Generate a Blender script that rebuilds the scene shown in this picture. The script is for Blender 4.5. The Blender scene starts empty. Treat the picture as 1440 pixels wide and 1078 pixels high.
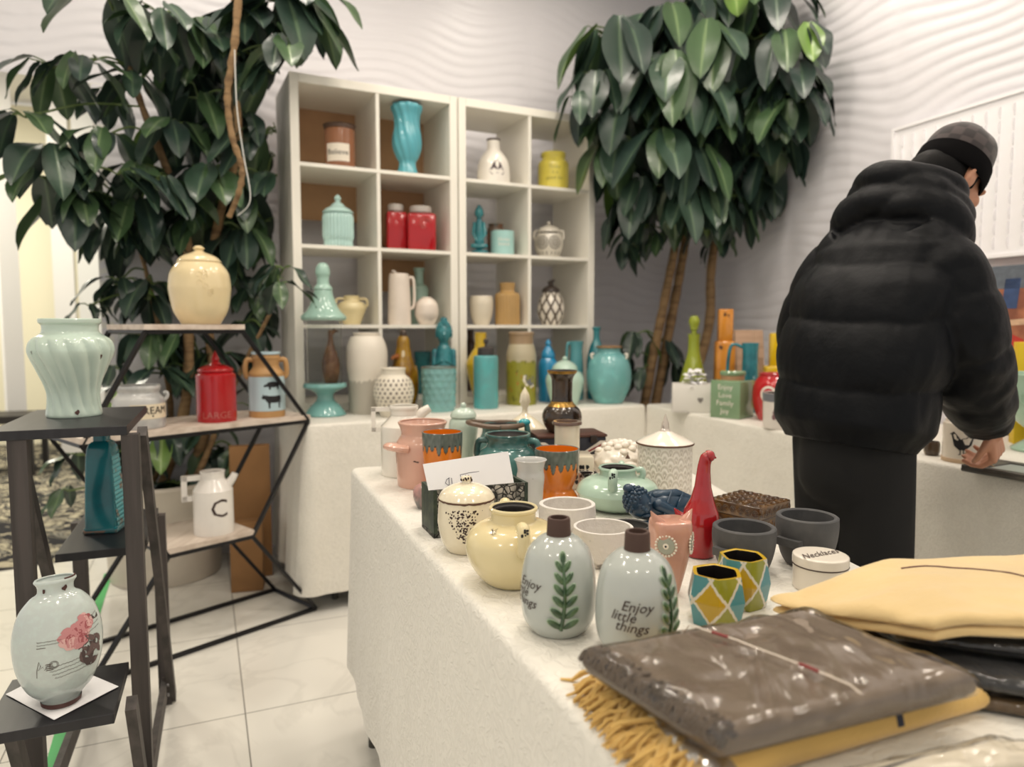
import bpy, bmesh, math, random
from math import sin, cos, pi, sqrt, atan2, radians, exp, floor as fl
from mathutils import Vector, Matrix, noise

SC = bpy.context.scene
COL = SC.collection
random.seed(7)

# ---------------------------------------------------------------- camera
F = 1000.0                       # focal length in pixels of the 1440 px frame
H = 1.13                         # camera height
PITCH = math.atan(79.0 / F)      # slightly downwards
cd = bpy.data.cameras.new('camera'); cam = bpy.data.objects.new('camera', cd); COL.objects.link(cam)
cam.location = (0, 0, H); cam.rotation_euler = (pi/2 - PITCH, 0, 0)
cd.sensor_width = 36.0; cd.lens = 36.0 * F / 1440.0
cd.clip_start = 0.02; cd.clip_end = 60
cd.dof.use_dof = True; cd.dof.focus_distance = 1.2; cd.dof.aperture_fstop = 3.3
SC.camera = cam
CP, SP = cos(PITCH), sin(PITCH)

def ray(px, py):
    u = (px - 720.0) / F; v = (539.0 - py) / F
    return Vector((u, CP + v*SP, -SP + v*CP))
def onz(px, py, z):              # where the sight line meets height z
    d = ray(px, py); s = (z - H) / d.z
    return Vector((d.x*s, d.y*s, z))
def atY(px, py, Y):              # where it meets the plane at depth Y
    d = ray(px, py); s = Y / d.y
    return Vector((d.x*s, Y, H + d.z*s))
def ppm(X, Y, z):                # pixels per metre at a point
    return F / (Y*CP + (H - z)*SP)

# ---------------------------------------------------------------- materials
def lin(c):
    return tuple(((x/12.92) if x <= .04045 else ((x+.055)/1.055)**2.4) for x in c)
def hx(s):
    s = s.lstrip('#'); return lin(tuple(int(s[i:i+2], 16)/255 for i in (0, 2, 4)))
def c3(c): return hx(c) if isinstance(c, str) else tuple(c)
MATS = {}
def mat(name, col='#ffffff', rough=.4, metal=0., bump=None, speck=None, vary=0., vscale=8., coat=0., trans=0., attr=False,
        ior=1.5, sheen=0., streak=None, second=None, spec=.5):
    if name in MATS: return MATS[name]
    m = bpy.data.materials.new(name); m.use_nodes = True
    nt = m.node_tree; N = nt.nodes; L = nt.links
    b = N['Principled BSDF']
    b.inputs['Roughness'].default_value = rough; b.inputs['Metallic'].default_value = metal
    b.inputs['Coat Weight'].default_value = coat; b.inputs['Coat Roughness'].default_value = .06
    b.inputs['Transmission Weight'].default_value = trans; b.inputs['IOR'].default_value = ior
    b.inputs['Specular IOR Level'].default_value = spec
    if sheen: b.inputs['Sheen Weight'].default_value = sheen
    col = c3(col)
    b.inputs['Base Color'].default_value = (*col, 1)
    tc = N.new('ShaderNodeTexCoord'); out = None
    if attr:
        a = N.new('ShaderNodeAttribute'); a.attribute_name = 'Col'; out = a.outputs['Color']
    def mix(f, A, B, bt='MIX'):
        x = N.new('ShaderNodeMix'); x.data_type = 'RGBA'; x.blend_type = bt
        if hasattr(f, 'links'): L.new(f, x.inputs[0])
        else: x.inputs[0].default_value = f
        for i, s in ((6, A), (7, B)):
            if hasattr(s, 'links'): L.new(s, x.inputs[i])
            else: x.inputs[i].default_value = (*s, 1)
        return x.outputs[2]
    def nz(scale, detail=3., sx=None, dist=0.):
        t = N.new('ShaderNodeTexNoise'); t.inputs['Scale'].default_value = scale; t.inputs['Detail'].default_value = detail
        t.inputs['Distortion'].default_value = dist
        if sx:
            mp = N.new('ShaderNodeMapping'); mp.inputs['Scale'].default_value = sx
            L.new(tc.outputs['Object'], mp.inputs[0]); L.new(mp.outputs[0], t.inputs['Vector'])
        else: L.new(tc.outputs['Object'], t.inputs['Vector'])
        return t.outputs[0]
    def ramp(s, a, c):
        r = N.new('ShaderNodeMapRange'); L.new(s, r.inputs[0]); r.inputs[1].default_value = a; r.inputs[2].default_value = c
        return r.outputs[0]
    if second:                     # (colour, scale, lo, hi): large patches of a second glaze colour
        out = mix(ramp(nz(second[1], 4.), second[2], second[3]), out or col, c3(second[0]))
    if streak:                     # (colour, scale xyz, lo, hi): drawn-out streaks (wood grain, runs)
        out = mix(ramp(nz(1., 4., streak[1]), streak[2], streak[3]), out or col, c3(streak[0]))
    if vary:
        dk = mix(ramp(nz(vscale), .3, .75), (1-vary,)*3, (1+vary,)*3)
        out = mix(1., out or col, dk, 'MULTIPLY')
    if speck:                      # (colour, scale, lo, hi)
        out = mix(ramp(nz(speck[1], 2.), speck[2], speck[3]), out or col, c3(speck[0]))
    if out: L.new(out, b.inputs['Base Color'])
    if bump:                       # (scale, strength, distance)
        bn = N.new('ShaderNodeBump'); bn.inputs['Strength'].default_value = bump[1]; bn.inputs['Distance'].default_value = bump[2]
        L.new(nz(bump[0], 4.), bn.inputs['Height']); L.new(bn.outputs[0], b.inputs['Normal'])
    MATS[name] = m
    return m
def glaze(name, col, **k):
    k.setdefault('rough', .16); k.setdefault('vary', .07); k.setdefault('coat', .3)
    return mat(name, col, **k)
def film(name, tint='#ffffff', amount=.12, scale=22., strength=.6):
    """thin clear crinkled plastic: see-through with sharp reflections"""
    if name in MATS: return MATS[name]
    m = bpy.data.materials.new(name); m.use_nodes = True; nt = m.node_tree; N = nt.nodes; L = nt.links
    N.remove(N['Principled BSDF']); o = N['Material Output']
    t = N.new('ShaderNodeBsdfTransparent'); t.inputs[0].default_value = (*c3(tint), 1)
    g = N.new('ShaderNodeBsdfGlossy'); g.inputs['Roughness'].default_value = .15
    fr = N.new('ShaderNodeFresnel'); fr.inputs[0].default_value = 1.45
    ad = N.new('ShaderNodeMath'); ad.operation = 'MULTIPLY_ADD'; ad.inputs[1].default_value = .8; ad.inputs[2].default_value = amount
    mx = N.new('ShaderNodeMixShader'); tc = N.new('ShaderNodeTexCoord')
    n = N.new('ShaderNodeTexNoise'); n.inputs['Scale'].default_value = scale; n.inputs['Detail'].default_value = 1.5; n.inputs['Distortion'].default_value = 1.6
    b = N.new('ShaderNodeBump'); b.inputs['Strength'].default_value = strength; b.inputs['Distance'].default_value = .01
    mp = N.new('ShaderNodeMapping'); mp.inputs['Scale'].default_value = (1.5, .55, 1.); mp.inputs['Rotation'].default_value = (0, 0, .6)
    L.new(tc.outputs['Object'], mp.inputs[0]); L.new(mp.outputs[0], n.inputs['Vector']); L.new(n.outputs[0], b.inputs['Height'])
    L.new(b.outputs[0], g.inputs['Normal']); L.new(b.outputs[0], fr.inputs['Normal'])
    L.new(fr.outputs[0], ad.inputs[0]); L.new(ad.outputs[0], mx.inputs[0]); L.new(t.outputs[0], mx.inputs[1]); L.new(g.outputs[0], mx.inputs[2])
    L.new(mx.outputs[0], o.inputs[0]); MATS[name] = m
    return m

# ---------------------------------------------------------------- mesh collecting
class MB:
    def __init__(s): s.v = []; s.f = []; s.m = []; s.c = []
    def add(s, vs, fs, mi=0, cols=None):
        o = len(s.v); s.v += [tuple(p) for p in vs]
        s.c += list(cols) if cols else [(1, 1, 1)]*len(vs)
        for k, q in enumerate(fs):
            s.f.append(tuple(i+o for i in q)); s.m.append(mi[k] if isinstance(mi, list) else mi)
        return s
    def merge(s, o, M=None, mi=0):
        return s.add([M @ Vector(p) for p in o.v] if M else o.v, o.f, [mi+k for k in o.m], o.c)
    def build(s, name, mats, parent=None, loc=None, rotz=None, smooth=True, sharp=38, M=None):
        me = bpy.data.meshes.new(name); me.from_pydata(s.v, [], s.f)
        for x in (mats if isinstance(mats, (list, tuple)) else [mats]): me.materials.append(x)
        me.polygons.foreach_set('material_index', s.m)
        me.polygons.foreach_set('use_smooth', [smooth]*len(s.f))
        ca = me.color_attributes.new('Col', 'FLOAT_COLOR', 'POINT')
        ca.data.foreach_set('color', [x for c in s.c for x in (c[0], c[1], c[2], 1.)])
        me.update()
        if smooth and sharp: me.set_sharp_from_angle(angle=radians(sharp))
        o = bpy.data.objects.new(name, me); COL.objects.link(o)
        if parent: o.parent = parent
        if loc is not None: o.location = loc
        if rotz is not None: o.rotation_euler = (0, 0, rotz)
        if M is not None: o.matrix_local = M
        return o
def empty(name, loc=(0, 0, 0), rotz=0.):
    o = bpy.data.objects.new(name, None); o.empty_display_size = .05; COL.objects.link(o)
    o.location = loc; o.rotation_euler = (0, 0, rotz); return o
def tag(o, label, cat, group=None, kind=None):
    o['label'] = label; o['category'] = cat
    if group: o['group'] = group
    if kind: o['kind'] = kind
    return o
def struct(o): o['kind'] = 'structure'; return o

def cr(pts, n=5):
    """Catmull-Rom through points; a third entry 1 marks a sharp corner"""
    out = []; seg = []; runs = []
    for p in pts:
        seg.append((p[0], p[1]))
        if len(p) > 2 and p[2] and len(seg) > 1: runs.append(seg); seg = [seg[-1]]
    if len(seg) > 1: runs.append(seg)
    for r in runs:
        for i in range(len(r)-1):
            p0 = r[i-1] if i else r[i]; p1, p2 = r[i], r[i+1]; p3 = r[i+2] if i+2 < len(r) else p2
            for k in range(n):
                t = k/n
                q = []
                for a in (0, 1):
                    q.append(.5*((2*p1[a]) + (-p0[a]+p2[a])*t + (2*p0[a]-5*p1[a]+4*p2[a]-p3[a])*t*t + (-p0[a]+3*p1[a]-3*p2[a]+p3[a])*t**3))
                out.append((max(q[0], 0.), min(max(q[1], min(p1[1], p2[1])), max(p1[1], p2[1]))))
    out.append(runs[-1][-1])
    return out
def lathe(mb, prof, seg=40, disp=None, paint=None, mi=0, mis=None, ex=1., ey=1.):
    vs = []; cs = []; fs = []; ms = []; rings = []
    for k, (r, z) in enumerate(prof):
        if r < 1e-5:
            rings.append((len(vs), 1)); vs.append((0, 0, z)); cs.append(paint(0, z, k) if paint else (1, 1, 1))
        else:
            rings.append((len(vs), seg))
            for i in range(seg):
                t = 2*pi*i/seg; rr = disp(t, z, r, k) if disp else r
                vs.append((rr*cos(t)*ex, rr*sin(t)*ey, z)); cs.append(paint(t, z, k) if paint else (1, 1, 1))
    for k in range(len(prof)-1):
        (a, na), (b, nb) = rings[k], rings[k+1]; q = mis[k] if mis else mi
        for i in range(seg):
            j = (i+1) % seg
            if na > 1 and nb > 1: fs.append((a+i, a+j, b+j, b+i))
            elif na > 1: fs.append((a+i, a+j, b))
            elif nb > 1: fs.append((a, b+j, b+i))
            else: continue
            ms.append(q)
    return mb.add(vs, fs, ms, cs)
def frames(pts):
    T = []
    for i in range(len(pts)):
        a = pts[max(i-1, 0)]; b = pts[min(i+1, len(pts)-1)]; T.append((b-a).normalized())
    n = T[0].orthogonal().normalized(); out = []
    for t in T:
        n = (n - t*n.dot(t)); n = n.normalized() if n.length > 1e-6 else t.orthogonal().normalized()
        out.append((t, n, t.cross(n)))
    return out
def spl(pts, n=6):
    pts = [Vector(p) for p in pts]; out = []
    for i in range(len(pts)-1):
        p0 = pts[i-1] if i else pts[i]; p1, p2 = pts[i], pts[i+1]; p3 = pts[i+2] if i+2 < len(pts) else p2
        for k in range(n):
            t = k/n
            out.append(.5*((2*p1) + (-p0+p2)*t + (2*p0-5*p1+4*p2-p3)*t*t + (-p0+3*p1-3*p2+p3)*t**3))
    out.append(pts[-1]); return out
def tube(mb, pts, r, seg=10, mi=0, flat=1., up=None, cap=True, cols=None, rot=0.):
    pts = [Vector(p) for p in pts]; fr = frames(pts); vs = []; fs = []; n = len(pts)
    for i, p in enumerate(pts):
        t, a, b = fr[i]
        if up is not None:
            u = Vector(up); u = u - t*u.dot(t)
            if u.length > 1e-5: a = u.normalized(); b = t.cross(a)
        rr = r[i] if isinstance(r, (list, tuple)) else r
        for k in range(seg):
            g = 2*pi*k/seg + rot
            vs.append(p + a*(rr*cos(g)) + b*(rr*flat*sin(g)))
    for i in range(n-1):
        for k in range(seg):
            j = (k+1) % seg; fs.append((i*seg+k, i*seg+j, (i+1)*seg+j, (i+1)*seg+k))
    if cap: fs.append(tuple(range(seg-1, -1, -1))); fs.append(tuple((n-1)*seg+k for k in range(seg)))
    return mb.add(vs, fs, mi, [cols]*len(vs) if cols else None)
def capsule(mb, pts, radii, seg=14, mi=0, flat=1., up=None):
    """tapered limb with rounded ends"""
    P = [Vector(p) for p in pts]; R = list(radii)
    t0 = (P[1]-P[0]).normalized(); t1 = (P[-1]-P[-2]).normalized()
    pre = [(P[0]-t0*R[0]*cos(a), R[0]*sin(a)) for a in (.15, .5, .9, 1.25)]
    post = [(P[-1]+t1*R[-1]*cos(a), R[-1]*sin(a)) for a in (1.25, .9, .5, .15)]
    return tube(mb, [q[0] for q in pre]+P+[q[0] for q in post], [q[1] for q in pre]+R+[q[1] for q in post], seg, mi, flat, up)
def box(mb, x0, y0, z0, x1, y1, z1, mi=0, bev=0.):
    if bev <= 0:
        vs = [(x, y, z) for z in (z0, z1) for y in (y0, y1) for x in (x0, x1)]
        return mb.add(vs, [(0, 2, 3, 1), (4, 5, 7, 6), (0, 1, 5, 4), (1, 3, 7, 5), (3, 2, 6, 7), (2, 0, 4, 6)], mi)
    bm = bmesh.new(); bmesh.ops.create_cube(bm, size=1)
    for v in bm.verts: v.co = ((x0+x1)/2+v.co.x*(x1-x0), (y0+y1)/2+v.co.y*(y1-y0), (z0+z1)/2+v.co.z*(z1-z0))
    bmesh.ops.bevel(bm, geom=bm.edges[:], offset=bev, segments=2, affect='EDGES', profile=.5)
    bm.verts.index_update(); r = mb.add([v.co[:] for v in bm.verts], [tuple(v.index for v in f.verts) for f in bm.faces], mi); bm.free(); return r
def bar(mb, a, b, w, d, mi=0, up=(0, 0, 1)):
    """rectangular bar from a to b: w across, d along the 'up' side"""
    a = Vector(a); b = Vector(b); t = (b-a).normalized(); u = Vector(up); u = u-t*u.dot(t)
    if u.length < 1e-4: u = t.orthogonal()
    u.normalize(); s = t.cross(u)
    vs = [p + s*(i*w/2) + u*(j*d/2) for p in (a, b) for i, j in ((-1, -1), (1, -1), (1, 1), (-1, 1))]
    return mb.add(vs, [(3, 2, 1, 0), (4, 5, 6, 7), (0, 1, 5, 4), (1, 2, 6, 5), (2, 3, 7, 6), (3, 0, 4, 7)], mi)
def ellipsoid(mb, c, rx, ry, rz, M=None, seg=16, rings=10, mi=0, cols=None, disp=None):
    vs = []; fs = []
    M = M or Matrix.Identity(3); c = Vector(c)
    for i in range(rings+1):
        a = pi*i/rings
        for k in range(seg):
            t = 2*pi*k/seg; d = Vector((sin(a)*cos(t), sin(a)*sin(t), cos(a)))
            q = 1. if not disp else disp(d)
            vs.append(c + M @ Vector((d.x*rx*q, d.y*ry*q, d.z*rz*q)))
    for i in range(rings):
        for k in range(seg):
            j = (k+1) % seg; fs.append((i*seg+k, (i+1)*seg+k, (i+1)*seg+j, i*seg+j))
    return mb.add(vs, fs, mi, [cols]*len(vs) if cols else None)
TXT = {}
def text_tris(s, res=2):
    """outline letters as flat faces, height about 1, centred on the origin"""
    if s in TXT: return TXT[s]
    cu = bpy.data.curves.new('lettering', 'FONT'); cu.body = s; cu.align_x = 'CENTER'; cu.align_y = 'CENTER'; cu.resolution_u = res
    o = bpy.data.objects.new('lettering', cu); COL.objects.link(o)
    bpy.context.view_layer.update(); dg = bpy.context.evaluated_depsgraph_get()
    me = bpy.data.meshes.new_from_object(o.evaluated_get(dg))
    bm = bmesh.new(); bm.from_mesh(me); bmesh.ops.triangulate(bm, faces=bm.faces[:]); bmesh.ops.subdivide_edges(bm, edges=[e for e in bm.edges if e.calc_length() > .12], cuts=2); bmesh.ops.triangulate(bm, faces=bm.faces[:]); bm.verts.index_update()
    r = ([v.co.copy() for v in bm.verts], [tuple(v.index for v in f.verts) for f in bm.faces]); bm.free()
    bpy.data.objects.remove(o); bpy.data.curves.remove(cu); bpy.data.meshes.remove(me)
    TXT[s] = r; return r
def nse(x, y=0., z=0.): return noise.noise(Vector((x, y, z)))
# ---------------------------------------------------------------- turned vessels
class Ctx: pass
def fit(px, pt, pb, w, z, rb, rt, Y=None):
    """centre, radius and height of a round vessel standing at height z that shows w wide between pt and pb"""
    w = w*cos(math.atan((px-720)/F))     # things off the axis look wider
    if Y is None:
        f = onz(px, pb, z); Yf = f.y; R = w/2/ppm(f.x, f.y, z)
        for _ in range(3):
            Yc = Yf + R*rb; X = (px-720)/F*(Yc*CP+(H-z)*SP); R = w/2/ppm(X, Yc, z)
    else:
        Yc = Y; X = (px-720)/F*(Yc*CP+(H-z)*SP); R = w/2/ppm(X, Yc, z)
    h = atY(px, pt, Yc + R*rt).z - z
    return Vector((X, Yc, z)), R, h
PLACED = []
def vessel(name, label, cat, px, pt, pb, w, z, outer, m, Y=None, lid=None, lidmat=None, open_=True, t=.08, floor=.08, inner=None, seg=40,
           disp=None, paint=None, lidpaint=None, liddisp=None, group=None, extra=None, n=5, rb=None, rt=None, yaw=0., ex=1., ey=1., rimr=.5, h=None):
    rb = outer[0][0] if rb is None else rb
    rt = (0. if lid else outer[-1][0]) if rt is None else rt
    loc, R, hh = fit(px, pt, pb, w, z, rb, rt, Y); h = h or hh
    th = atan2(-loc.y, -loc.x) + yaw
    S = cr(outer, n)
    pr = [(0., 0.)] + [(r*R, q*h) for r, q in S]; mis = [0]*(len(pr)-1)
    if open_:
        tt = t*R; r1, z1 = pr[-1]
        ins = [(max(r-tt, .0005), q) for r, q in pr[1:] if q > floor*h and q < z1-tt*.5][::-1]
        add = [(r1-tt*.25, z1+tt*rimr*.6), (r1-tt*.75, z1+tt*rimr*.6), (r1-tt, z1)] + ins
        add.append((0., floor*h)); pr += add; mis += [0, 0, 0]+[1 if inner else 0]*(len(add)-3)
    else:
        pr.append((0., pr[-1][1])); mis.append(0)
    mb = MB(); lathe(mb, pr, seg, disp, paint, 0, mis, ex, ey)
    mats = [m] + ([inner] if inner else [])
    c = Ctx(); c.R, c.h, c.loc, c.S, c.ex, c.ey, c.disp = R, h, loc, [(r*R, q*h) for r, q in S], ex, ey, disp
    if lid or extra:
        root = empty(name, loc, th); c.root = root; c.body = mb.build('body', mats, root)
        if lid:
            lm = MB(); L = [(r*R, q*h) for r, q in cr(lid, n)]
            lathe(lm, [(0., L[0][1])]+L+([(0., L[-1][1])] if L[-1][0] > 1e-5 else []), seg, liddisp, lidpaint, 0, None, ex, ey)
            c.lid = lm.build('lid', lidmat or m, root)
        if extra: extra(c)
    else: root = mb.build(name, mats, None, loc, th)
    c.root = root; tag(root, label, cat, group); PLACED.append((name, loc, R))
    return c
def rad(c, z):
    S = c.S
    for (r0, z0), (r1, z1) in zip(S, S[1:]):
        if z0 <= z <= z1 and z1 > z0: return r0 + (r1-r0)*(z-z0)/(z1-z0)
    return S[-1][0] if z > S[-1][1] else S[0][0]
def surf(c, a, z, off=0.):
    """point and outward normal on the body: angle a (0 faces the camera, + goes right), height z"""
    e = .004; r = rad(c, z); dr = (rad(c, z+e)-rad(c, z-e))/(2*e)
    n = Vector((cos(a)*c.ey, sin(a)*c.ex, -dr)).normalized()
    return Vector((r*cos(a)*c.ex, r*sin(a)*c.ey, z)) + n*off, n
def handle(c, a, z0, z1, out, r, m, name='handle', square=False, flat=1., inset=.02, seg=10, sway=0.):
    """loop from height z0 up to z1 (fractions of h), reaching out*R beyond the body"""
    R, h = c.R, c.h; zz0, zz1 = z0*h, z1*h; r0 = rad(c, zz0)-inset*R; r1 = rad(c, zz1)-inset*R; o = max(r0, r1)+out*R
    if square: pr = [(r0, zz0), (o, zz0), (o, zz1), (r1, zz1)]
    else: pr = [(r0, zz0), (r0+(o-r0)*.75, zz0+(zz1-zz0)*.08), (o, zz0+(zz1-zz0)*.45), (o-(o-r1)*.2, zz1+(zz1-zz0)*.02), (r1, zz1)]
    pts = [Vector((q*cos(a), q*sin(a), z)) for q, z in pr]
    mb = MB()
    if square:
        for p, q in zip(pts, pts[1:]):
            t = (q-p).normalized(); bar(mb, p-t*r*.9, q+t*r*.9, r*2, r*2*flat, 0, (-sin(a), cos(a), 0))
    else: tube(mb, spl(pts, 6), r*1., seg, 0, flat, (-sin(a), cos(a), 0))
    return mb.build(name, m, c.root)
def letters(c, s, a, z, size, m, name='lettering', off=.0006, shear=0., depth=0., rot=0., parent=None, squash=1.):
    """writing laid on the body's surface; a is the angle of its middle, z its height in metres"""
    V, Fs = text_tris(s); mb = MB(); vs = []
    for p in V:
        x, y = (p.x+shear*p.y)*size*squash, p.y*size
        x, y = x*cos(rot)-y*sin(rot), x*sin(rot)+y*cos(rot)
        q, n = surf(c, a + x/max(rad(c, z+y), .004), z+y, off); vs.append(q)
    mb.add(vs, Fs); return mb.build(name, m, parent or c.root, smooth=False)
def mark(c, a, z, pts2, m=None, mb=None, mi=0, off=.0005, build=None):
    """flat patch of an outline (x right, y up, metres) laid on the body"""
    own = mb is None; mb = mb or MB()
    cx = sum(p[0] for p in pts2)/len(pts2); cy = sum(p[1] for p in pts2)/len(pts2)
    P = [(cx, cy)] + list(pts2); vs = [surf(c, a + x/max(rad(c, z+y), .004), z+y, off)[0] for x, y in P]; n = len(pts2)
    mb.add(vs, [(0, 1+i, 1+(i+1) % n) for i in range(n)], mi)
    if own: return mb.build(build or 'print', m, c.root, smooth=False)
def strip(c, a, z, pts2, w, mb, mi=0, off=.0006):
    """a pen line on the body"""
    P = [surf(c, a + x/max(rad(c, z+y), .004), z+y, off) for x, y in pts2]; vs = []; fs = []
    for i, (p, n) in enumerate(P):
        t = (P[min(i+1, len(P)-1)][0]-P[max(i-1, 0)][0]).normalized(); s = n.cross(t)*w/2; vs += [p-s, p+s]
    for i in range(len(P)-1): fs.append((2*i, 2*i+1, 2*i+3, 2*i+2))
    mb.add(vs, fs, mi)
def mixc(a, b, t):
    t = 0. if t < 0 else 1. if t > 1 else t
    return tuple(x+(y-x)*t for x, y in zip(a, b))
# ---------------------------------------------------------------- the room
A_R = Vector((.897, .442, 0)).normalized()       # along the back wall, to the right
N_R = Vector((-.442, .897, 0)).normalized()      # away from the camera
V_R = Vector((-.335, .942, 0)).normalized()      # along the right wall, away from the camera
W_R = Vector((.942, .335, 0)).normalized()       # towards the right wall
CORNER = Vector((1.06, 4.72, 0))
def wall_waves(name, P0, U, N, length, z0, z1, holes, seed, m, panel=.62):
    """panelled wall whose surface rolls in flowing ridges; N points into the room"""
    dx, dz = .031, .0082
    nx = int(length/dx); nz_ = int((z1-z0)/dz); mb = MB(); vs = []; fs = []
    for j in range(nz_+1):
        z = z0+(z1-z0)*j/nz_
        for i in range(nx+1):
            x = length*i/nx; pi_ = fl(x/panel); u = x-pi_*panel
            warp = .035*sin(x*5.2+z*2.1+seed)+.022*sin(x*9.7-z*5.3+1.7*seed)+.03*nse(x*2.2, z*1.7, seed)
            ph = (z+warp)/.058*2*pi
            d = .0024*(sin(ph)+.35*sin(2*ph+.8))*(.65+.5*nse(x*1.3+9, z*2.5, seed))
            if u < .012 or u > panel-.012: d = -.003
            p = P0 + U*x + N*d; vs.append((p.x, p.y, z))
    for j in range(nz_):
        z = z0+(z1-z0)*(j+.5)/nz_
        for i in range(nx):
            x = length*(i+.5)/nx
            if any(a < x < b and z < t for a, b, t in holes): continue
            k = j*(nx+1)+i; fs.append((k, k+1, k+nx+2, k+nx+1))
    mb.add(vs, fs); return struct(mb.build(name, m, sharp=0))
m_wall = mat('white_wavy_panel', '#e0dee2', rough=.34)
BW0 = CORNER - A_R*4.15
wall_waves('wall_back', BW0, A_R, -N_R, 4.15, 0, 3.25, [(-1, .87, 2.22)], 1.3, m_wall)
wall_waves('wall_right', CORNER-V_R*4.2, V_R, -W_R, 4.2, 0, 3.25, [], 4.1, m_wall)
mb = MB(); L_ = BW0 + A_R*.87
for (o, w) in ((0., .12),):
    for k in range(1):
        q = [L_, L_+N_R*.14, L_+N_R*.14+A_R*.05, L_+A_R*.05]
        vs = [(p.x, p.y, z) for z in (0, 2.22) for p in q]
        mb.add(vs, [(0, 1, 2, 3), (7, 6, 5, 4), (0, 4, 5, 1), (1, 5, 6, 2), (2, 6, 7, 3), (3, 7, 4, 0)])
struct(mb.build('trim_1', mat('white_trim', '#e8e6e0', rough=.4), smooth=False))

# floor: large glossy white tiles
def tile_mat():
    m = bpy.data.materials.new('white_marble_tile'); m.use_nodes = True; nt = m.node_tree; N = nt.nodes; L = nt.links; b = N['Principled BSDF']
    tc = N.new('ShaderNodeTexCoord'); mp = N.new('ShaderNodeMapping')
    mp.inputs['Location'].default_value = (0, 0, 0); L.new(tc.outputs['Object'], mp.inputs[0])
    br = N.new('ShaderNodeTexBrick'); br.offset = 0.; br.inputs['Scale'].default_value = 1.; br.inputs['Mortar Size'].default_value = .0022; br.inputs['Mortar Smooth'].default_value = .3
    br.inputs['Brick Width'].default_value = .6; br.inputs['Row Height'].default_value = .6
    br.inputs['Color1'].default_value = (*hx('#e9e6dd'), 1); br.inputs['Color2'].default_value = (*hx('#e6e3da'), 1); br.inputs['Mortar'].default_value = (*hx('#8e8b84'), 1)
    L.new(mp.outputs[0], br.inputs['Vector'])
    n = N.new('ShaderNodeTexNoise'); n.inputs['Scale'].default_value = 1.6; n.inputs['Detail'].default_value = 6; n.inputs['Distortion'].default_value = 1.6
    L.new(mp.outputs[0], n.inputs['Vector'])
    w = N.new('ShaderNodeMath'); w.operation = 'SUBTRACT'; w.inputs[1].default_value = .5; L.new(n.outputs[0], w.inputs[0])
    a = N.new('ShaderNodeMath'); a.operation = 'ABSOLUTE'; L.new(w.outputs[0], a.inputs[0])
    r = N.new('ShaderNodeMapRange'); r.inputs[1].default_value = .0; r.inputs[2].default_value = .025; r.inputs[3].default_value = .16; r.inputs[4].default_value = 0.; L.new(a.outputs[0], r.inputs[0])
    x = N.new('ShaderNodeMix'); x.data_type = 'RGBA'; L.new(r.outputs[0], x.inputs[0]); L.new(br.outputs['Color'], x.inputs[6]); x.inputs[7].default_value = (*hx('#a9a59c'), 1)
    L.new(x.outputs[2], b.inputs['Base Color']); b.inputs['Roughness'].default_value = .12
    return m
FA = radians(23.5); FO = onz(345, 1003, 0)
mb = MB(); mb.add([(-6, -4, 0), (6, -4, 0), (6, 6, 0), (-6, 6, 0)], [(0, 1, 2, 3)])
fo = mb.build('floor', tile_mat(), loc=(FO.x, FO.y, 0), rotz=FA, smooth=False); struct(fo)
mb = MB(); mb.add([(-6, -5, 3.25), (5, -5, 3.25), (5, 9, 3.25), (-6, 9, 3.25)], [(3, 2, 1, 0)])
struct(mb.build('ceiling', mat('white_ceiling', '#efece6', rough=.8), smooth=False))

# the hall beyond the opening: patterned carpet, pale walls
def carpet_mat():
    m = bpy.data.materials.new('patterned_carpet'); m.use_nodes = True; nt = m.node_tree; N = nt.nodes; L = nt.links; b = N['Principled BSDF']
    tc = N.new('ShaderNodeTexCoord'); mp = N.new('ShaderNodeMapping'); mp.inputs['Scale'].default_value = (2.6, 4.2, 1); L.new(tc.outputs['Object'], mp.inputs[0])
    n = N.new('ShaderNodeTexNoise'); n.inputs['Scale'].default_value = 1.5; n.inputs['Detail'].default_value = 2; n.inputs['Distortion'].default_value = 2.2; L.new(mp.outputs[0], n.inputs['Vector'])
    r = N.new('ShaderNodeValToRGB'); e = r.color_ramp; e.interpolation = 'CONSTANT'
    e.elements[0].color = (*hx('#17161a'), 1); e.elements[1].position = .49; e.elements[1].color = (*hx('#b9b096'), 1)
    for p, c in ((.57, '#1c1b1f'), (.64, '#8e8a7c'), (.70, '#2b2a2c')):
        q = e.elements.new(p); q.color = (*hx(c), 1)
    L.new(n.outputs[0], r.inputs[0]); L.new(r.outputs[0], b.inputs['Base Color']); b.inputs['Roughness'].default_value = .95
    return m
G0 = onz(-80, 815, 0); G1 = onz(150, 780, 0); gd = (G1-G0).normalized(); gn = Vector((-gd.y, gd.x, 0))
q = [G0-gd*1.5, G1+gd*1.2, G1+gd*1.2+gn*4.5, G0-gd*1.5+gn*4.5]
mb = MB(); mb.add([(p.x, p.y, .004) for p in q], [(0, 1, 2, 3)])
struct(mb.build('floor_carpet', carpet_mat(), smooth=False))
def slab(name, A, B, z0, z1, th, m):
    """upright panel from A to B on the floor plan"""
    A = Vector((A[0], A[1], 0)); B = Vector((B[0], B[1], 0)); u = (B-A).normalized(); n = Vector((-u.y, u.x, 0))*th
    q = [A, B, B+n, A+n]; vs = [(p.x, p.y, z) for z in (z0, z1) for p in q]
    mb = MB(); mb.add(vs, [(3, 2, 1, 0), (4, 5, 6, 7), (0, 1, 5, 4), (1, 2, 6, 5), (2, 3, 7, 6), (3, 0, 4, 7)])
    return struct(mb.build(name, m, smooth=False))
hy = 6.2
slab('wall_hall', (-6.3, hy+.05), (-3.0, hy+1.2), 0, 3.2, .1, mat('cream_hall_wall', '#ece6cc', rough=.7))
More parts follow.
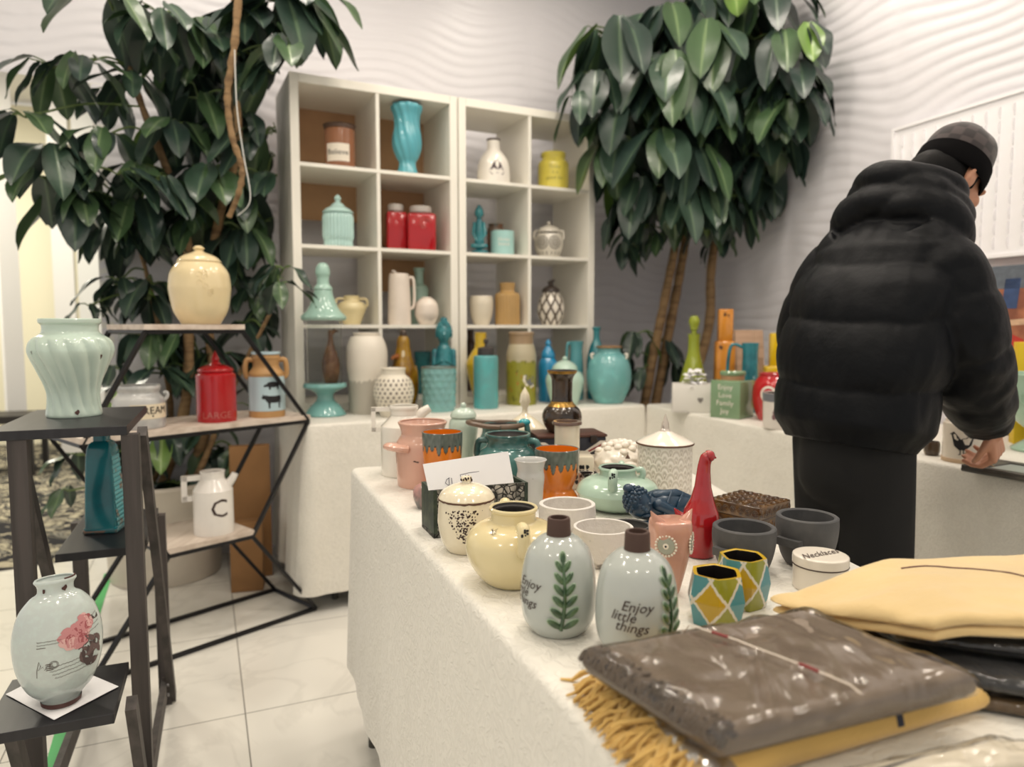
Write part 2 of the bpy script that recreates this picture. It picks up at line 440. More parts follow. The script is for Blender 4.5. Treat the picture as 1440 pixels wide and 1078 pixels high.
slab('door_1', ((30-720)/1000*5.9, 5.9), ((9-720)/1000*5.85, 5.8), 0.01, 3.2, .08, mat('white_door_paint', '#f2f0ec', rough=.45))
slab('trim_2', (-3.84, 6.0), (-3.70, 6.06), 0.01, 3.2, .08, mat('white_door_paint'))
slab('wall_hall_white', (-3.68, 6.08), (-2.4, 6.5), 0.01, 3.2, .08, mat('pale_hall_wall', '#e6e6e2', rough=.6))
# a dark bench far back in the hall
bc = atY(38, 572, 5.5)
b = MB(); box(b, -.35, -.2, .40, .10, .2, .46); 
for sx in (-.32, .06):
    for sy in (-.17, .17): box(b, sx-.02, sy-.02, 0, sx+.02, sy+.02, .40)
o = b.build('bench', mat('dark_bench', '#2a2622', rough=.5), loc=(bc.x, 5.5, .005), rotz=.3, smooth=False)
tag(o, 'low dark bench far back in the carpeted hall beyond the opening', 'bench')
# green tape on the tiles
t0 = onz(152, 806, 0); t1 = onz(70, 1085, 0); d = (t1-t0).normalized(); s = Vector((-d.y, d.x, 0))*.016
mb = MB(); vs = []
for k in range(13):
    p = t0.lerp(t1+d*.5, k/12)+s*nse(k*.6)*.25; vs += [(p.x-s.x, p.y-s.y, .0015), (p.x+s.x, p.y+s.y, .0015)]
mb.add(vs, [(2*k, 2*k+1, 2*k+3, 2*k+2) for k in range(12)])
tag(mb.build('floor_tape', mat('green_tape', '#3fb45e', rough=.5), smooth=False), 'strip of green tape stuck along the white floor tiles', 'tape')

# ---------------------------------------------------------------- cloth-covered tables
def round_poly(P, r=.03, n=5):
    out = []; k = len(P)
    for i in range(k):
        p, a, b = P[i], P[i-1], P[(i+1) % k]
        d0 = (a-p).normalized(); d1 = (b-p).normalized(); q0 = p+d0*r; q1 = p+d1*r
        for j in range(n+1):
            t = j/n; out.append((1-t)**2*q0+2*t*(1-t)*p+t*t*q1)
    return out
def cloth(name, P, z, hem, amp, label, m, seed=0, step=.03, flare=.05, hemf=None):
    """tablecloth: flat top, rolled edge, hanging folds. P is the table outline, counter-clockwise"""
    Q = round_poly([Vector((x, y, 0)) for x, y in P]); pts = []
    for a, b in zip(Q, Q[1:]+Q[:1]):
        n = max(1, int((b-a).length/step))
        for k in range(n): pts.append(a.lerp(b, k/n))
    n = len(pts); nor = []
    for i in range(n):
        t = (pts[(i+1) % n]-pts[i-1]).normalized(); nor.append(Vector((t.y, -t.x, 0)))
    cen = sum(pts, Vector())/n; vs = []; fs = []; rows = []
    s = [0.]
    for i in range(1, n): s.append(s[-1]+(pts[i]-pts[i-1]).length)
    def ring(f): rows.append(len(vs)); vs.extend(f(i) for i in range(n))
    for q in (.0, .35, .7, .93, .985):
        if q == 0.: continue
        ring(lambda i: cen.lerp(pts[i], q)+Vector((0, 0, z)))
    for k in range(4):
        a = pi/2*k/3; ring(lambda i: pts[i]+nor[i]*(.012*sin(a))+Vector((0, 0, z-.012+.012*cos(a))))
    nd = 14
    for k in range(1, nd+1):
        t = k/nd
        def g(i):
            f = amp*t**.8*(sin(s[i]*19+2.2*nse(s[i]*2, seed)+seed)+.6*sin(s[i]*43+seed*3+2*t)+.9*nse(s[i]*6, t*1.2, seed+3))
            he = hemf(pts[i]) if hemf else hem
            p = pts[i]+nor[i]*(.012+flare*t+f); return p+Vector((0, 0, (z-.012)+(he-(z-.012))*t))
        ring(g)
    c0 = len(vs); vs.append(cen+Vector((0, 0, z)))
    for i in range(n): fs.append((c0, rows[0]+i, rows[0]+(i+1) % n))
    for a, b in zip(rows, rows[1:]):
        for i in range(n):
            j = (i+1) % n; fs.append((a+i, b+i, b+j, a+j))
    mb = MB(); mb.add(vs, fs); o = mb.build(name, m, sharp=60)
    tag(o, label, 'tablecloth'); return o
def table(name, P, z, label, legs):
    root = empty(name, (0, 0, 0)); mb = MB(); n = len(P); cx = sum(p[0] for p in P)/n; cy = sum(p[1] for p in P)/n
    Q = [(cx+(x-cx)*.975, cy+(y-cy)*.985) for x, y in P]
    mb.add([(x, y, q) for q in (z-.032, z-.003) for x, y in Q], [tuple(range(n-1, -1, -1)), tuple(range(n, 2*n))]+[(i, (i+1) % n, n+(i+1) % n, n+i) for i in range(n)])
    mb.build('tabletop', mat('grey_plastic_table', '#8f8d88', rough=.5), root, smooth=False)
    for x, y in legs:
        l = MB(); tube(l, [(x, y, 0), (x, y, z-.03)], .014, 12); l.build('leg', mat('grey_metal_leg', '#55544f', rough=.35, metal=.8), root)
    return tag(root, label, 'table')
def damask(name, col, sc=1., st=.5, wr=5.):
    m = bpy.data.materials.new(name); m.use_nodes = True; nt = m.node_tree; N = nt.nodes; L = nt.links; b = N['Principled BSDF']
    tc = N.new('ShaderNodeTexCoord'); n = N.new('ShaderNodeTexNoise'); n.inputs['Scale'].default_value = 34*sc; n.inputs['Detail'].default_value = 1.5; n.inputs['Distortion'].default_value = 3.
    L.new(tc.outputs['Object'], n.inputs['Vector'])
    r = N.new('ShaderNodeMapRange'); r.inputs[1].default_value = .42; r.inputs[2].default_value = .58; L.new(n.outputs[0], r.inputs[0])
    x = N.new('ShaderNodeMix'); x.data_type = 'RGBA'; L.new(r.outputs[0], x.inputs[0]); x.inputs[6].default_value = (*[q*.95 for q in hx(col)], 1); x.inputs[7].default_value = (*hx(col), 1)
    rr = N.new('ShaderNodeMapRange'); rr.inputs[3].default_value = .75; rr.inputs[4].default_value = .45; L.new(r.outputs[0], rr.inputs[0]); L.new(rr.outputs[0], b.inputs['Roughness'])
    n2 = N.new('ShaderNodeTexNoise'); n2.inputs['Scale'].default_value = 7; n2.inputs['Detail'].default_value = 3; L.new(tc.outputs['Object'], n2.inputs['Vector'])
    ad = N.new('ShaderNodeMath'); ad.operation = 'MULTIPLY_ADD'; ad.inputs[1].default_value = wr; L.new(n2.outputs[0], ad.inputs[0]); L.new(r.outputs[0], ad.inputs[2])
    bp = N.new('ShaderNodeBump'); bp.inputs['Strength'].default_value = st; bp.inputs['Distance'].default_value = .0018; L.new(ad.outputs[0], bp.inputs['Height']); L.new(bp.outputs[0], b.inputs['Normal'])
    L.new(x.outputs[2], b.inputs['Base Color']); b.inputs['Sheen Weight'].default_value = .2
    return m
m_cloth = damask('white_damask', '#ece8dd'); m_cloth2 = damask('white_cotton', '#e9e5da', 1.6, .35, 22.)
TZ = .75
# front table (camera's own)
def ft_left(Y): return -.4275+.407*(1.9-Y)
FT = [(ft_left(.2), .2), (.80, .15), (.545, 1.11), (.435, 2.10), (ft_left(1.9), 1.9)]
table('folding_table', FT, TZ, 'long folding table in front, hidden under a white damask cloth full of ceramics', [(-.27, 1.72), (.30, 1.95), (.32, .35), (.70, .35), (-.375, 1.845)])
cloth('tablecloth', FT, TZ+.002, .2, .004, 'white damask cloth over the front table with the green-sprig bottles', m_cloth, 1, flare=.02,
      hemf=lambda p: .2+.02*sin(p.x*9))
# back table along the back wall
def line_b(t, off): p = Vector((.65, 3.47, 0))+A_R*t+N_R*off; return (p.x, p.y)
BT = [line_b(-1.62, 0), line_b(0, 0), line_b(.02, .80), line_b(-1.62, .80)]
table('folding_table', BT, TZ, 'folding table along the back wall carrying the white cube shelves', [line_b(-1.5, .1), line_b(-.1, .1), line_b(-1.5, .7), line_b(-.1, .7)])
cloth('tablecloth', BT, TZ+.002, .075, .012, 'white cloth over the back table below the cube shelves', m_cloth2, 2, flare=.03)
# right table along the right wall
R0 = Vector((.70, 3.40, 0))
def line_r(t, off): p = R0-V_R*t+W_R*off; return (p.x, p.y)
RT = [line_r(2.5, 0), line_r(2.5, .72), line_r(-.10, .72), line_r(-.10, 0)]
table('folding_table', RT, TZ, 'folding table along the right wall behind the person in black', [line_r(.1, .1), line_r(2.3, .1), line_r(.1, .64), line_r(2.3, .64)])
cloth('tablecloth', RT, TZ+.002, .05, .014, 'white cloth over the right-hand table behind the person', m_cloth2, 5, flare=.03)

# ---------------------------------------------------------------- cube shelves
S0 = Vector((-.95, 3.12, TZ+.003))                  # front left foot of the left unit
m_shelf = mat('white_shelf_board', '#f0ece0', rough=.38); m_card = mat('brown_backing_board', '#b8906a', rough=.8, vary=.1)
SD, UW, UH = .385, .77, 1.464
def shelf_pt(x, y, z): return S0 + A_R*x + N_R*y + Vector((0, 0, z))
RZ = atan2(A_R.y, A_R.x)
def cube_unit(x, label, backs):
    p = shelf_pt(x, 0, 0); root = empty('cube_shelf', p, RZ); O, I, C = .038, .016, .335
    for q in (0, UW-O): m = MB(); box(m, q, 0, 0, q+O, SD, UH, 0, .002); m.build('side_panel', m_shelf, root, smooth=False)
    for q, n in ((0, 'bottom_panel'), (UH-O, 'top_panel')): m = MB(); box(m, O, 0.001, q, UW-O, SD, q+O, 0, .002); m.build(n, m_shelf, root, smooth=False)
    for k in (1, 2, 3): z = O+k*C+(k-1)*I; m = MB(); box(m, O, .003, z, UW-O, SD, z+I); m.build('shelf', m_shelf, root, smooth=False)
    m = MB(); 
    for k in range(4): z = O+k*(C+I); box(m, UW/2-I/2, .005, z, UW/2+I/2, SD, z+C)
    m.build('divider', m_shelf, root, smooth=False)
    for a, b_, z0, z1 in backs: m = MB(); box(m, a, SD-.004, z0, b_, SD+.004, z1); m.build('back_panel', m_card, root, smooth=False)
    return tag(root, label, 'shelf')
cube_unit(0, 'white cube shelf, the left one of two, with brown cardboard backing', [(.03, UW/2, .90, UH-.01), (UW/2, UW-.03, .56, UH-.01)])
cube_unit(UW+.006, 'white cube shelf, the open-backed right one of two, beside the tall plant', [])
def cell_z(row): return TZ+.003+.038+(4-row)*.351 + .0005       # row 1 is the top one
def shelfY(px, depth):
    u = (px-720)/F; P = shelf_pt(0, depth, 0)
    # point P + A_R*t with X = u*Y
    t = (u*P.y-P.x)/(A_R.x-u*A_R.y); return P.y+A_R.y*t

# ---------------------------------------------------------------- light
def area(name, loc, size, power, col, rot=(0, 0, 0), shape='DISK', sy=None):
    l = bpy.data.lights.new(name, 'AREA'); l.shape = shape; l.size = size; l.energy = power; l.color = lin(col)
    if sy: l.size_y = sy
    o = bpy.data.objects.new(name, l); COL.objects.link(o); o.location = loc; o.rotation_euler = rot; return o
WARM = (1., .955, .90)
for i, (x, y) in enumerate(((-3.9, 4.4), (-4.6, 5.2))): area('hall_fill', (x, y, 3.1), .5, 45, (1., .97, .90))  # unseen lamps added to brighten the hall beyond the opening
for i, (x, y) in enumerate(((-1.4, .9), (.2, .9), (1.6, 1.0), (-1.2, 2.4), (.35, 2.5), (1.3, 2.4), (-.2, -.8), (1.4, -.8), (-1.5, -.8), (-.55, 1.75), (.4, 1.75), (-.9, 2.9), (.35, 3.5), (1.25, 3.0))):  # the last entries are fill, added to brighten the shelves and back wall
    area('downlight_and_fill', (x, y, 3.2), .28, 7.5 if y < 2.8 else 4.5, WARM)
w = bpy.data.worlds.new('hall_light'); SC.world = w; w.use_nodes = True
w.node_tree.nodes['Background'].inputs[0].default_value = (*hx('#f3efe9'), 1); w.node_tree.nodes['Background'].inputs[1].default_value = .72
SC.view_settings.view_transform = 'Standard'; SC.view_settings.look = 'None'; SC.view_settings.gamma = 1; SC.view_settings.use_curve_mapping = False
SC.view_settings.exposure = 0.20
# ---------------------------------------------------------------- ceramics on the front table
Z = TZ + .0025
def rough_rim(amp): return lambda t, z, r, k: r*(1+amp*nse(3*cos(t), 3*sin(t), z*30))
g_white = glaze('white_glaze', '#ece6da', speck=('#6b4a38', 9., .76, .80))
g_pink = glaze('pink_glaze', '#d9ac98', speck=('#5a3a30', 7., .77, .79))
g_mint = glaze('mint_glaze', '#bfd0c2'); g_black = mat('black_glaze', '#171312', rough=.3)
g_brown = mat('brown_bisque', '#4a342b', rough=.6); m_ink = mat('dark_brown_ink', '#3a2721', rough=.5); m_blk = mat('black_ink', '#16151a', rough=.5)
g_orange = glaze('orange_glaze', '#e07d1e'); g_teal = glaze('teal_crackle', '#4a7874', second=('#2c4c49', 18., .45, .65), speck=('#6b5036', 14., .70, .76))
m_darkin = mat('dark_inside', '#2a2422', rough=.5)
# white pitcher with square handle
def x(c):
    handle(c, -pi/2, .66, .955, .30, .0055, g_white, square=True, inset=.0)
    m = MB(); R, h = c.R, c.h; tube(m, [(0, R*.55, h*.83), (0, R*.95, h*.93), (0, R*1.12, h*.965)], [R*.26, R*.2, R*.17], 14); m.build('spout', g_white, c.root)
vessel('pitcher', 'white pitcher with a square handle at the far left corner of the front table', 'pitcher', 569, 568, 672, 65, Z,
       [(.93, 0, 1), (1, .03), (1, .35), (1, .68), (.98, .715, 1), (.6, .85), (.58, .875, 1), (.58, .93), (.63, .97), (.62, 1)], g_white, t=.07, extra=x, seg=56)
# pink milk can
def x(c):
    R, h = c.R, c.h
    for a in (-1.05, 2.6):
        m = MB(); e = Vector((cos(a), sin(a), 0)); s = Vector((-sin(a), cos(a), 0))
        p0, _ = surf(c, a-.42, h*.62, -.004); p1, _ = surf(c, a+.42, h*.62, -.004); o = e*(R*1.32)+Vector((0, 0, h*.655))
        tube(m, spl([p0, p0.lerp(o, .55)-s*R*.12, o-s*R*.1, o+s*R*.1, p1.lerp(o, .55)+s*R*.12, p1], 5), R*.15, 10, 0, 1.6, (0, 0, 1)); m.build('handle', g_pink, c.root)
    lb = [(-.011, -.017), (.011, -.017), (.013, -.013), (.013, .013), (.011, .017), (-.011, .017), (-.013, .013), (-.013, -.013)]
    mark(c, .55, h*.42, [(p*1.12, q*1.12) for p, q in lb], m_ink, build='label_border', off=.0007); mark(c, .55, h*.42, lb, mat('label_cream', '#eee0cc', rough=.4), build='label', off=.0012)
    letters(c, 'MILK', .55, h*.42, .007, m_ink, off=.0018, rot=pi/2)
    for dx, dz in ((-.3, .44), (-.2, .43)): mark(c, dx, h*dz, [(-.004, -.0008), (.003, -.002), (.004, .001), (-.001, .002)], m_ink, build='chip')
vessel('milk_can', 'pale pink ceramic milk can with a stubby handle, behind the stone planter', 'canister', 595, 588, 688, 76, Z,
       [(.88, 0, 1), (.94, .02), (.98, .3), (1, .55), (.97, .68), (.82, .78), (.79, .83), (.84, .92), (.91, .985), (.89, 1)], g_pink, t=.07, extra=x, seg=64)
# orange drip cups
def drip(t, lo=.60):
    k = t*9/pi; i = fl(k/pi*pi/1.0); u = k-fl(k); j = int(fl(k)) % 18; g = .5+.5*sin(j*12.9898)*cos(j*4.1)
    fing = max(0., 1-((u-.5)/.36)**2)**.6 if abs(u-.5) < .36 else 0.
    return .715-(.06+.15*g)*fing
def paint_drip(h, ks=1.):
    o, g, e = hx('#d8761c'), hx('#4a524d'), hx('#22211f')
    def f(t, z, k):
        q = 1-(1-z/h)*ks; d = drip(t); n = .5+.5*nse(cos(t)*9, sin(t)*9, z*90)
        if q > d+.014: return mixc(g, hx('#838a80'), n*.6)
        if q > d-.010: return e
        return mixc(o, hx('#ef9228'), .3*n)
    return f
for px, pt, pb, w, lab in ((622.5, 601, 702, 57, 'orange cup with a grey dripping rim, standing behind the white price card'), (783, 624, 706, 63, 'orange cup with a grey dripping rim, beside the round mint pot')):
    loc, R, h = fit(px, pt, pb, w, Z, .78, 1., None); pf = paint_drip(h, 1.35 if px < 700 else 1.)
    vessel('cup', lab, 'cup', px, pt, pb, w, Z, [(.93, 0, 1), (.92, .03), (.78, .13), (.70, .19), (.78, .3), (.91, .5), (.98, .75), (1, .98)],
           mat('drip_glaze', rough=.2, coat=.3, attr=True), t=.07, floor=.2, inner=g_orange, seg=240, n=12, paint=pf, group='orange drip-glazed cups')
# mint ginger jar
def x(c):
    m = MB(); ellipsoid(m, (0, 0, c.h*.955), c.R*.2, c.R*.2, c.h*.05); m.build('knob', g_mint, c.lid)
vessel('ginger_jar', 'mint ginger jar with a domed lid between the orange cup and the teal jug', 'jar', 652, 566, 657, 41, Z,
       [(.66, 0, 1), (.68, .03), (.72, .2), (.92, .45), (1, .62), (.9, .73), (.74, .77)], g_mint, open_=False, extra=x, seg=48,
       lid=[(.74, .765), (.88, .775), (.88, .80), (.8, .85), (.55, .9), (.2, .925), (0, .93)])
# teal jug with brown lip
def x(c):
    R, h = c.R, c.h; lip = mat('brown_lip', '#6a5848', rough=.35)
    m = MB(); pts = []
    for i in range(25):
        t = 2*pi*i/24; q = Vector((R*.78*cos(t), R*.92*sin(t), h*.955))
        if sin(t) < -.6: q.y -= R*.42*(-sin(t)-.6)/.4; q.z += h*.05*(-sin(t)-.6)/.4
        pts.append(q)
    tube(m, pts, R*.10, 8, 0, 1.1, cap=False); m.build('rim', lip, c.root)
    handle(c, pi/2, .55, .97, .26, .008, g_teal, inset=.1)
    m = MB(); ellipsoid(m, (0, R*.98, h*1.0), R*.2, R*.26, h*.075); m.build('thumb_rest', glaze('turquoise_glaze', '#39a3ac'), c.root)
vessel('jug', 'teal jug with a pinched brown lip behind the teal two-handled pot', 'jug', 704, 590, 666, 68, Z,
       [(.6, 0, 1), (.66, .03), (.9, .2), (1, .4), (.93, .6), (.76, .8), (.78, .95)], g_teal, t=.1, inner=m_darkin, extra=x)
# teal pot with two handles
def x(c):
    for a in (-pi/2-.15, pi/2-.15): handle(c, a, .56, .86, .16, .0075, g_teal, inset=.15, sway=0)
vessel('two_handled_pot', 'dark teal two-handled pot with a brown-edged mouth, right behind the price card', 'pot', 714, 604, 697, 88, Z,
       [(.6, 0, 1), (.66, .02), (.92, .22), (1, .45), (.96, .62), (.8, .74), (.68, .79), (.66, .88), (.72, .95), (.73, .985)],
       g_teal, t=.09, inner=m_darkin, extra=x, seg=56)
# stone-patterned planter box and the price card in it
def stone_mat():
    m = bpy.data.materials.new('stone_mosaic'); m.use_nodes = True; nt = m.node_tree; N = nt.nodes; L = nt.links; b = N['Principled BSDF']
    tc = N.new('ShaderNodeTexCoord'); v = N.new('ShaderNodeTexVoronoi'); v.feature = 'DISTANCE_TO_EDGE'; v.inputs['Scale'].default_value = 100
    L.new(tc.outputs['Object'], v.inputs['Vector']); n = N.new('ShaderNodeTexNoise'); n.inputs['Scale'].default_value = 45; L.new(tc.outputs['Object'], n.inputs['Vector'])
    r = N.new('ShaderNodeMapRange'); r.inputs[1].default_value = .04; r.inputs[2].default_value = .12; L.new(v.outputs['Distance'], r.inputs[0])
    c = N.new('ShaderNodeValToRGB'); c.color_ramp.elements[0].position = .38; c.color_ramp.elements[0].color = (*hx('#3a3d38'), 1); c.color_ramp.elements[1].position = .66; c.color_ramp.elements[1].color = (*hx('#b4aea4'), 1); L.new(n.outputs[0], c.inputs[0])
    x = N.new('ShaderNodeMix'); x.data_type = 'RGBA'; L.new(r.outputs[0], x.inputs[0]); x.inputs[6].default_value = (*hx('#161614'), 1); L.new(c.outputs[0], x.inputs[7]); L.new(x.outputs[2], b.inputs['Base Color'])
    b.inputs['Roughness'].default_value = .3; bp = N.new('ShaderNodeBump'); bp.inputs['Strength'].default_value = .7; bp.inputs['Distance'].default_value = .004; L.new(r.outputs[0], bp.inputs['Height']); L.new(bp.outputs[0], b.inputs['Normal'])
    return m
FAX = Vector((.926, .377, 0)).normalized(); FRZ = atan2(FAX.y, FAX.x)
p = onz(610, 757, Z); root = empty('planter_box', p, FRZ); m = MB(); w_, d_, h_, t_ = .184, .082, .087, .007
m_green = mat('dark_green_mossy', '#26332a', rough=.5, second=('#3f4a3a', 60, .45, .6))
box(m, 0, 0, 0, w_, d_, .008); box(m, t_, .001, .008, w_-t_, t_, h_); box(m, t_, d_-t_, .008, w_-t_, d_-.001, h_); m.build('front_panel', stone_mat(), root, smooth=False)
for q in (0, w_-t_): m = MB(); box(m, q, 0, .001, q+t_, d_, h_); m.build('side_panel', m_green, root, smooth=False)
tag(root, 'dark rectangular planter with a stone mosaic front holding the price card', 'planter')
# card: a folded sheet standing inside
ca = [Vector((*onz(0, 0, 0)[:2], 0))]*0
def card_pt(px, py, dep):
    o = p + Vector((-FAX.y, FAX.x, 0))*dep; d = ray(px, py); n = Vector((-FAX.y, FAX.x, 0)); s = (o-Vector((0, 0, H))).dot(n)/d.dot(n); return Vector((0, 0, H))+d*s
cs = [card_pt(602.5, 691, .003), card_pt(722.5, 680, .003), card_pt(714.5, 636, .018), card_pt(594.5, 654, .018)]
dz_ = Z+h_+.0006-min(cs[0].z, cs[1].z); cs = [q+Vector((0, 0, dz_)) for q in cs]
o0 = (cs[0]+cs[1])/2
m = MB(); nn = (cs[1]-cs[0]).cross(cs[3]-cs[0]).normalized()*.0006; g = 8; vs = []
for k in (0, 1):
    for j in range(g+1):
        for i in range(g+1):
            q = cs[0].lerp(cs[1], i/g).lerp(cs[3].lerp(cs[2], i/g), j/g)-o0; q += nn*(k*1.)+nn.normalized()*(.003*sin(i/g*pi)); vs.append(q)
G = (g+1)**2
fs = [(b+j*(g+1)+i, b+j*(g+1)+i+1, b+(j+1)*(g+1)+i+1, b+(j+1)*(g+1)+i) for b in (0, G) for j in range(g) for i in range(g)]
m.add(vs, fs); m_paper = mat('white_paper', '#f1f0f1', rough=.7); root = empty('price_card', o0); m.build('sheet', m_paper, root, sharp=0)
def pen(pts, w):
    m = MB(); P = []
    for a, b in pts:
        q = card_pt(a, b, .006)+Vector((0, 0, dz_))-o0; P.append(q)
    ex = (cs[1]-cs[0]).normalized(); n = nn.normalized()
    vs = []; fs = []
    for i, q in enumerate(P):
        t = (P[min(i+1, len(P)-1)]-P[max(i-1, 0)]).normalized(); s = n.cross(t)*w/2
        # keep the line just in front of the sheet
        d = (q-(cs[0]-o0)).dot(n); q = q - n*(d+.0045) if n.y > 0 else q - n*(d-.0045)
        vs += [q-s, q+s]
    for i in range(len(P)-1): fs.append((2*i, 2*i+1, 2*i+3, 2*i+2))
    return m.add(vs, fs)
pm = MB(); ink = mat('blue_black_pen', '#23233f', rough=.5)
for st in ([(632, 673), (627.5, 676), (625.5, 681), (629, 684), (632, 684), (631.5, 688)], [(631, 674), (630.5, 690)], [(634.5, 673.5), (635, 687)], [(649, 679), (647, 669), (660, 666), (674, 664)]): pm.merge(pen(st, .0011))
pm.build('handwriting', ink, root, smooth=False)
tag(root, 'white card with a handwritten price standing in the stone planter', 'card')
# small round jar half hidden behind the planter
vessel('jar', 'small pink-grey jar peeping out behind the left end of the stone planter', 'jar', 599, 676, 716, 36, Z, [(.6, 0, 1), (.7, .03), (1, .45), (.9, .8), (.5, .95)], glaze('pink_grey', '#b98a82', second=('#6f6c6a', 20, .45, .6)), open_=False)
# sugar jar with specks
def spk(t, z, k): return (1, 1, 1)
g_cream = glaze('ivory_glaze', '#ece1c6'); m_band = mat('brown_band', '#5a3d2c', rough=.5)
def x(c):
    R, h = c.R, c.h; rnd = random.Random(4); m = MB()
    for _ in range(230):
        a = rnd.gauss(.0, .42)-.12; z = rnd.uniform(.18, .62)*h
        if abs(a+.12) > (z/h-.1)*1.4: continue
        s = rnd.uniform(.0007, .0021); pts = [(s*rnd.uniform(.5, 1.5)*cos(q), s*rnd.uniform(.5, 1.5)*sin(q)) for q in [i*pi/3 for i in range(6)]]
        mark(c, a, z, pts, mb=m, off=.0004)
    m.build('speckle', m_ink, c.root, smooth=False)
    b = MB(); zz = c.S[-1][1]
    pts = [Vector((R*.955*(1+.004*sin(31*t))*cos(t), R*.955*sin(t), zz+R*.03*nse(6*cos(t), 6*sin(t)))) for t in [2*pi*i/90 for i in range(91)]]
    tube(b, pts, R*.035, 6, cap=False); b.build('brown_band', m_band, c.root)
    k = MB(); lathe(k, [(0, h*.90), (R*.17, h*.905), (R*.15, h*.94), (R*.2, h*.97), (R*.17, h*.995), (0, h)], 20); kk = k.build('knob', g_cream, c.lid)
    k = MB()
    for i in range(14): 
        t = i*2.4; ellipsoid(k, (R*.185*cos(t), R*.185*sin(t), h*(.965+.02*sin(i*5))), R*.035, R*.035, R*.05, seg=6, rings=4)
    k.build('knob_wear', m_ink, kk)
vessel('sugar_jar', 'ivory lidded jar with brown speckles in front of the stone planter', 'jar', 656.5, 669, 780, 81, Z,
       [(.62, 0, 1), (.68, .015), (.88, .15), (.99, .35), (1, .45), (.96, .66), (.94, .70)], g_cream, open_=False, extra=x, seg=72,
       lid=[(.93, .705), (.97, .715), (.95, .74), (.8, .82), (.5, .88), (.2, .905), (0, .91)])
# cream squat pot
g_butter = glaze('butter_glaze', '#e3d3a4', speck=('#5a4430', 12, .745, .765))
def ear(c, a, zf, m, s=1., mark_=True):
    R, h = c.R, c.h; p, n = surf(c, a, zf*h, 0); e = Vector((cos(a), sin(a), 0)); k = MB()
    pts = spl([p+Vector((0, 0, R*.20*s)), p+e*R*.16*s+Vector((0, 0, R*.24*s)), p+e*R*.22*s+Vector((0, 0, R*.06*s)), p+e*R*.12*s-Vector((0, 0, R*.14*s)), p-Vector((0, 0, R*.2*s))+e*.002], 5)
    tube(k, pts, R*.105*s, 12); o = k.build('handle', m, c.root)
    if mark_:
        k = MB(); q = pts[7]+e*R*.1*s; s2 = Vector((-sin(a), cos(a), 0))
        for i in range(7): ellipsoid(k, q+s2*R*.05*s*sin(i*2.1)+Vector((0, 0, R*.05*s*cos(i*1.7)+R*.03)), R*.02, R*.025*s, R*.022*s, seg=6, rings=4)
        k.build('handle_wear', m_blk, o)
def x(c):
    for a in (.18, pi+.18): ear(c, a, .70, g_butter, 1.2)
    m = MB()
    for i in range(4): strip(c, -.65+.03*i, c.h*.78-.0012*i, [(-.004, .002*sin(i)), (.002, -.001), (.005, .001)], .0008, m)
    m.build('worn_marks', m_ink, c.root, smooth=False)
vessel('squat_pot', 'cream squat pot with two ear handles, left of the sprig bottles', 'pot', 722, 703, 829, 134, Z,
       [(.5, 0, 1), (.56, .01), (.75, .12), (.93, .3), (1, .47), (.96, .62), (.78, .75), (.52, .805), (.47, .84), (.47, .93), (.5, .955), (.51, .985)],
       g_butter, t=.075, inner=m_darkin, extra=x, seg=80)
# sprig bottles
g_sage = glaze('pale_blue_grey_glaze', '#b9beb8', rough=.12); g_leaf = glaze('leaf_green', '#4d6a44', second=('#2f4a30', 90, .4, .6)); g_leafr = glaze('leaf_edge', '#9fb39a')
def sprig(c, a0, z0, z1, sc):
    R, h = c.R, c.h; st = c.root; stem = MB(); n = 6; P = []
    for i in range(n+1):
        t = i/n; P.append((a0+.05*sin(t*4)+.10*(t-.5), (z0+(z1-z0)*t)*h))
    pts = [surf(c, a, z, .0008)[0] for a, z in P]; tube(stem, pts, [.0022*sc*(1.2-.5*i/n) for i in range(n+1)], 8); br = stem.build('sprig', g_leaf, c.root)
    lm = MB(); rm = MB()
    def leaf(a, z, ang, L, W):
        p, nn = surf(c, a, z, 0); u = Vector((0, 0, 1)); u = (u-nn*u.dot(nn)).normalized(); s = u.cross(nn)*-1
        s = nn.cross(u)*-1 if s.length < 1e-6 else s
        right = Vector((-sin(a), cos(a), 0)); d = (right*sin(ang)+u*cos(ang)).normalized(); d = (d-nn*d.dot(nn)).normalized(); q = nn.cross(d)
        M = Matrix((d, q, nn)).transposed(); ce = p+d*L*.55
        # bend the blade onto the surface
        cr_ = ce - Vector((0, 0, ce.z)); rr = rad(c, ce.z)
        ce2 = Vector((cr_.x, cr_.y, 0)).normalized()*rr; ce = Vector((ce2.x, ce2.y, ce.z))
        ellipsoid(rm, ce, L*.56, W*1.22, .0016, M, 14, 8); ellipsoid(lm, ce+nn*.0006, L*.5, W*.92, .0028, M, 14, 8)
    for i in range(1, n+1):
        a, z = P[i]
        for sd in (-1, 1):
            sz = sc*(.0225-.0012*i); leaf(a, z-.013*sc, sd*(1.0-.075*i), sz, sz*.21)
    leaf(P[-1][0], P[-1][1]-.004, 0., .014*sc, .0034*sc)
    rm.build('leaf_edges', g_leafr, br); lm.build('leaves', g_leaf, br)
def bottle_extra(a_s, a_t):
    def x(c):
        R, h = c.R, c.h
        k = MB(); lathe(k, [(R*.28, h*.835), (R*.325, h*.84), (R*.315, h*.87), (R*.30, h*.985), (R*.285, h*.998), (R*.22, h*.998), (R*.21, h*.97), (R*.2, h*.86)], 40); k.build('neck', g_brown, c.root)
        sprig(c, a_s, .12, .70, R/.045)
        for s, dz, da in (('Enjoy', .0, .12), ('little', -.0105, -.20), ('things', -.0215, .0)):
            o = letters(c, s, a_t+da, h*.48+dz*R/.045, .0150*R/.045, m_ink, 'lettering', off=.0012, shear=.3, rot=-.05)
    return x
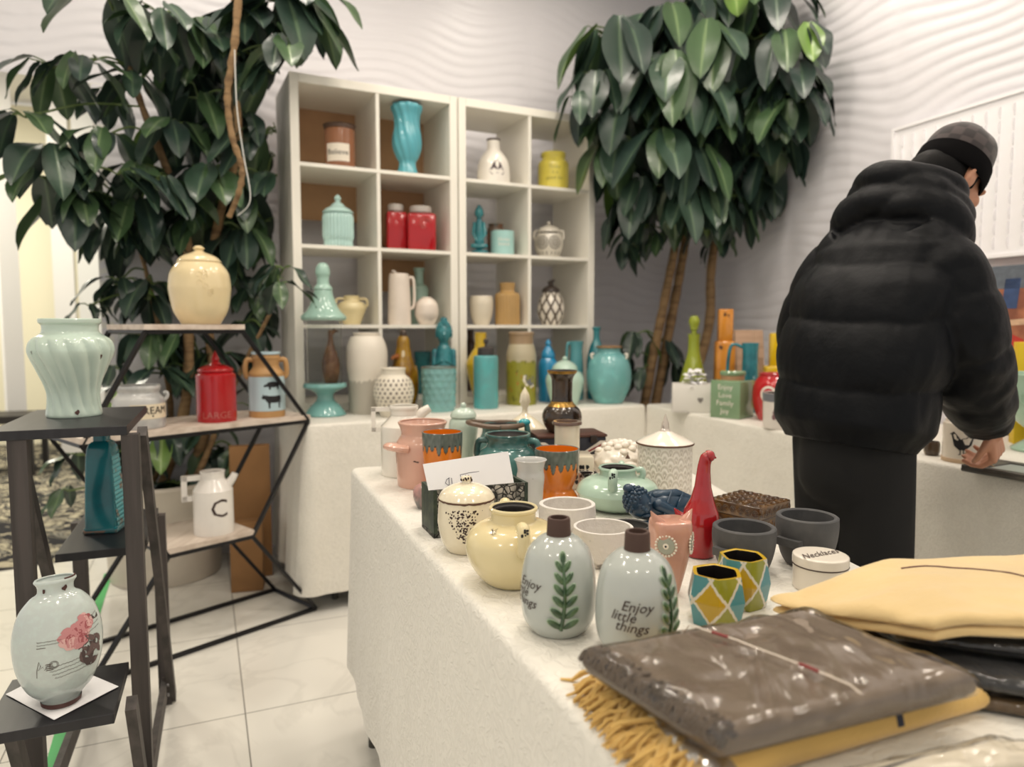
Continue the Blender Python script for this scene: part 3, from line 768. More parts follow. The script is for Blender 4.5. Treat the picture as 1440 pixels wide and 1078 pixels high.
bp = [(.66, 0, 1), (.72, .012), (.91, .1), (.995, .24), (1, .38), (.95, .56), (.82, .71), (.60, .80), (.42, .838), (.30, .848)]
vessel('bottle', 'pale grey-blue bottle with a green sprig facing out, left of the two with brown necks', 'bottle', 785, 722.5, 898, 106, Z, bp, g_sage, open_=False, rt=.3, extra=bottle_extra(.12, -.95), seg=90, n=6)
vessel('bottle', 'pale grey-blue bottle lettered Enjoy at its middle, touching the plastic-wrapped taupe throw', 'bottle', 894, 741, 930, 116, Z, bp, g_sage, open_=False, rt=.3, extra=bottle_extra(.88, -.08), seg=90, n=6)
# white rough planters
m_lime = mat('rough_white_clay', '#d9d4cd', rough=.85, bump=(60, .8, .004), speck=('#8d8780', 40, .66, .74))
def x(c):
    m = MB(); p, n = surf(c, 1.35, c.h*.45, -.002); ellipsoid(m, p, .006, .006, .006); m.build('lug', m_lime, c.root)
vessel('plant_pot', 'rough white clay pot between the orange cup and the brown-necked bottle', 'plant pot', 797.5, 697, 757, 80, Z, [(.80, 0, 1), (.86, .03), (.97, .3), (1, .6), (.985, .97)], m_lime, t=.14, seg=72, disp=rough_rim(.012), rimr=.3, extra=x)
vessel('plant_pot', 'larger rough white clay pot right behind the two sprig bottles', 'plant pot', 848, 727, 800, 84, Z, [(.74, 0, 1), (.80, .03), (.92, .3), (.985, .7), (1, .97)], m_lime, t=.1, seg=72, disp=rough_rim(.012), rimr=.3)
# grey-white goblet-shaped pot
vessel('vase', 'pale grey flared vase standing behind the front orange cup', 'vase', 746, 641, 716, 46, Z, [(.7, 0, 1), (.74, .03), (.8, .4), (.86, .62), (.8, .78), (.9, .93), (1, .99)], glaze('pale_grey_glaze', '#c9c8c4', speck=('#8f8a85', 40, .7, .76)), t=.09)
# square jar with a cylinder neck
loc, R, h = fit(797, 589, 688, 42, Z, 1., 1.); th = atan2(-loc.y, -loc.x)+.12; root = empty('candle_holder', loc, th); g_ivory = glaze('plain_ivory', '#e6dcc6')
m = MB(); box(m, -R*1.2, -R*1.0, 0, R*1.2, R*1.65, h*.50, 0, .004); m.build('body', g_ivory, root)
m = MB(); lathe(m, [(R*.84, h*.5), (R*.84, h*.95), (R*.7, h*.95), (R*.68, h*.55), (0, h*.52)], 48); m.build('neck', g_ivory, root)
m = MB(); lathe(m, [(R*.84, h*.945), (R*.98, h*.95), (R, h*.975), (R*.95, h), (R*.72, h), (R*.70, h*.95)], 48); m.build('rim', glaze('grey_brown_rim', '#6b564b'), root)
m = MB(); 
for i in range(16):
    y = R*(.5+.9*(i % 4)/4); zz = h*(.12+.3*(i//4)/4); vs = [(R*1.2+.0006, y+R*.12*cos(q)*(1+.5*sin(i*3+q)), zz+R*.16*sin(q)) for q in [j*pi/3 for j in range(6)]]; m.add(vs, [tuple(range(6))])
m.build('print', m_blk, root, smooth=False)
tag(root, 'ivory square jar with a tall round brown-rimmed neck behind the front orange cup', 'candle holder')
# black-and-white crackle jar
vessel('jar', 'small black and white crackled jar between the orange cup and the mint pot', 'jar', 824, 661, 699, 22, Z, [(.8, 0, 1), (.9, .05), (1, .5), (.98, .9), (1, .97)], glaze('crackle', '#e2dcd0', speck=('#17140f', 45, .5, .56)), t=.1, inner=m_darkin)
# flag box with a vase on top
bl = onz(805, 668, Z); br_ = radians(11)
root = empty('keepsake_box', bl, br_); bw, bd, bh = .178, .11, .104
m = MB(); box(m, -bw/2, 0, 0, bw/2, bd, bh-.0075, 0, .002); m.build('body', mat('navy_leather', '#20222e', rough=.45), root)
m = MB(); box(m, -bw/2-.003, -.003, bh-.007, bw/2+.003, bd+.003, bh, 0, .002); m.build('lid', mat('brown_leather', '#4e2f24', rough=.45), root)
def flagpoly(mb, P, mi):
    vs = [(x*bw/2, -.0008-mi*.0003, bh*.42+y*bh*.42) for x, y in P]; mb.add(vs, [tuple(range(len(P)))], mi)
m = MB()
for sx in (-1, 1):
    for sy in (-1, 1):
        P = [(sx*.16, sy*.16), (sx*.36, sy*.16), (sx*1, sy*.74), (sx*1, sy*1), (sx*.82, sy*1)]; flagpoly(m, P, 0)
        P = [(sx*.22, sy*.2), (sx*.33, sy*.2), (sx*1, sy*.84), (sx*1, sy*.96)]; flagpoly(m, P, 1)
flagpoly(m, [(-1, -.2), (1, -.2), (1, .2), (-1, .2)], 0); flagpoly(m, [(-.12, -1), (.12, -1), (.12, 1), (-.12, 1)], 0)
flagpoly(m, [(-1, -.11), (1, -.11), (1, .11), (-1, .11)], 1); flagpoly(m, [(-.07, -1), (.07, -1), (.07, 1), (-.07, 1)], 1)
fw, fr_ = mat('flag_white', '#e5ddd2', rough=.5), mat('flag_red', '#8e1f26', rough=.5); m.build('flag_print', [fw, fr_], root, smooth=False)
m = MB(); box(m, .045, -.009, bh-.02, .062, -.004, bh-.002, 0, .001); m.build('clasp', mat('dark_metal', '#3a3330', rough=.4, metal=.7), root)
tag(root, 'box printed with a red, white and blue crossed flag under a brown lid', 'box')
g_bronze = glaze('dark_bronze', '#2b2019', rough=.2, second=('#4a3826', 20, .45, .7))
bz = Z+bh+.0005; vy = bl.y+.06
def x(c):
    R, h = c.R, c.h; gm = mat('gold_glaze', '#a07c3c', rough=.28, metal=.75)
    for z0, z1, nm in ((.955, 1.0, 'gold_rim'), (.42, .50, 'gold_collar')):
        k = MB(); zs = [z0+(z1-z0)*i/6 for i in range(7)]; lathe(k, [(rad(c, q*h)+.0008, q*h) for q in zs], 48); k.build(nm, gm, c.root)
vessel('vase', 'dark bronze vase with gold collar standing on the flag-printed box', 'vase', 790, 519.5, 612, 56, bz, [(.66, 0, 1), (.72, .02), (.96, .15), (1, .25), (.9, .36), (.66, .44), (.52, .52), (.52, .78), (.56, .88), (.70, .96), (.74, 1)], g_bronze, Y=vy, t=.08, extra=x, inner=m_darkin, seg=56)
# lidded white dish
def x(c):
    R, h = c.R, c.h; k = MB(); lathe(k, [(R*.3, h*.62), (R*.14, h*.66), (R*.12, h*.72), (R*.27, h*.80), (R*.2, h*.9), (R*.1, h*.95), (0, h)], 20, lambda t, z, r, q: r*(1+.12*sin(6*t))); k.build('finial', g_cream, c.lid)
vessel('tureen', 'ivory covered dish with a pinecone finial, left of the bronze vase', 'dish', 738, 543, 653, 56, Z, [(.5, 0, 1), (.55, .03), (.9, .3), (.96, .44)], g_cream, open_=False, extra=x,
       lid=[(1, .44), (1.03, .46), (.95, .49), (.6, .57), (.3, .62), (0, .63)], seg=56, group=None)
# knobbly white sheep jar
def lump(d): return 1+.10*abs(nse(d.x*4.2, d.y*4.2, d.z*4.2+3))+.05*sin(9*d.x)*sin(9*d.y)*sin(8*d.z)
loc, R, h = fit(873, 617, 683, 82, Z, .8, .4); th = atan2(-loc.y, -loc.x); root = empty('cookie_jar', loc, th); g_wool = glaze('warm_white_glaze', '#eae2d4')
m = MB(); ellipsoid(m, (0, 0, h*.46), R*.92, R*.96, h*.46, None, 56, 36, disp=lump); m.build('body', g_wool, root)
m = MB()
for i in range(26):
    t = i*2.39996; q = .15+.8*(i/26); ellipsoid(m, (R*.9*q*cos(t)*.9, R*.9*q*sin(t), h*(.98-.28*q*q)), R*.15, R*.15, R*.11, seg=10, rings=6)
m.build('curls', g_wool, root)
m = MB(); ellipsoid(m, (R*.98, R*.30, h*.42), R*.18, R*.32, h*.2, None, 20, 12); fc = m.build('muzzle', g_wool, root)
m = MB(); e = Vector((R*.93, R*.22, h*.72)); m.add([e+Vector((.0, -.006, -.004)), e+Vector((0, .006, -.004)), e+Vector((-.003, 0, .007)), e+Vector((.004, 0, 0))], [(0, 1, 3), (1, 2, 3), (2, 0, 3), (0, 2, 1)]); m.build('nose', m_band, fc)
tag(root, 'knobbly warm-white animal-shaped jar left of the scallop jar with the spire lid', 'jar')
# scallop jar with spire lid
def scal_v(t, q):
    n = 15; u = t/(2*pi)*n; v = q/.092
    for row in (int(v)-1, int(v)):          # each fan rises from its row; the lower row lies on top
        uu = u+.5*(row % 2); cu = fl(uu)+.5; d = sqrt(((uu-cu)*2)**2+((v-row)*.62)**2)
        if d < 1.: return .5+.5*cos(d*2*pi*2.)
    return 0.
def scal_disp(R, h):
    return lambda t, z, r, k: r if not (.03 < z/h < .60 and r > R*.85) else r*(1-.03*(1-scal_v(t, z/h)))
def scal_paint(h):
    a, b = hx('#cdc4b6'), hx('#ece5d9')  # groove colour darkened to paint shade into the fan relief
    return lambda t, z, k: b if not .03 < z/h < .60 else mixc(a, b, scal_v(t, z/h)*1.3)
loc, R, h = fit(934, 580.5, 702, 77, Z, 1., 0.)
def x(c):
    k = MB(); pts = [Vector((c.R*1.03*cos(t), c.R*1.03*sin(t), c.h*.633)) for t in [2*pi*i/64 for i in range(65)]]; tube(k, pts, c.R*.035, 8, 0, 1.2, cap=False); k.build('dark_band', m_band, c.lid)
    k = MB(); lathe(k, [(c.R*.26, c.h*.765), (c.R*.19, c.h*.79), (c.R*.15, c.h*.81), (c.R*.13, c.h*.87), (c.R*.075, c.h*.93), (0, c.h)], 8); k.build('finial', glaze('pearl_finial', '#cdc2b6', speck=('#4a3830', 30, .56, .62)), c.lid, sharp=20)
sd = scal_disp(R, h)
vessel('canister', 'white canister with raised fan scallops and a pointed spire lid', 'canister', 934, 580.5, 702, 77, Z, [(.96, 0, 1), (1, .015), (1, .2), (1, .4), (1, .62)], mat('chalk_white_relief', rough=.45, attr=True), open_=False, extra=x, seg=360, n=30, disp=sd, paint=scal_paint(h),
       lid=[(1.0, .625), (1.03, .635), (1.02, .65), (.8, .69), (.4, .75), (.2, .78), (0, .79)], lidmat=g_wool)
# mint squat pot
g_mint2 = glaze('sea_green_glaze', '#b0c9b6')
def x(c):
    ear(c, -.12, .74, g_mint2, 1.1); ear(c, pi-.12, .74, g_mint2, .8)
    ear(c, 1.45, .80, g_mint2, .7, False)
vessel('squat_pot', 'sea-green squat pot with small ear handles, left of the reclining blue figure', 'pot', 868, 651, 722, 116, Z,
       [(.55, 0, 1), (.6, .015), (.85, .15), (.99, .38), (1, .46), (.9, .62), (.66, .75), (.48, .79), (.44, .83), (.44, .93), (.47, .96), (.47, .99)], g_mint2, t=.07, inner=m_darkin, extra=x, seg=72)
# small dark stone bowl
vessel('bowl', 'small dark grey stone bowl tucked behind the pink owl', 'bowl', 884, 729, 768, 62, Z, [(.7, 0, 1), (.85, .2), (1, .7), (.99, .97)], mat('dark_stone', '#4b4a49', rough=.7, bump=(40, .5, .003)), t=.12)
# ---------------------------------------------------------------- more on the front table
# reclining blue figure
g_navy = mat('navy_bronze', '#1d3a50', rough=.35, second=('#3a4d60', 16, .5, .7), speck=('#6b5a4c', 30, .7, .78), coat=.2)
p = onz(905, 747, Z); q = onz(1004, 748, Z); q = Vector((q.x, p.y+.055, Z)); ux = (q-p).normalized(); root = empty('reclining_figure', p, atan2(ux.y, ux.x)); s = (q-p).length/.16
m = MB()
capsule(m, [(.02*s, .045*s, .040*s), (.06*s, .04*s, .040*s), (.11*s, .038*s, .036*s), (.16*s, .036*s, .026*s), (.20*s, .034*s, .018*s)], [.026*s, .036*s, .034*s, .024*s, .015*s], 24)
capsule(m, [(.045*s, .012*s, .05*s), (.075*s, .004*s, .035*s), (.10*s, .002*s, .012*s)], [.014*s, .012*s, .010*s], 14)
capsule(m, [(.05*s, .03*s, .065*s), (.10*s, .026*s, .066*s), (.15*s, .03*s, .045*s)], [.012*s, .011*s, .009*s], 14)
capsule(m, [(-.012*s, .01*s, .012*s), (.02*s, .004*s, .010*s), (.05*s, .002*s, .010*s)], [.009*s, .011*s, .009*s], 12)
for i in range(4): tube(m, spl([(.05*s+.03*s*i, .003*s, .02*s), (.06*s+.03*s*i, .002*s+.0*i, .05*s), (.085*s+.03*s*i, .02*s, .075*s-.006*s*i)], 5), .0025*s, 6)
m.build('robed_body', g_navy, root)
m = MB(); hc = Vector((.002*s, .026*s, .056*s))
ellipsoid(m, hc, .029*s, .027*s, .036*s, Matrix.Rotation(-.55, 3, 'Y'), 28, 20)
ellipsoid(m, hc+Vector((-.004*s, -.024*s, -.006*s)), .0045*s, .007*s, .006*s)
capsule(m, [hc+Vector((.004*s, -.022*s, -.006*s)), hc+Vector((.001*s, -.029*s, -.011*s))], [.003*s, .005*s], 8)
ellipsoid(m, hc+Vector((.008*s, -.021*s, -.024*s)), .010*s, .006*s, .004*s)
for sx in (-1, 1): ellipsoid(m, hc+Vector((.002*s+sx*.011*s, -.0225*s, .001*s)), .007*s, .004*s, .0025*s)
ellipsoid(m, hc+Vector((.026*s, -.004*s, -.004*s)), .004*s, .006*s, .014*s)
hd = m.build('head', g_navy, root)
m = MB()
for i in range(90):
    z = 1-1.15*(i/90); t = i*2.39996; r_ = sqrt(max(0, 1-z*z)); d = Vector((r_*cos(t), r_*sin(t), z))
    if d.y < -.55 and d.z < .45: continue
    pp = hc + Matrix.Rotation(-.55, 3, 'Y') @ Vector((d.x*.029*s, d.y*.027*s, d.z*.036*s)); ellipsoid(m, pp, .0042*s, .0042*s, .0042*s, seg=8, rings=5)
ellipsoid(m, hc+Vector((-.022*s, .003*s, .032*s)), .012*s, .012*s, .010*s)
m.build('curled_hair', g_navy, hd)
tag(root, 'dark blue reclining figure with curled hair lying between the red bird and the mint pot', 'statue')
# red long-necked bird
g_red = glaze('deep_red_glaze', '#a3121a', rough=.1, coat=.6)
loc, R, h = fit(984, 637, 787, 57, Z, .72, 0.); th = atan2(-loc.y, -loc.x); root = empty('bird_vase', loc, th)
m = MB(); P = [(0, 0, 0.002), (0, 0, h*.06), (0, 0, h*.2), (0, 0, h*.33), (0, R*.02, h*.44), (0, R*.06, h*.55), (0, R*.08, h*.68), (0, R*.10, h*.82), (0, R*.14, h*.90), (0, R*.22, h*.955), (0, R*.34, h*.975)]
rr = [R*.70, R*.74, R*.88, R*.97, R*.86, R*.60, R*.42, R*.34, R*.31, R*.31, R*.24]
capsule(m, spl(P, 5), [rr[0]]+[rr[min(int(i/5), 9)]*(1-(i % 5)/5)+rr[min(int(i/5)+1, 10)]*((i % 5)/5) for i in range(1, 51)], 36)
for v in range(len(m.v)):
    if m.v[v][2] < 0.001: m.v[v] = (m.v[v][0], m.v[v][1], .001)
body = m.build('body', g_red, root)
m = MB(); capsule(m, [(0, R*.42, h*.978), (0, R*.66, h*.962)], [R*.17, R*.05], 14); m.build('beak', g_red, root)
m = MB(); capsule(m, [(0, -R*.5, h*.28), (0, -R*1.0, h*.37), (0, -R*1.28, h*.44)], [R*.55, R*.3, R*.06], 18, 0, .7); m.build('tail', g_red, root)
tag(root, 'glossy red long-necked bird vase standing behind the pink owl', 'vase')
# pink owl
g_owl = glaze('salmon_glaze', '#cf9a86'); m_eye = glaze('owl_eye_grey', '#a5a696'); m_dot = glaze('owl_dot_cream', '#eadfcd')
loc, R, h = fit(941, 712, 838, 62, Z, .5, .8); th = atan2(-loc.y, -loc.x); root = empty('owl_figurine', loc, th+.42)
S = cr([(.38, 0, 1), (.46, .04), (.66, .25), (.80, .42), (.90, .6), (.96, .78), (.93, .88), (.84, .90)], 6)
def sq(t, z, r, k): n = 3.4; return r*(abs(cos(t))**n+abs(sin(t))**n)**(-1/n)*.93*(1+.010*max(0, sin(t*26))*(z < h*.42)*(.5+.5*sin(z/h*95)))
m = MB(); lathe(m, [(0, 0)]+[(r*R, q*h) for r, q in S]+[(0, h*.885)], 120, sq)
m.build('body', g_owl, root)
for sy in (-1, 1):
    m = MB(); capsule(m, [(R*.15, sy*R*.62, h*.85), (R*.12, sy*R*.80, h*.93), (R*.10, sy*R*1.0, h*1.015)], [R*.34, R*.2, R*.03], 14, 0, .6); m.build('ear', g_owl, root)
def eye(a):
    e = Vector((cos(a), sin(a), 0)); s_ = Vector((-sin(a), cos(a), 0)); cpt = e*(R*.955)+Vector((0, 0, h*.64)); M = Matrix((s_, Vector((0, 0, 1)), e)).transposed()
    k = MB(); ellipsoid(k, cpt, R*.40, R*.40, R*.07, M, 28, 10); o = k.build('eye', m_eye, root)
    k = MB()
    for i in range(20):
        t = 2*pi*i/20; ellipsoid(k, cpt+s_*R*.46*cos(t)+Vector((0, 0, R*.46*sin(t)))+e*R*.02, R*.062, R*.062, R*.05, M, 8, 6)
    k.build('eye_dots', m_dot, o)
    k = MB(); ellipsoid(k, cpt+e*R*.06, R*.14, R*.14, R*.035, M, 16, 8); k.build('eye_ring', m_dot, o)
    k = MB(); ellipsoid(k, cpt+e*R*.085, R*.055, R*.055, R*.03, M, 12, 8); k.build('pupil', m_blk, o)
eye(-.60); eye(.97)
m = MB(); capsule(m, [(R*.72, R*.14, h*.60), (R*.80, R*.16, h*.53)], [R*.12, R*.03], 10); m.build('beak', g_owl, root)
tag(root, 'pink owl figurine with round dotted grey eyes beside the brown-necked bottle', 'figurine')
# carved brown box
g_amber = glaze('amber_brown_glaze', '#42290f', rough=.2, second=('#654415', 50, .45, .65), coat=.5)
Zt = Z+.052; cn = onz(1068, 715, Zt); cl = onz(1010, 697, Zt); crr = onz(1112, 702, Zt); ax = Vector((crr.x-cn.x, crr.y-cn.y, 0)); al = ax.length; ax.normalize(); ay = Vector((-ax.y, ax.x, 0)); bl_ = Vector((cl.x-cn.x, cl.y-cn.y, 0)).length
root = empty('trinket_box', (cn.x, cn.y, Z), atan2(ax.y, ax.x)); e_ = al*.03
m = MB(); box(m, e_, e_, 0, al-e_, bl_-e_, .028, 0, .002)
def rings(mb, f, w, hh, nx, ny, r0):
    for i in range(nx):
        for j in range(ny):
            cx, cy = w*(i+.5)/nx, hh*(j+.5)/ny
            for q in (1., .5):
                pts = [Vector(f(cx+r0*q*cos(t), cy+r0*q*sin(t))) for t in [2*pi*k/14 for k in range(15)]]; tube(mb, pts, .0011, 5, cap=False)
rings(m, lambda x, y: (x, e_, y), al, .026, 7, 1, .006); rings(m, lambda x, y: (e_, x, y), bl_, .026, 7, 1, .006)
m.build('base', g_amber, root, sharp=50)
m = MB(); box(m, 0, 0, .0285, al, bl_, .052, 0, .002); rings(m, lambda x, y: (x, y, .052), al, bl_, 6, 6, .0065); rings(m, lambda x, y: (x, 0, y+.028), al, .024, 7, 1, .006); rings(m, lambda x, y: (0, x, y+.028), bl_, .024, 7, 1, .006)
m.build('lid', g_amber, root, sharp=50)
tag(root, 'square brown glazed box carved with rings, behind the dark grey cups', 'box')
# dark grey concrete cups
m_conc = mat('dark_concrete', '#4a4a4b', rough=.75, bump=(35, .6, .003), second=('#5c5b5a', 14, .45, .65), speck=('#85827e', 22, .74, .8))
def x(c):
    R, h = c.R, c.h
    for a in (-.55, pi+.25):
        m = MB()
        p, n = surf(c, a, h*.52, -.003); e = Vector((cos(a), sin(a), 0)); bar(m, p+Vector((-sin(a), cos(a), 0))*R*.42+e*.004, p-Vector((-sin(a), cos(a), 0))*R*.42+e*.004, .014, .012, 0)
        m.build('handle', m_conc, c.root, sharp=30)
for px, pt, pb, w, lab in ((1045, 726, 812, 91, 'dark grey concrete cup right behind the diamond-patterned planters'), (1133, 712, 800, 90, 'dark grey concrete cup behind the white lidded jar, beside the carved brown box')):
    vessel('concrete_cup', lab, 'cup', px, pt, pb, w, Z, [(.60, 0, 1), (.66, .02), (.82, .2), (.95, .5), (1, .75), (.99, .96)], m_conc, t=.17, seg=72, disp=rough_rim(.008), extra=x, rimr=.35, floor=.15, group='dark concrete cups')
# diamond planters
def diamond(label, px, pt, pb, w, yaw):
    loc, R, h = fit(px, pt, pb, w, Z, .86, .8); th = atan2(-loc.y, -loc.x); root = empty('faceted_planter', loc, th+yaw); n = 6; nz = 42; seg = 36
    A = [hx('#3f8f99'), hx('#c7a418'), hx('#9aa428'), hx('#d3a51c')]; W_ = hx('#d9d2c2')
    def rad_(t, q):      # facets: waist vertices alternate with the rim's
        base = .84+.16*(1-abs(q-.5)*2)
        a = (t % (pi/3))-pi/6; hexr = cos(pi/6)/cos(a)
        return R*base*(1-(1-hexr)*.75)
    vs = []; fs = []; ms = []; big = n*seg
    for j in range(nz+1):
        for i in range(big): t = 2*pi*i/big; r = rad_(t, j/nz); vs.append((r*cos(t), r*sin(t), h*j/nz))
    for j in range(nz):
        for i in range(big):
            u = (i+.5)/seg*5/6+.25; v = (j+.5)/nz*1.16-.08; p_, q_ = u+v, u-v; ip, iq = fl(p_), fl(q_); dp = min(p_-ip, 1-p_+ip); dq = min(q_-iq, 1-q_+iq)
            row, colm = int(ip-iq), (int(ip+iq)//2) % 5
            if min(dp, dq) < .05: k = 4
            else: k = (0, 1, 0, 0, 1)[colm] if row == 1 else (2, 0, 2, 2, 0)[colm]
            a = j*big+i; b = j*big+(i+1) % big; fs.append((a, b, b+big, a+big)); ms.append(k)
    top = nz*big; r0 = len(vs)
    for q, z in ((.90, h), (.84, h*.99), (.82, h*.9), (.80, h*.15)):
        for i in range(big): t = 2*pi*i/big; r = rad_(t, 1.)*q; vs.append((r*cos(t), r*sin(t), z))
    for k in range(4):
        lo = top if k == 0 else r0+(k-1)*big; hi = r0+k*big
        for i in range(big): j = (i+1) % big; fs.append((lo+i, lo+j, hi+j, hi+i)); ms.append(5 if k < 1 else (5 if k == 1 else 6))
    fs.append(tuple(r0+3*big+i for i in range(big))); ms.append(6); fs.append(tuple(range(big-1, -1, -1))); ms.append(4)
    m = MB(); m.add(vs, fs, ms)
    mats = [glaze('diamond_teal', '#4e8c92'), glaze('diamond_mustard', '#b8961a'), glaze('diamond_olive', '#8d8e26'), glaze('diamond_gold', '#c09a1e'), glaze('diamond_white_line', '#d6cfbf'), glaze('diamond_yellow_rim', '#c3a12a'), g_black]
    m.build('body', mats, root, sharp=25); return tag(root, label, 'planter')
diamond('diamond-patterned teal and mustard planter, the nearer of the two', 1006, 792, 887, 88, .1)
diamond('diamond-patterned teal and mustard planter half hidden behind its twin', 1043, 771, 861, 80, .35)
# necklace jar
def x(c):
    k = MB(); pts = [Vector((c.R*.985*cos(t), c.R*.985*sin(t), c.h*.655)) for t in [2*pi*i/72 for i in range(73)]]; tube(k, pts, c.R*.03, 6, cap=False); k.build('dark_seam', m_ink, c.lid)
    V, Fs = text_tris('Necklaces'); k = MB(); z = c.h*.93
    k.add([(-(p.x*.0125+p.y*.028)+c.R*.05, p.x*.0112-p.y*.007, z+.0008) for p in V], Fs); k.build('lettering', m_ink, c.lid, smooth=False)
vessel('lidded_jar', 'white round jar lettered Necklaces on its lid, next to the yellow folded throw', 'jar', 1152.5, 765, 838, 81, Z, [(.93, 0, 1), (.97, .02), (.97, .3), (.975, .64)], g_wool, open_=False, rt=.85,
       lid=[(.98, .66), (1, .68), (1, .86), (.97, .91), (.88, .925, 1), (.5, .928), (0, .93)], extra=x, seg=72)

# ---------------------------------------------------------------- folded throws
def soft(C, z0, z1, nu=48, nv=36, edge=.035, seed=0, amp=.004, dome=.006, fold=0, bag=0., zf=None):
    """a folded textile: rounded slab over the four corners C (xy). returns the mesh and its surface function"""
    C = [Vector((*c[:2], 0)) for c in C]; mb = MB(); vs = []; fs = []
    lu = (C[1]-C[0]).length; lv = (C[3]-C[0]).length; hh = z1-z0
    def prof(d): d = max(0., min(1., d/edge)); return sqrt(max(0., 1-(1-d)**2))
    def P(u, v, top):
        p = C[0].lerp(C[1], u).lerp(C[3].lerp(C[2], u), v)
        # rounded plan corners
        d = min(u*lu, (1-u)*lu, v*lv, (1-v)*lv); e = prof(d)
        n = nse(u*3.1+seed, v*3.3, seed*1.7)*amp+nse(u*8+seed, v*9, seed)*amp*.45
        zc = z0+hh*.45
        base = zf(p.x, p.y) if zf else 0.
        z = zc+(hh*.55+n+dome*sin(pi*u)*sin(pi*v))*e if top else zc-hh*.45*e
        w = Vector((nse(v*5+seed, 2., seed), nse(u*5+seed, 7., seed), 0))*amp*1.6*(1-e)
        return Vector((p.x+w.x, p.y+w.y, z+base))
    def g(k): t = k; return .5-.5*cos(pi*t)*(.55+.45*abs(cos(pi*t)))
    us = [max(0., min(1., g(i/nu))) for i in range(nu+1)]; vs_ = [max(0., min(1., g(j/nv))) for j in range(nv+1)]
    idx = {}
    for top in (1, 0):
        for j, v in enumerate(vs_):
            for i, u in enumerate(us):
                brd = i in (0, nu) or j in (0, nv)
                if brd and (i, j, 1) in idx and not top: idx[(i, j, 0)] = idx[(i, j, 1)]; continue
                idx[(i, j, top)] = len(vs); vs.append(P(u, v, top))
    for top in (1, 0):
        for j in range(nv):
            for i in range(nu):
                q = (idx[(i, j, top)], idx[(i+1, j, top)], idx[(i+1, j+1, top)], idx[(i, j+1, top)]); fs.append(q if top else q[::-1])
    mb.add(vs, fs); return mb, P
def grow(mb, c, k, dz, seed, amp):
    """a loose bag around the same slab"""
    out = MB(); c = Vector(c)
    for p in mb.v:
        q = Vector(p)-c; n = nse(p[0]*38+seed, p[1]*38, p[2]*20+seed)*amp + abs(nse(p[0]*18, p[1]*22, seed))*amp
        out.v.append(tuple(c+Vector((q.x*k, q.y*k, q.z+(dz+n if q.z > 0 else -.0006)))))
    out.f = list(mb.f); out.m = [0]*len(mb.f); out.c = [(1, 1, 1)]*len(out.v); return out
def wool(name, col, **k): k.setdefault('rough', .95); k.setdefault('sheen', .4); k.setdefault('bump', (260, .35, .002)); k.setdefault('vary', .08); return mat(name, col, **k)
def centre(C): return sum((Vector((*c[:2], 0)) for c in C), Vector())/4
def shift(C, c): return [Vector((p[0]-c.x, p[1]-c.y, 0)) for p in C]
def fringe(A, B, out, z, n, L, m, name, parent, seed, w=.0014, drop=.012):
    r_ = random.Random(seed); mb = MB(); A = Vector(A); B = Vector(B); out = Vector(out).normalized(); al = (B-A).normalized()
    for i in range(n):
        for _ in range(2):
            t = (i+r_.random())/n; p = A.lerp(B, t)+Vector((0, 0, z+r_.uniform(-.004, .012))); l = L*r_.uniform(.6, 1.15); k = al*r_.uniform(-.6, .6)
            d = (out+k).normalized(); q = [p-out*.006]
            for j in range(1, 6): f = j/5; q.append(p+d*l*f+al*(.004*sin(f*7+i)*r_.uniform(.4, 1.4))+Vector((0, 0, -drop*f*f+.006*sin(f*pi)*r_.random())))
            for b in range(len(q)):
                if q[b].z < Z-z0_[0]+.001: q[b].z = Z-z0_[0]+.001
            tube(mb, q, [w, w, w*1.05, w, w*.9, w*.5], 5)
    o = mb.build(name, m, parent); return o
z0_ = [Z]
# 1 white wrapped textile at the bottom right with a navy stripe
C = [onz(1075, 1122, Z), onz(1500, 1095, Z), onz(1450, 1062, Z), onz(1400, 1052, Z)]; c = centre(C); c.z = Z+.001
mb, P = soft(shift(C, c), 0, .012, seed=3, amp=.002, dome=.003); root = empty('folded_throw', c); o = mb.build('folded_cloth', wool('ivory_wool', '#e9e0cc'), root)
st = MB(); 
for k in range(24): 
    for u in (.27, .31): st.v.append(tuple(P(u, .04+.92*k/23, 1)+Vector((0, 0, .0006)))); st.c.append((1, 1, 1))
for k in range(23): st.f.append((2*k, 2*k+1, 2*k+3, 2*k+2)); st.m.append(0)
st.build('navy_stripe', wool('navy_wool', '#262a3c'), o)
g = grow(mb, (0, 0, .004), 1.02, .0015, 3, .004); g.build('clear_bag', film('clear_film', amount=.05, strength=.5), root)
tag(root, 'ivory folded throw in clear plastic lying flat at the bottom right corner of the table', 'throw')
# 2 yellow fringed throw
zY = .030
C = [onz(1010, 1105, Z+.01), onz(1392, 990, Z+.01), onz(1120, 905, Z+.01), onz(872, 950, Z+.01)]; c = centre(C); c.z = Z
m_yel = wool('mustard_wool', '#d9b266')
mb, P = soft(shift(C, c), 0.0, zY, seed=5, amp=.003, dome=.0, edge=.014); root = empty('fringed_throw', (c.x, c.y, Z+.0005)); z0_[0] = Z
fo_ = mb.build('folded_cloth', m_yel, root); K = shift(C, c)
ou = (K[3]+K[0])/2-(K[1]+K[2])/2
fringe(K[3]+(K[3]-K[0])*.02, K[0]+(K[0]-K[3])*.30, ou, .014, 210, .056, m_yel, 'fringe', root, 5, .0023, .016)
st = MB()
for k in range(10):
    for u in (.615, .64): q = P(u, .0+.10*k/9, 1); st.v.append(tuple(q+Vector((0, 0, .0006))-Vector((ou.x, ou.y, 0)).normalized()*0+Vector((.0002, -.0006, 0)))); st.c.append((1, 1, 1))
for k in range(9): st.f.append((2*k, 2*k+1, 2*k+3, 2*k+2)); st.m.append(0)
st.build('navy_stripe', MATS['navy_wool'], fo_)
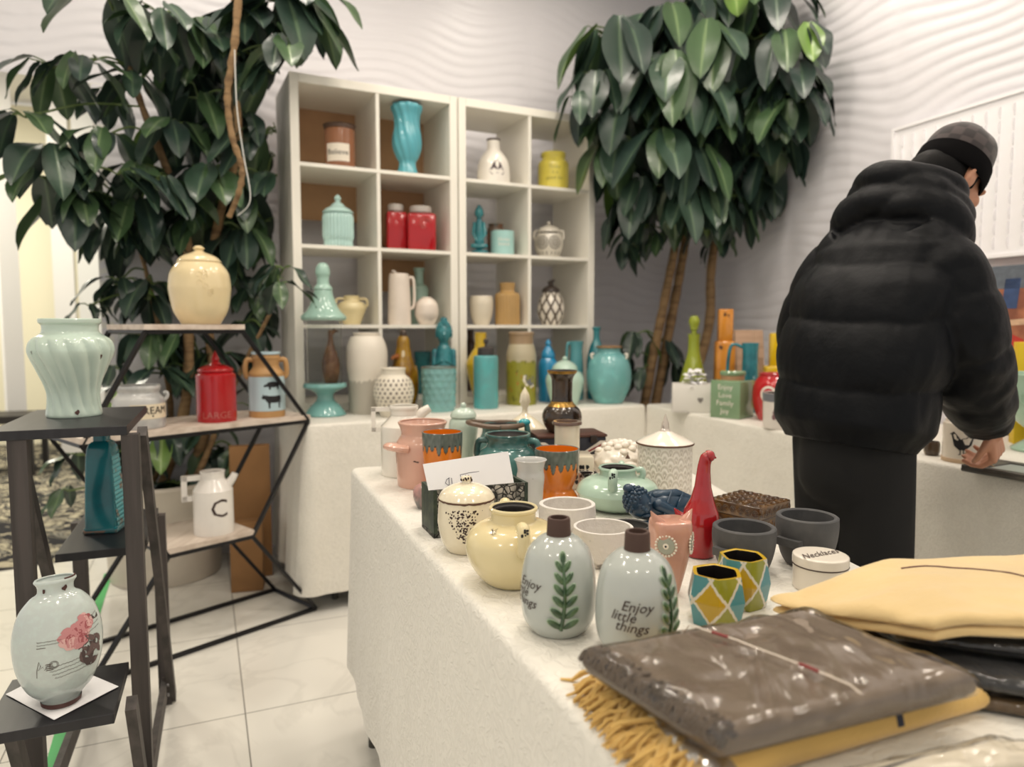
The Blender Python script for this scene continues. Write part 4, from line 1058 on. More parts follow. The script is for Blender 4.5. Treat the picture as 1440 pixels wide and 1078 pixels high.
fm = MB(); n1 = 40
A_ = K[3]+(K[3]-K[0])*.03; B_ = K[0]+(K[0]-K[3])*.30; on = ou.normalized()
for j in range(7):
    for i in range(n1+1):
        p = A_.lerp(B_, i/n1)+on*(.024*j/6-.004); zz = .034*(1-.3*(j/6)**2)+.002+abs(nse(i*.35, j*.9, 2.2))*.004; fm.v.append((p.x, p.y, zz)); fm.c.append((1, 1, 1))
for j in range(6):
    for i in range(n1): a = j*(n1+1)+i; fm.f.append((a, a+1, a+n1+2, a+n1+1)); fm.m.append(0)
fm.build('clear_bag', film('clear_film_soft', amount=.015, strength=.35, scale=30), root)
tag(root, 'mustard throw with a long fringe lying under the plastic-wrapped taupe throw', 'throw')
# 3 taupe throw in plastic on top
z3 = Z+zY+.005; hT = .026
C = [onz(1012, 1068, z3+.004), onz(1374, 966, z3+.012), onz(1128, 866, z3+.014), onz(818, 926, z3+.014)]; c = centre(C); K = shift(C, c)
m_tau = wool('taupe_wool', '#7b6a58')
mb, P = soft(K, 0, hT, seed=8, amp=.002, dome=.002, edge=.012); root = empty('wrapped_throw', (c.x, c.y, z3)); mb.build('folded_cloth', m_tau, root)
z0_[0] = z3; ou = (K[3]+K[0])/2-(K[1]+K[2])/2
fr = MB(); r_ = random.Random(2); on = ou.normalized(); al = (K[0]-K[3]).normalized()
for i in range(130):
    t = (i+r_.random())/130; b = .02+.045*r_.random(); q = []
    for j in range(6): f = j/5; pt = P(b+.0-.0*f+(0-b)*f, 1-max(0, min(1, t+.03*f*r_.uniform(-1, 1))), 1); q.append(pt+Vector((0, 0, .0022))+on*.003*f)
    tube(fr, q, .0016, 5)
fr.build('fringe', wool('taupe_fringe', '#5f5347'), root)
g = grow(mb, (0, 0, .010), 1.02, .0015, 11, .004); g.build('clear_bag', film('clear_film_crinkled', amount=.04, scale=11, strength=.9), root)
# string and label on the bag
st = MB(); pts = [P(u, v, 1)+Vector((0, 0, .0075)) for u, v in [(.42+.10*k/20, 1-.98*k/20) for k in range(21)]]
tube(st, pts, .0011, 6, 0, .6); sr = st.build('cord', mat('grey_cord', '#d8ccbc', rough=.6), root)
for a_, b_ in ((4, 7), (14, 17)): st = MB(); tube(st, pts[a_:b_], .0017, 6); st.build('red_thread', mat('red_thread', '#8c3c3a', rough=.7), root)
tag(root, 'taupe fringed throw wrapped in crinkled clear plastic, on top of the mustard one', 'throw')
# 4 brown wrapped throw right, then two black ones, then the loose yellow one
def wrapped(label, C, z, h_, col, seed, filmname, amp=.004, bagk=1.03):
    c = centre(C); mb, P = soft(shift(C, c), 0, h_, seed=seed, amp=.001, dome=.001, edge=.012); root = empty('wrapped_throw', (c.x, c.y, z)); mb.build('folded_cloth', wool('wool_%s' % col.strip('#'), col), root)
    g = grow(mb, (0, 0, h_*.3), 1.015, .0008, seed, .002); g.build('clear_bag', film(filmname, amount=.03, scale=20, strength=.8), root); return tag(root, label, 'throw')
def quad(px, z): return [onz(a, b, z) for a, b in px]
q0 = [onz(1300, 985, Z), onz(1520, 1075, Z), onz(1470, 900, Z), onz(1300, 935, Z)]
z4 = Z+.0135
C4 = [(.46, .672), (.62, .605), (.72, .80), (.42, .84)]
wrapped('brown throw in clear plastic, lowest in the right-hand stack', [Vector((*p, 0)) for p in C4], Z+.0005, .0150, '#6d5638', 21, 'clear_film_b', .0015)
C5 = [(.44, .68), (.60, .605), (.72, .82), (.415, .86)]
wrapped('charcoal throw in clear plastic, second from the bottom of the right-hand stack', [Vector((*p, 0)) for p in C5], Z+.0215, .0150, '#2c2c2e', 22, 'clear_film_c', .0015)
C6 = [(.41, .735), (.62, .645), (.72, .83), (.40, .885)]
wrapped('black throw in clear plastic directly under the loose yellow throw', [Vector((*p, 0)) for p in C6], Z+.0425, .0150, '#17171a', 23, 'clear_film_d', .0015)
# loose yellow folded throw
z7 = Z+.0645; m_but = wool('butter_fleece', '#dcc08a', bump=(120, .3, .003))
C7 = [Vector((*onz(1350, 898, z7)[:2], 0)), Vector((.66, .655, 0)), Vector((.70, .86, 0)), Vector((*onz(1092, 846, z7)[:2], 0))]
C7 = [Vector((.428, .698, 0)), Vector((.70, .665, 0)), Vector((.70, .90, 0)), Vector((.315, .845, 0))]
c = centre(C7); K = shift(C7, c); root = empty('fleece_throw', (c.x, c.y, z7)); m = MB()
lay = [(0, .012, 30), (.0125, .026, 31)]
for a, b, sd in lay:
    KK = [p*(1. if sd == 31 else .985) for p in K]; mb, P = soft(KK, a, b, seed=sd, amp=.005, dome=.005 if sd == 31 else 0., edge=.012, zf=lambda x, y: -.036*max(0., min(1., (-.07-x)/.12))**1.3); mb.build('fold_layer', m_but, root)
# hem rolled along the front fold, and the stitched seam
st = MB(); pts = [P(.35+.62*k/16, .80-.42*k/16+.05*sin(k*.5), 1)+Vector((0, 0, .0008)) for k in range(17)]
tube(st, pts, .0008, 5); st.build('seam_thread', mat('plum_thread', '#5d2f3a', rough=.7), root)
tag(root, 'loose pale yellow fleece throw folded on top of the black wrapped one', 'throw')
# ---------------------------------------------------------------- things in the cube shelves
g_tq = glaze('turquoise', '#5baab6'); g_dteal = glaze('deep_teal', '#37848b', second=('#17606c', 20, .45, .65)); g_duck = glaze('duck_egg', '#b6d6d0'); g_sagem = glaze('sage_mint', '#a6c3b4')
g_yel = glaze('lemon_glaze', '#e2d25c'); g_amb = glaze('amber_glaze', '#9a7412', second=('#6e4a12', 16, .4, .6)); g_blush = glaze('blush_white', '#e6d9cb'); g_tan = glaze('honey_tan', '#b8945c'); g_sand = glaze('sand_white', '#ddd3bf'); g_ltbl = glaze('cerulean', '#2a8cbb')
def cell(name, label, cat, px, pt, w, row, prof, m, dep=.10, **k):
    pb = k.pop('pb', 500); return vessel(name, label, cat, px, pt, pb, w, cell_z(row), prof, m, Y=shelfY(px, dep), **k)
# row 1
m_wood = mat('brown_lid_wood', '#4a3527', rough=.6)
def x(c):
    R, h = c.R, c.h; k = MB(); n = 14; vs = []
    for i in range(n+1): 
        a = -.95+1.6*i/n; vs += [surf(c, a, h*.12, .0008)[0], surf(c, a, h*.52, .0008)[0]]
    k.add(vs, [(2*i, 2*i+2, 2*i+3, 2*i+1) for i in range(n)]); k.build('label', mat('cream_label', '#e6dccb', rough=.6), c.root)
    letters(c, 'Believe', -.15, h*.32, R*.50, m_blk, off=.0016)
cell('canister', 'brown canister with a cream label reading Believe, top left cell of the shelves', 'canister', 478.5, 182, 43, 1, [(.97, 0, 1), (1, .02), (1, .5), (1, .86), (.98, .88)], glaze('brown_canister', '#8f5f42'), open_=False, dep=.09,
     lid=[(1.03, .885), (1.04, .9), (1.04, .97, 1), (1.0, .99), (0, 1)], lidmat=m_wood, extra=x, rt=1.)
sw = lambda n, tw, amp: (lambda t, z, r, k: r*(1+amp*sin(n*t+tw*z)))
cell('vase', 'tall turquoise vase with swirling ribs, top row of the left shelf', 'vase', 573, 155, 43, 1, [(.62, 0, 1), (.66, .03), (.56, .12), (.54, .19), (.72, .26), (.92, .40), (.93, .55), (.82, .70), (.84, .84), (1, .94), (.99, .99)], g_tq, dep=.08, disp=sw(11, 40, .045), seg=88, inner=m_darkin)
g_ship = glaze('off_white_bottle', '#e9e3d8')
def x(c):
    R, h = c.R, c.h; k = MB(); q = R*.5
    def P(*p): mark(c, .25, h*.30, [(a*q, b*q) for a, b in p], mb=k, off=.0007)
    P((-1, -.35), (.9, -.35), (.65, -.75), (-.7, -.75)); P((-.05, -.2), (-.1, 1.), (-.55, .5), (-.75, -.2)); P((.05, -.2), (.05, 1.05), (.4, .6), (.75, -.2)); P((-.95, -.2), (-.8, -.2), (-.6, .35)); 
    k.build('ship_print', mat('plum_print', '#3c2a30', rough=.5), c.root, smooth=False)
    k = MB(); lathe(k, [(R*.385, h*.955), (R*.40, h*.96), (R*.40, h*.995), (R*.3, h*.997)], 32); k.build('dark_rim', m_ink, c.root)
cell('bottle', 'white bottle with a dark sailing ship print', 'bottle', 694, 198, 47, 1, [(.95, 0, 1), (1, .03), (.97, .3), (.86, .52), (.58, .68), (.42, .75), (.38, .8), (.38, .97)], g_ship, dep=.10, extra=x, t=.1)
def x(c):
    for s, z in (('Today', .56), ('is a', .42), ('good day', .28)): letters(c, s, .1, c.h*z, c.R*.30, mat('olive_ink', '#9c9440', rough=.5))
cell('jar', 'lemon yellow jar with faint lettering, top row of the right shelf', 'jar', 778, 219, 44, 1, [(.9, 0, 1), (.97, .03), (1, .2), (1, .62), (.93, .74), (.78, .80), (.76, .85), (.80, .9), (.80, .97)], g_yel, dep=.11, extra=x, t=.1)
# row 2
rib = lambda n, amp: (lambda t, z, r, k: r*(1-amp*abs(sin(n*t/2))**.5))
def x(c):
    k = MB(); R, h = c.R, c.h; lathe(k, [(R*.22, h*.84), (R*.16, h*.87), (R*.24, h*.92), (R*.14, h*.97), (0, h)], 20); k.build('knob', g_duck, c.lid)
cell('ribbed_jar', 'pale mint ribbed jar with a stepped pointed lid', 'jar', 476, 273, 44, 2, [(.86, 0, 1), (.95, .03), (.92, .12), (1, .2), (1, .4), (1, .55), (.94, .62), (.90, .64)], g_duck, dep=.09, open_=False, disp=rib(28, .07), seg=112, extra=x, lid=[(.97, .64), (1, .66), (.9, .69), (.8, .72), (.5, .77), (.35, .82), (.2, .84), (0, .845)])
def squarecan(label, px, pt, w, yaw, dep, sp):
    loc, R, h = fit(px, pt, 500, w, cell_z(2), 1., 1., shelfY(px, dep)); root = empty('square_canister', loc, atan2(-loc.y, -loc.x)+yaw); r = R*.93
    m = MB(); box(m, -r, -r, 0, r, r, h*.82, 0, r*.16); 
    m.build('body', glaze('tomato_red', '#a8141c', speck=('#c8453f', 14, .68, .8)), root, sharp=50)
    m = MB(); lathe(m, [(r*.62, h*.80), (r*.62, h*.85), (r*.78, h*.86), (r*.80, h*.97), (r*.72, h*.995), (0, h)], 36); m.build('lid', glaze('grey_lid', '#b9b2aa'), root)
    if sp:
        m = MB()
        for k in range(3):
            q = [Vector((r+.0015, r*.2+r*(.5-.12*k)*cos(t)*.8, h*.60+r*(.5-.12*k)*sin(t)*.8)) for t in [.3*k+i*pi/8 for i in range(13)]]; tube(m, q, .0012, 5)
        m.build('swirl', glaze('pale_red_line', '#c9605a'), root)
    return tag(root, label, 'canister')
squarecan('glossy red square canister, the front one, right side of its shelf cell', 592, 294, 42, .10, .10, True)
squarecan('glossy red square canister half hidden behind the shelf divider', 557, 290, 30, .15, .15, False)
# teal statue
def statue(name, label, px, pt, pb, w, z, Y, m, yaw=0., lot=True):
    loc, R, h = fit(px, pt, pb, w, z, .9, 0., Y); root = empty(name, loc, atan2(-loc.y, -loc.x)+yaw); k = MB()
    if lot:                                        # seated on a plinth
        lathe(k, [(0, 0), (R*.95, 0), (R*.98, h*.05), (R*.85, h*.08), (0, h*.085)], 32)
        capsule(k, [(R*.25, -R*.62, h*.16), (R*.3, 0, h*.15), (R*.25, R*.62, h*.16)], [R*.25, R*.3, R*.25], 16)
        capsule(k, [(0, 0, h*.18), (0, 0, h*.42), (0, 0, h*.58)], [R*.52, R*.46, R*.36], 20)
        for s in (-1, 1): capsule(k, [(0, s*R*.46, h*.56), (R*.08, s*R*.62, h*.38), (R*.42, s*R*.25, h*.24)], [R*.17, R*.15, R*.10], 12)
        hz, hs = h*.74, h*.11
    else:                                          # standing, hands together
        lathe(k, [(0, 0), (R*.72, 0), (R*.74, h*.06), (R*.70, h*.2), (0, h*.25)], 24); capsule(k, [(0, 0, h*.22), (0, 0, h*.3), (0, 0, h*.52), (0, 0, h*.64)], [R*.74, R*.66, R*.72, R*.58], 24)
        for s in (-1, 1): capsule(k, [(0, s*R*.74, h*.62), (R*.2, s*R*.82, h*.46), (R*.66, s*R*.18, h*.52)], [R*.26, R*.24, R*.14], 14)
        for i in range(5): tube(k, spl([(R*.66, R*(-.5+.25*i), h*.34), (R*.72, R*(-.4+.2*i), h*.2), (R*.72, R*(-.45+.22*i), h*.06)], 4), R*.05, 6)
        hz, hs = h*.83, h*.13
    k.build('body', m, root)
    k = MB(); ellipsoid(k, (R*.06, 0, hz), hs*.72, hs*.62, hs, None, 24, 16)
    capsule(k, [(R*.06+hs*.66, 0, hz+hs*.1), (R*.06+hs*.8, 0, hz-hs*.18)], [hs*.08, hs*.13], 8); ellipsoid(k, (R*.06+hs*.6, 0, hz-hs*.42), hs*.13, hs*.22, hs*.08)
    for s in (-1, 1): ellipsoid(k, (R*.06, s*hs*.64, hz-hs*.12), hs*.14, hs*.10, hs*.34); ellipsoid(k, (R*.06+hs*.6, s*hs*.26, hz+hs*.12), hs*.08, hs*.16, hs*.07)
    capsule(k, [(0, 0, hz-hs*1.2), (0, 0, hz-hs*.7)], [hs*.42, hs*.4], 14); hd = k.build('head', m, root)
    k = MB()
    for i in range(70):
        zz = 1-1.1*i/70; t = i*2.39996; q = sqrt(max(0, 1-zz*zz)); 
        if q*cos(t) > .45 and zz < .5: continue
        ellipsoid(k, (R*.06+hs*.72*q*cos(t), hs*.62*q*sin(t), hz+hs*zz), hs*.13, hs*.13, hs*.13, seg=8, rings=5)
    ellipsoid(k, (0, 0, hz+hs*1.08), hs*.36, hs*.34, hs*.28); k.build('curled_hair', m, hd)
    return tag(root, label, 'statue')
statue('seated_figure', 'small turquoise seated figure at the left of its shelf cell', 674, 279, 360, 28, cell_z(2), shelfY(674, .12), g_dteal)
cell('jar', 'brown-rimmed jar behind the pale aqua canister', 'jar', 697, 316, 24, 2, [(.9, 0, 1), (1, .3), (1, .8), (.85, .9), (.9, .98)], glaze('rust_jar', '#7d5238', second=('#3f4d48', 12, .4, .6)), dep=.22)
def x(c):
    for s, z in (('Home', .62), ('Sweet', .44)): letters(c, s, .15, c.h*z, c.R*.42, g_wool)
cell('canister', 'small pale aqua canister with white lettering beside the seated figure', 'canister', 706.5, 327, 33, 2, [(.97, 0, 1), (1, .03), (1, .5), (1, .97)], glaze('pale_aqua', '#a3cdc8'), dep=.11, extra=x, t=.1)
g_owljar = glaze('stone_grey_jar', '#d8d2c4')
def x(c):
    R, h = c.R, c.h; k = MB()
    for s in (-1, 1):
        for rr in (.42, .26, .12): strip(c, s*.48, h*.40, [(R*rr*cos(t), R*rr*sin(t)) for t in [i*pi/8 for i in range(17)]], R*.07, k)
        for q in range(5): strip(c, s*(.2+.32*q), h*.12, [(0, -R*.1), (R*.06, 0), (0, R*.1)], R*.06, k)
    strip(c, 0, h*.66, [(R*1.3*(i/20-.5), 0) for i in range(21)], R*.09, k)
    k.build('carved_lines', mat('dark_carving', '#57504a', rough=.6), c.root, smooth=False)
    k = MB(); ellipsoid(k, (0, 0, h*.95), R*.13, R*.13, h*.05); k.build('knob', g_owljar, c.lid)
    for s in (-1, 1): handle(c, s*pi/2, .5, .72, .16, R*.10, g_owljar, inset=.1)
cell('carved_jar', 'grey-white lidded jar carved with dark rings', 'jar', 771.5, 311, 40, 2, [(.66, 0, 1), (.76, .04), (.98, .28), (1, .45), (.9, .62), (.8, .68)], g_owljar, dep=.12, open_=False, extra=x, lid=[(.82, .69), (.86, .71), (.7, .8), (.35, .87), (.12, .9), (0, .905)])
# row 3
def x(c):
    for s in (-1, 1): handle(c, s*pi/2, .62, .88, .22, c.R*.09, g_butter, inset=.1)
cell('two_handled_pot', 'cream low pot with two ring handles, third row of the left shelf', 'pot', 495, 416, 40, 3, [(.55, 0, 1), (.62, .03), (.95, .45), (1, .6), (.85, .76), (.55, .82), (.52, .92), (.56, .98)], g_butter, dep=.12, extra=x, t=.1)
def x(c): 
    handle(c, pi/2, .30, .88, .40, c.R*.13, g_blush, inset=.1); handle(c, -pi/2+.2, .93, 1.02, -.35, c.R*.08, g_blush, name='spout_lip', inset=.2)
cell('pitcher', 'tall chalky white pitcher with a looped handle, third row of the left shelf', 'pitcher', 562, 384, 33, 3, [(.94, 0, 1), (1, .02), (.98, .3), (.95, .6), (.9, .85), (.82, .97)], g_blush, dep=.07, extra=x, t=.1)
cell('bottle', 'sage green bottle behind the tall chalky pitcher', 'bottle', 590, 377, 26, 3, [(.96, 0, 1), (1, .03), (1, .55), (.92, .66), (.55, .72), (.50, .76), (.50, .93), (.6, .96), (.6, .99)], g_sagem, dep=.24, t=.12)
cell('vase', 'round blush-white vase in front of the sage bottle', 'vase', 600, 418, 34, 3, [(.55, 0, 1), (.65, .03), (.95, .3), (1, .5), (.93, .75), (.6, .93), (.42, .96), (.42, .99)], g_blush, dep=.06, t=.12)
cell('vase', 'sand-white open vase at the left of the right shelf, third row', 'vase', 677, 416, 34, 3, [(.6, 0, 1), (.66, .04), (.9, .35), (1, .7), (.96, .88), (.9, .97)], g_sand, dep=.09, t=.1)
cell('ribbed_jar', 'honey tan ribbed jar with a short neck', 'jar', 713.5, 397, 35, 3, [(.92, 0, 1), (1, .03), (1, .3), (1, .64), (.92, .72), (.62, .77), (.56, .80), (.58, .88), (.62, .97)], g_tan, dep=.09, disp=lambda t, z, r, k: r*(1-.05*abs(sin(13*t))**.5), seg=104, t=.1)
def pl(h):
    W_, D_ = hx('#e8e0d2'), hx('#574a3f')
    def f(t, z, k):
        u = t/(2*pi)*9; v = z/h*5.2; p_, q_ = u+v*.5, u-v*.5; d = min(abs(p_-round(p_)), abs(q_-round(q_))); return mixc(D_, W_, (d-.10)/.07)
    return f
loc, R, h = fit(774.5, 393, 500, 39, cell_z(3), .6, 0, shelfY(774, .10))
def x(c):
    k = MB(); R, h = c.R, c.h; lathe(k, [(R*.25, h*.86), (R*.16, h*.89), (R*.2, h*.95), (0, h*1.0)], 16); capsule(k, [(0, -R*.12, h*.93), (0, R*.2, h*.985)], [R*.12, R*.09], 10); k.build('finial', mat('dark_lid', '#3f3631', rough=.35), c.lid)
cell('lattice_jar', 'white jar with a brown lattice pattern and dark lid', 'jar', 774.5, 393, 39, 3, [(.6, 0, 1), (.7, .03), (.95, .22), (1, .36), (.9, .54), (.66, .68), (.58, .72)], mat('lattice_glaze', rough=.2, coat=.3, attr=True), dep=.10, paint=pl(h), seg=160, n=10, open_=False, extra=x,
     lid=[(.62, .725), (.66, .74), (.6, .79), (.4, .84), (.2, .87), (0, .875)], lidmat=mat('dark_lid', '#3f3631', rough=.35))
# row 4 (partly behind the things on the table)
cell('bowl', 'dark teal bowl stacked deep in the bottom row of the left shelf', 'bowl', 595, 492, 24, 4, [(.6, 0, 1), (.7, .04), (.95, .6), (1, .97)], g_dteal, dep=.24, t=.1)
cell('vase', 'small dark vase at the back of the bottom cell of the right shelf', 'vase', 662, 462, 16, 4, [(.7, 0, 1), (1, .3), (.8, .7), (.5, .85), (.6, .98)], glaze('umber', '#4a3428'), dep=.28, t=.1)
# ---------------------------------------------------------------- things on the back table
OFF = {}
def bY(px): return shelfY(px, 0)-OFF[px] if px in OFF else None
OFF.update({458: .13, 517: .12, 554: .30, 568: .085, 625: .055, 617.5: .20, 676: .065, 683.5: .205, 733: .12, 770.5: .055, 794: .235, 810: .06, 838: .09, 856: .29})
RY = {974: 3.37, 1017: 3.33, 1053: 3.16, 1091: 3.22, 977: 3.17, 1029: 2.99, 1093: 2.89, 1099: 2.66}
def bt(name, label, cat, px, pt, pb, w, prof, m, **k):
    k.setdefault('Y', bY(px) if px in OFF else RY.get(px)); return vessel(name, label, cat, px, pt, pb, w, Z, prof, m, **k)
# domed stand
loc, R, h = fit(458, 369, 584, 61, Z, .9, 0., bY(458)); root = empty('dome_stand', loc, atan2(-loc.y, -loc.x)); g_seam = glaze('sea_mint', '#a3c6b8')
S_ = [(x_*R, z_*h) for x_, z_ in cr([(.92, 0, 1), (.95, .01), (.7, .06), (.42, .10), (.40, .135), (.6, .16), (.98, .185), (1.0, .20, 1), (.96, .215), (.9, .215)], 5)]
m = MB(); lathe(m, [(0, 0)]+S_+[(0, h*.212)], 48, lambda t, z, r, k: r*(1+.02*sin(18*t)*(r > .93*R))); m.build('pedestal', g_tq2 if 'g_tq2' in globals() else glaze('dusty_teal', '#7aaeaa'), root)
m = MB(); lathe(m, [(R*.80, h*.2165), (R*.80, h*.62), (R*.78, h*.62), (R*.78, h*.2165)], 48); 
gl = bpy.data.materials.new('clear_glass'); gl.use_nodes = True; b = gl.node_tree.nodes['Principled BSDF']; b.inputs['Transmission Weight'].default_value = 1; b.inputs['Roughness'].default_value = .02; b.inputs['IOR'].default_value = 1.08; b.inputs['Base Color'].default_value = (.95, .97, .96, 1)
m.build('glass_cylinder', gl, root)
m = MB(); lathe(m, [(0, h*.625)]+[(x_*R, z_*h) for x_, z_ in cr([(.98, .625, 1), (1.04, .64), (1.0, .655), (.72, .70), (.5, .77), (.42, .82, 1), (.45, .83), (.36, .85), (.30, .86), (.28, .9), (.34, .93), (.3, .97), (.16, .995), (0, 1)], 5)], 48, lambda t, z, r, k: r*(1+.025*sin(18*t)*(r > .9*R))); m.build('lid', g_seam, root)
tag(root, 'mint ceramic pedestal stand with a glass cylinder and bell-shaped lid', 'cake stand')
gz = Z+h*.2165; gY = loc.y; gloc = loc.copy()
def x(c):
    k = MB(); R, h = c.R, c.h; capsule(k, [(0, R*.1, h*.86), (0, R*.55, h*.93), (0, R*.95, h*.9)], [R*.26, R*.24, R*.06], 12); k.build('head', c.gm, c.root)
g_bird = glaze('brown_bird_glaze', '#5a3a22', second=('#7d5a3c', 16, .45, .65))
loc2, R2, h2 = fit(466, 462, 536, 26, gz, .8, .2, gY)
def x(c):
    k = MB(); R, h = c.R, c.h; capsule(k, [(0, R*.05, h*.9), (0, R*.45, h*.97), (0, R*.85, h*.95)], [R*.26, R*.24, R*.06], 12); k.build('head', g_bird, c.root)
vessel('bird_figurine', 'brown bird figurine inside the glass cylinder of the domed stand', 'figurine', 466, 462, 536, 26, gz, [(.7, 0, 1), (.8, .05), (1, .25), (.9, .45), (.5, .65), (.3, .8), (.28, .92), (.2, .97)], g_bird, Y=gY, open_=False, extra=x, rt=.2)
# tall white vase with grey dipped base
def pt_dip(h):
    a, b_ = hx('#e4dcce'), hx('#b3ada0')
    def f(t, z, k): return b_ if z/h < .40+.018*abs(sin(t*11))+.01*sin(t*3) else a
    return f
loc, R, h = fit(517, 467, 579, 58, Z, .85, .62, bY(517))
bt('vase', 'tall chalky white vase with a scalloped grey lower half', 'vase', 517, 467, 579, 58, [(.84, 0, 1), (.88, .03), (.92, .4), (1, .6), (.98, .8), (.8, .93), (.64, .95), (.62, .965), (.66, .99)], mat('dipped_glaze', rough=.35, attr=True), paint=pt_dip(h), seg=120, n=14, t=.08)
def pt_dots(h):
    a, b_ = hx('#e2dac9'), hx('#5c5148')
    def f(t, z, k):
        q = z/h
        if q < .12 or q > .80: return a
        row = (q-.12)/.085; i = fl(row); u = t/(2*pi)*22+.5*(i % 2); d = sqrt(((u-fl(u)-.5)*1.)**2+((row-i-.5)*.9)**2); return b_ if d < .24 else a
    return f
loc, R, h = fit(554, 516, 573, 57, Z, .6, .58, bY(554))
bt('vase', 'round white vase dotted with rows of dark holes', 'vase', 554, 516, 573, 57, [(.58, 0, 1), (.66, .03), (.93, .33), (1, .52), (.88, .74), (.62, .85), (.58, .88), (.58, .95), (.62, .99)], mat('dotted_glaze', rough=.3, attr=True), paint=pt_dots(h), seg=176, n=12, t=.08)
# amber bird jug with a long beak
loc, R, h = fit(568, 468, 566, 40, Z, .8, .2, bY(568)); root = empty('bird_jug', loc, atan2(-loc.y, -loc.x))
m = MB(); lathe(m, [(0, 0)]+[(a*R, b*h) for a, b in cr([(.72, 0, 1), (.8, .03), (1, .2), (1, .36), (.86, .55), (.6, .72), (.5, .82), (.46, .9), (.3, .96), (0, .98)], 5)], 36); m.build('body', g_amb, root)
m = MB(); capsule(m, [(R*.3, -R*.3, h*.70), (R*.8, -R*.7, h*.69), (R*1.4, -R*.75, h*.68)], [R*.26, R*.15, R*.10], 12); m.build('beak', glaze('rust_beak', '#8a4f26'), root)
m = MB(); ellipsoid(m, (R*.42, 0, h*.62), R*.25, R*.24, h*.18); m.build('breast', glaze('pale_breast', '#cfc0a0'), root)
for s in (-1, 1): m = MB(); ellipsoid(m, (0, s*R*.86, h*.34), R*.42, R*.20, h*.24); m.build('wing', g_amb, root)
m = MB(); capsule(m, [(0, 0, h*.94), (0, 0, h*1.0)], [R*.3, R*.26], 12); m.build('crest', glaze('dark_crest', '#3a2a1c'), root)
tag(root, 'amber glazed bird-shaped jug with a long beak pointing left', 'jug')
statue('standing_figure', 'turquoise standing figure with joined hands behind the hobnail pot', 625, 446, 560, 34, Z, bY(625), g_dteal, lot=False)
def hob(R, h):
    def f(t, z, r, k):
        q = z/h
        if q < .06 or q > .93 or r < R*.8: return r
        row = (q-.06)/.145; i = fl(row); u = t/(2*pi)*14+.5*(i % 2); d = abs((u-fl(u)-.5))*1.6+abs(row-i-.5)*1.2; return r*(1+.07*max(0, .8-d))
    return f
loc, R, h = fit(617.5, 514, 581, 49, Z, .94, 1., bY(617.5))
def x(c):
    k = MB(); pts = [Vector((c.R*.97*cos(t), c.R*.97*sin(t), c.h*.985)) for t in [2*pi*i/48 for i in range(49)]]; tube(k, pts, c.R*.045, 8, cap=False); k.build('brown_rim', glaze('worn_rim', '#6b6a60'), c.root)
bt('hobnail_pot', 'dusty teal pot covered in raised diamond studs', 'plant pot', 617.5, 514, 581, 49, [(.88, 0, 1), (.91, .02), (.94, .3), (.98, .7), (1, .97)], glaze('dusty_teal_studs', '#7aa9a8', second=('#7fb5b2', 20, .45, .65)), disp=hob(R, h), seg=168, n=20, extra=x, t=.09)
# yellow gourd bottle, teal soap bottle
bt('gourd_bottle', 'yellow gourd-shaped bottle half hidden by the teal soap bottle', 'bottle', 676, 467, 566, 40, [(.35, 0, 1), (.4, .04), (.7, .25), (1, .5), (.98, .6), (.6, .74), (.42, .80), (.40, .96), (.42, .99)], glaze('mustard_yellow', '#c7a62c'), t=.1)
def x(c):
    k = MB(); R, h = c.R, c.h; lathe(k, [(R*.66, h*.765), (R*.68, h*.78), (R*.66, h*.87), (R*.3, h*.885), (R*.12, h*.89), (R*.1, h*.93), (R*.2, h*.95), (R*.2, h*.99), (0, h)], 24); k.build('cap', mat('dark_cap', '#3f3a3a', rough=.4), c.root)
bt('soap_bottle', 'straight teal bottle with a dark knobbed cap', 'bottle', 683.5, 476, 577, 35, [(.97, 0, 1), (1, .015), (1, .4), (1, .71), (.9, .755), (.7, .765)], glaze('mid_teal', '#5f9fa0', second=('#57b0b2', 12, .5, .7)), open_=False, rt=.2, extra=x)
# olive canister with hen
def pt_olive(h):
    A_, B_, Cc = hx('#8f8d34'), hx('#b3a98f'), hx('#9c8468')
    def f(t, z, k):
        q = z/h
        if q > .83: return Cc
        if q > .60+.012*sin(t*9): return B_
        n = nse(cos(t)*7, sin(t)*7, z*60); n2 = nse(cos(t)*5+7, sin(t)*5, z*40)
        if n2 > .42: return hx('#5d5a22')
        if n > .50 and .2 < q < .5: return hx('#b8572a')
        return A_
    return f
loc, R, h = fit(733, 466, 576, 42, Z, 1., .8, bY(733))
def x(c):
    R, h = c.R, c.h; k = MB(); a, z = .62, h*.33; q = R*.34
    mark(c, a, z, [(-1.0*q, .3*q), (-.6*q, -.6*q), (.2*q, -1*q), (.9*q, -.6*q), (1.1*q, .3*q), (.8*q, 1.1*q), (.3*q, .4*q), (-.3*q, .5*q), (-.75*q, 1.3*q), (-1.1*q, 1.1*q)], mb=k, off=.0008); k.build('hen_print', mat('grey_print', '#6d6d6f', rough=.5), c.root, smooth=False)
    k = MB(); strip(c, a, z, [(-1.15*q, 1.2*q), (-1.3*q, .2*q), (-.7*q, -.8*q), (.2*q, -1.15*q), (1.*q, -.8*q)], q*.4, k, off=.0006); k.build('hen_outline', g_wool, c.root, smooth=False)
bt('canister', 'tall olive canister with a hen print and beige shoulder', 'canister', 733, 466, 576, 42, [(.96, 0, 1), (1, .02), (1, .3), (1, .6), (.98, .7), (.86, .8), (.80, .83), (.80, .93), (.86, .97), (.84, .99)], mat('olive_glaze', rough=.3, attr=True), paint=pt_olive(h), seg=120, n=10, extra=x, t=.08)
def x(c):
    k = MB(); R, h = c.R, c.h; lathe(k, [(R*.3, h*.87), (R*.2, h*.89), (R*.3, h*.93), (R*.15, h*.97), (0, h)], 18); k.build('finial', g_ltbl, c.lid)
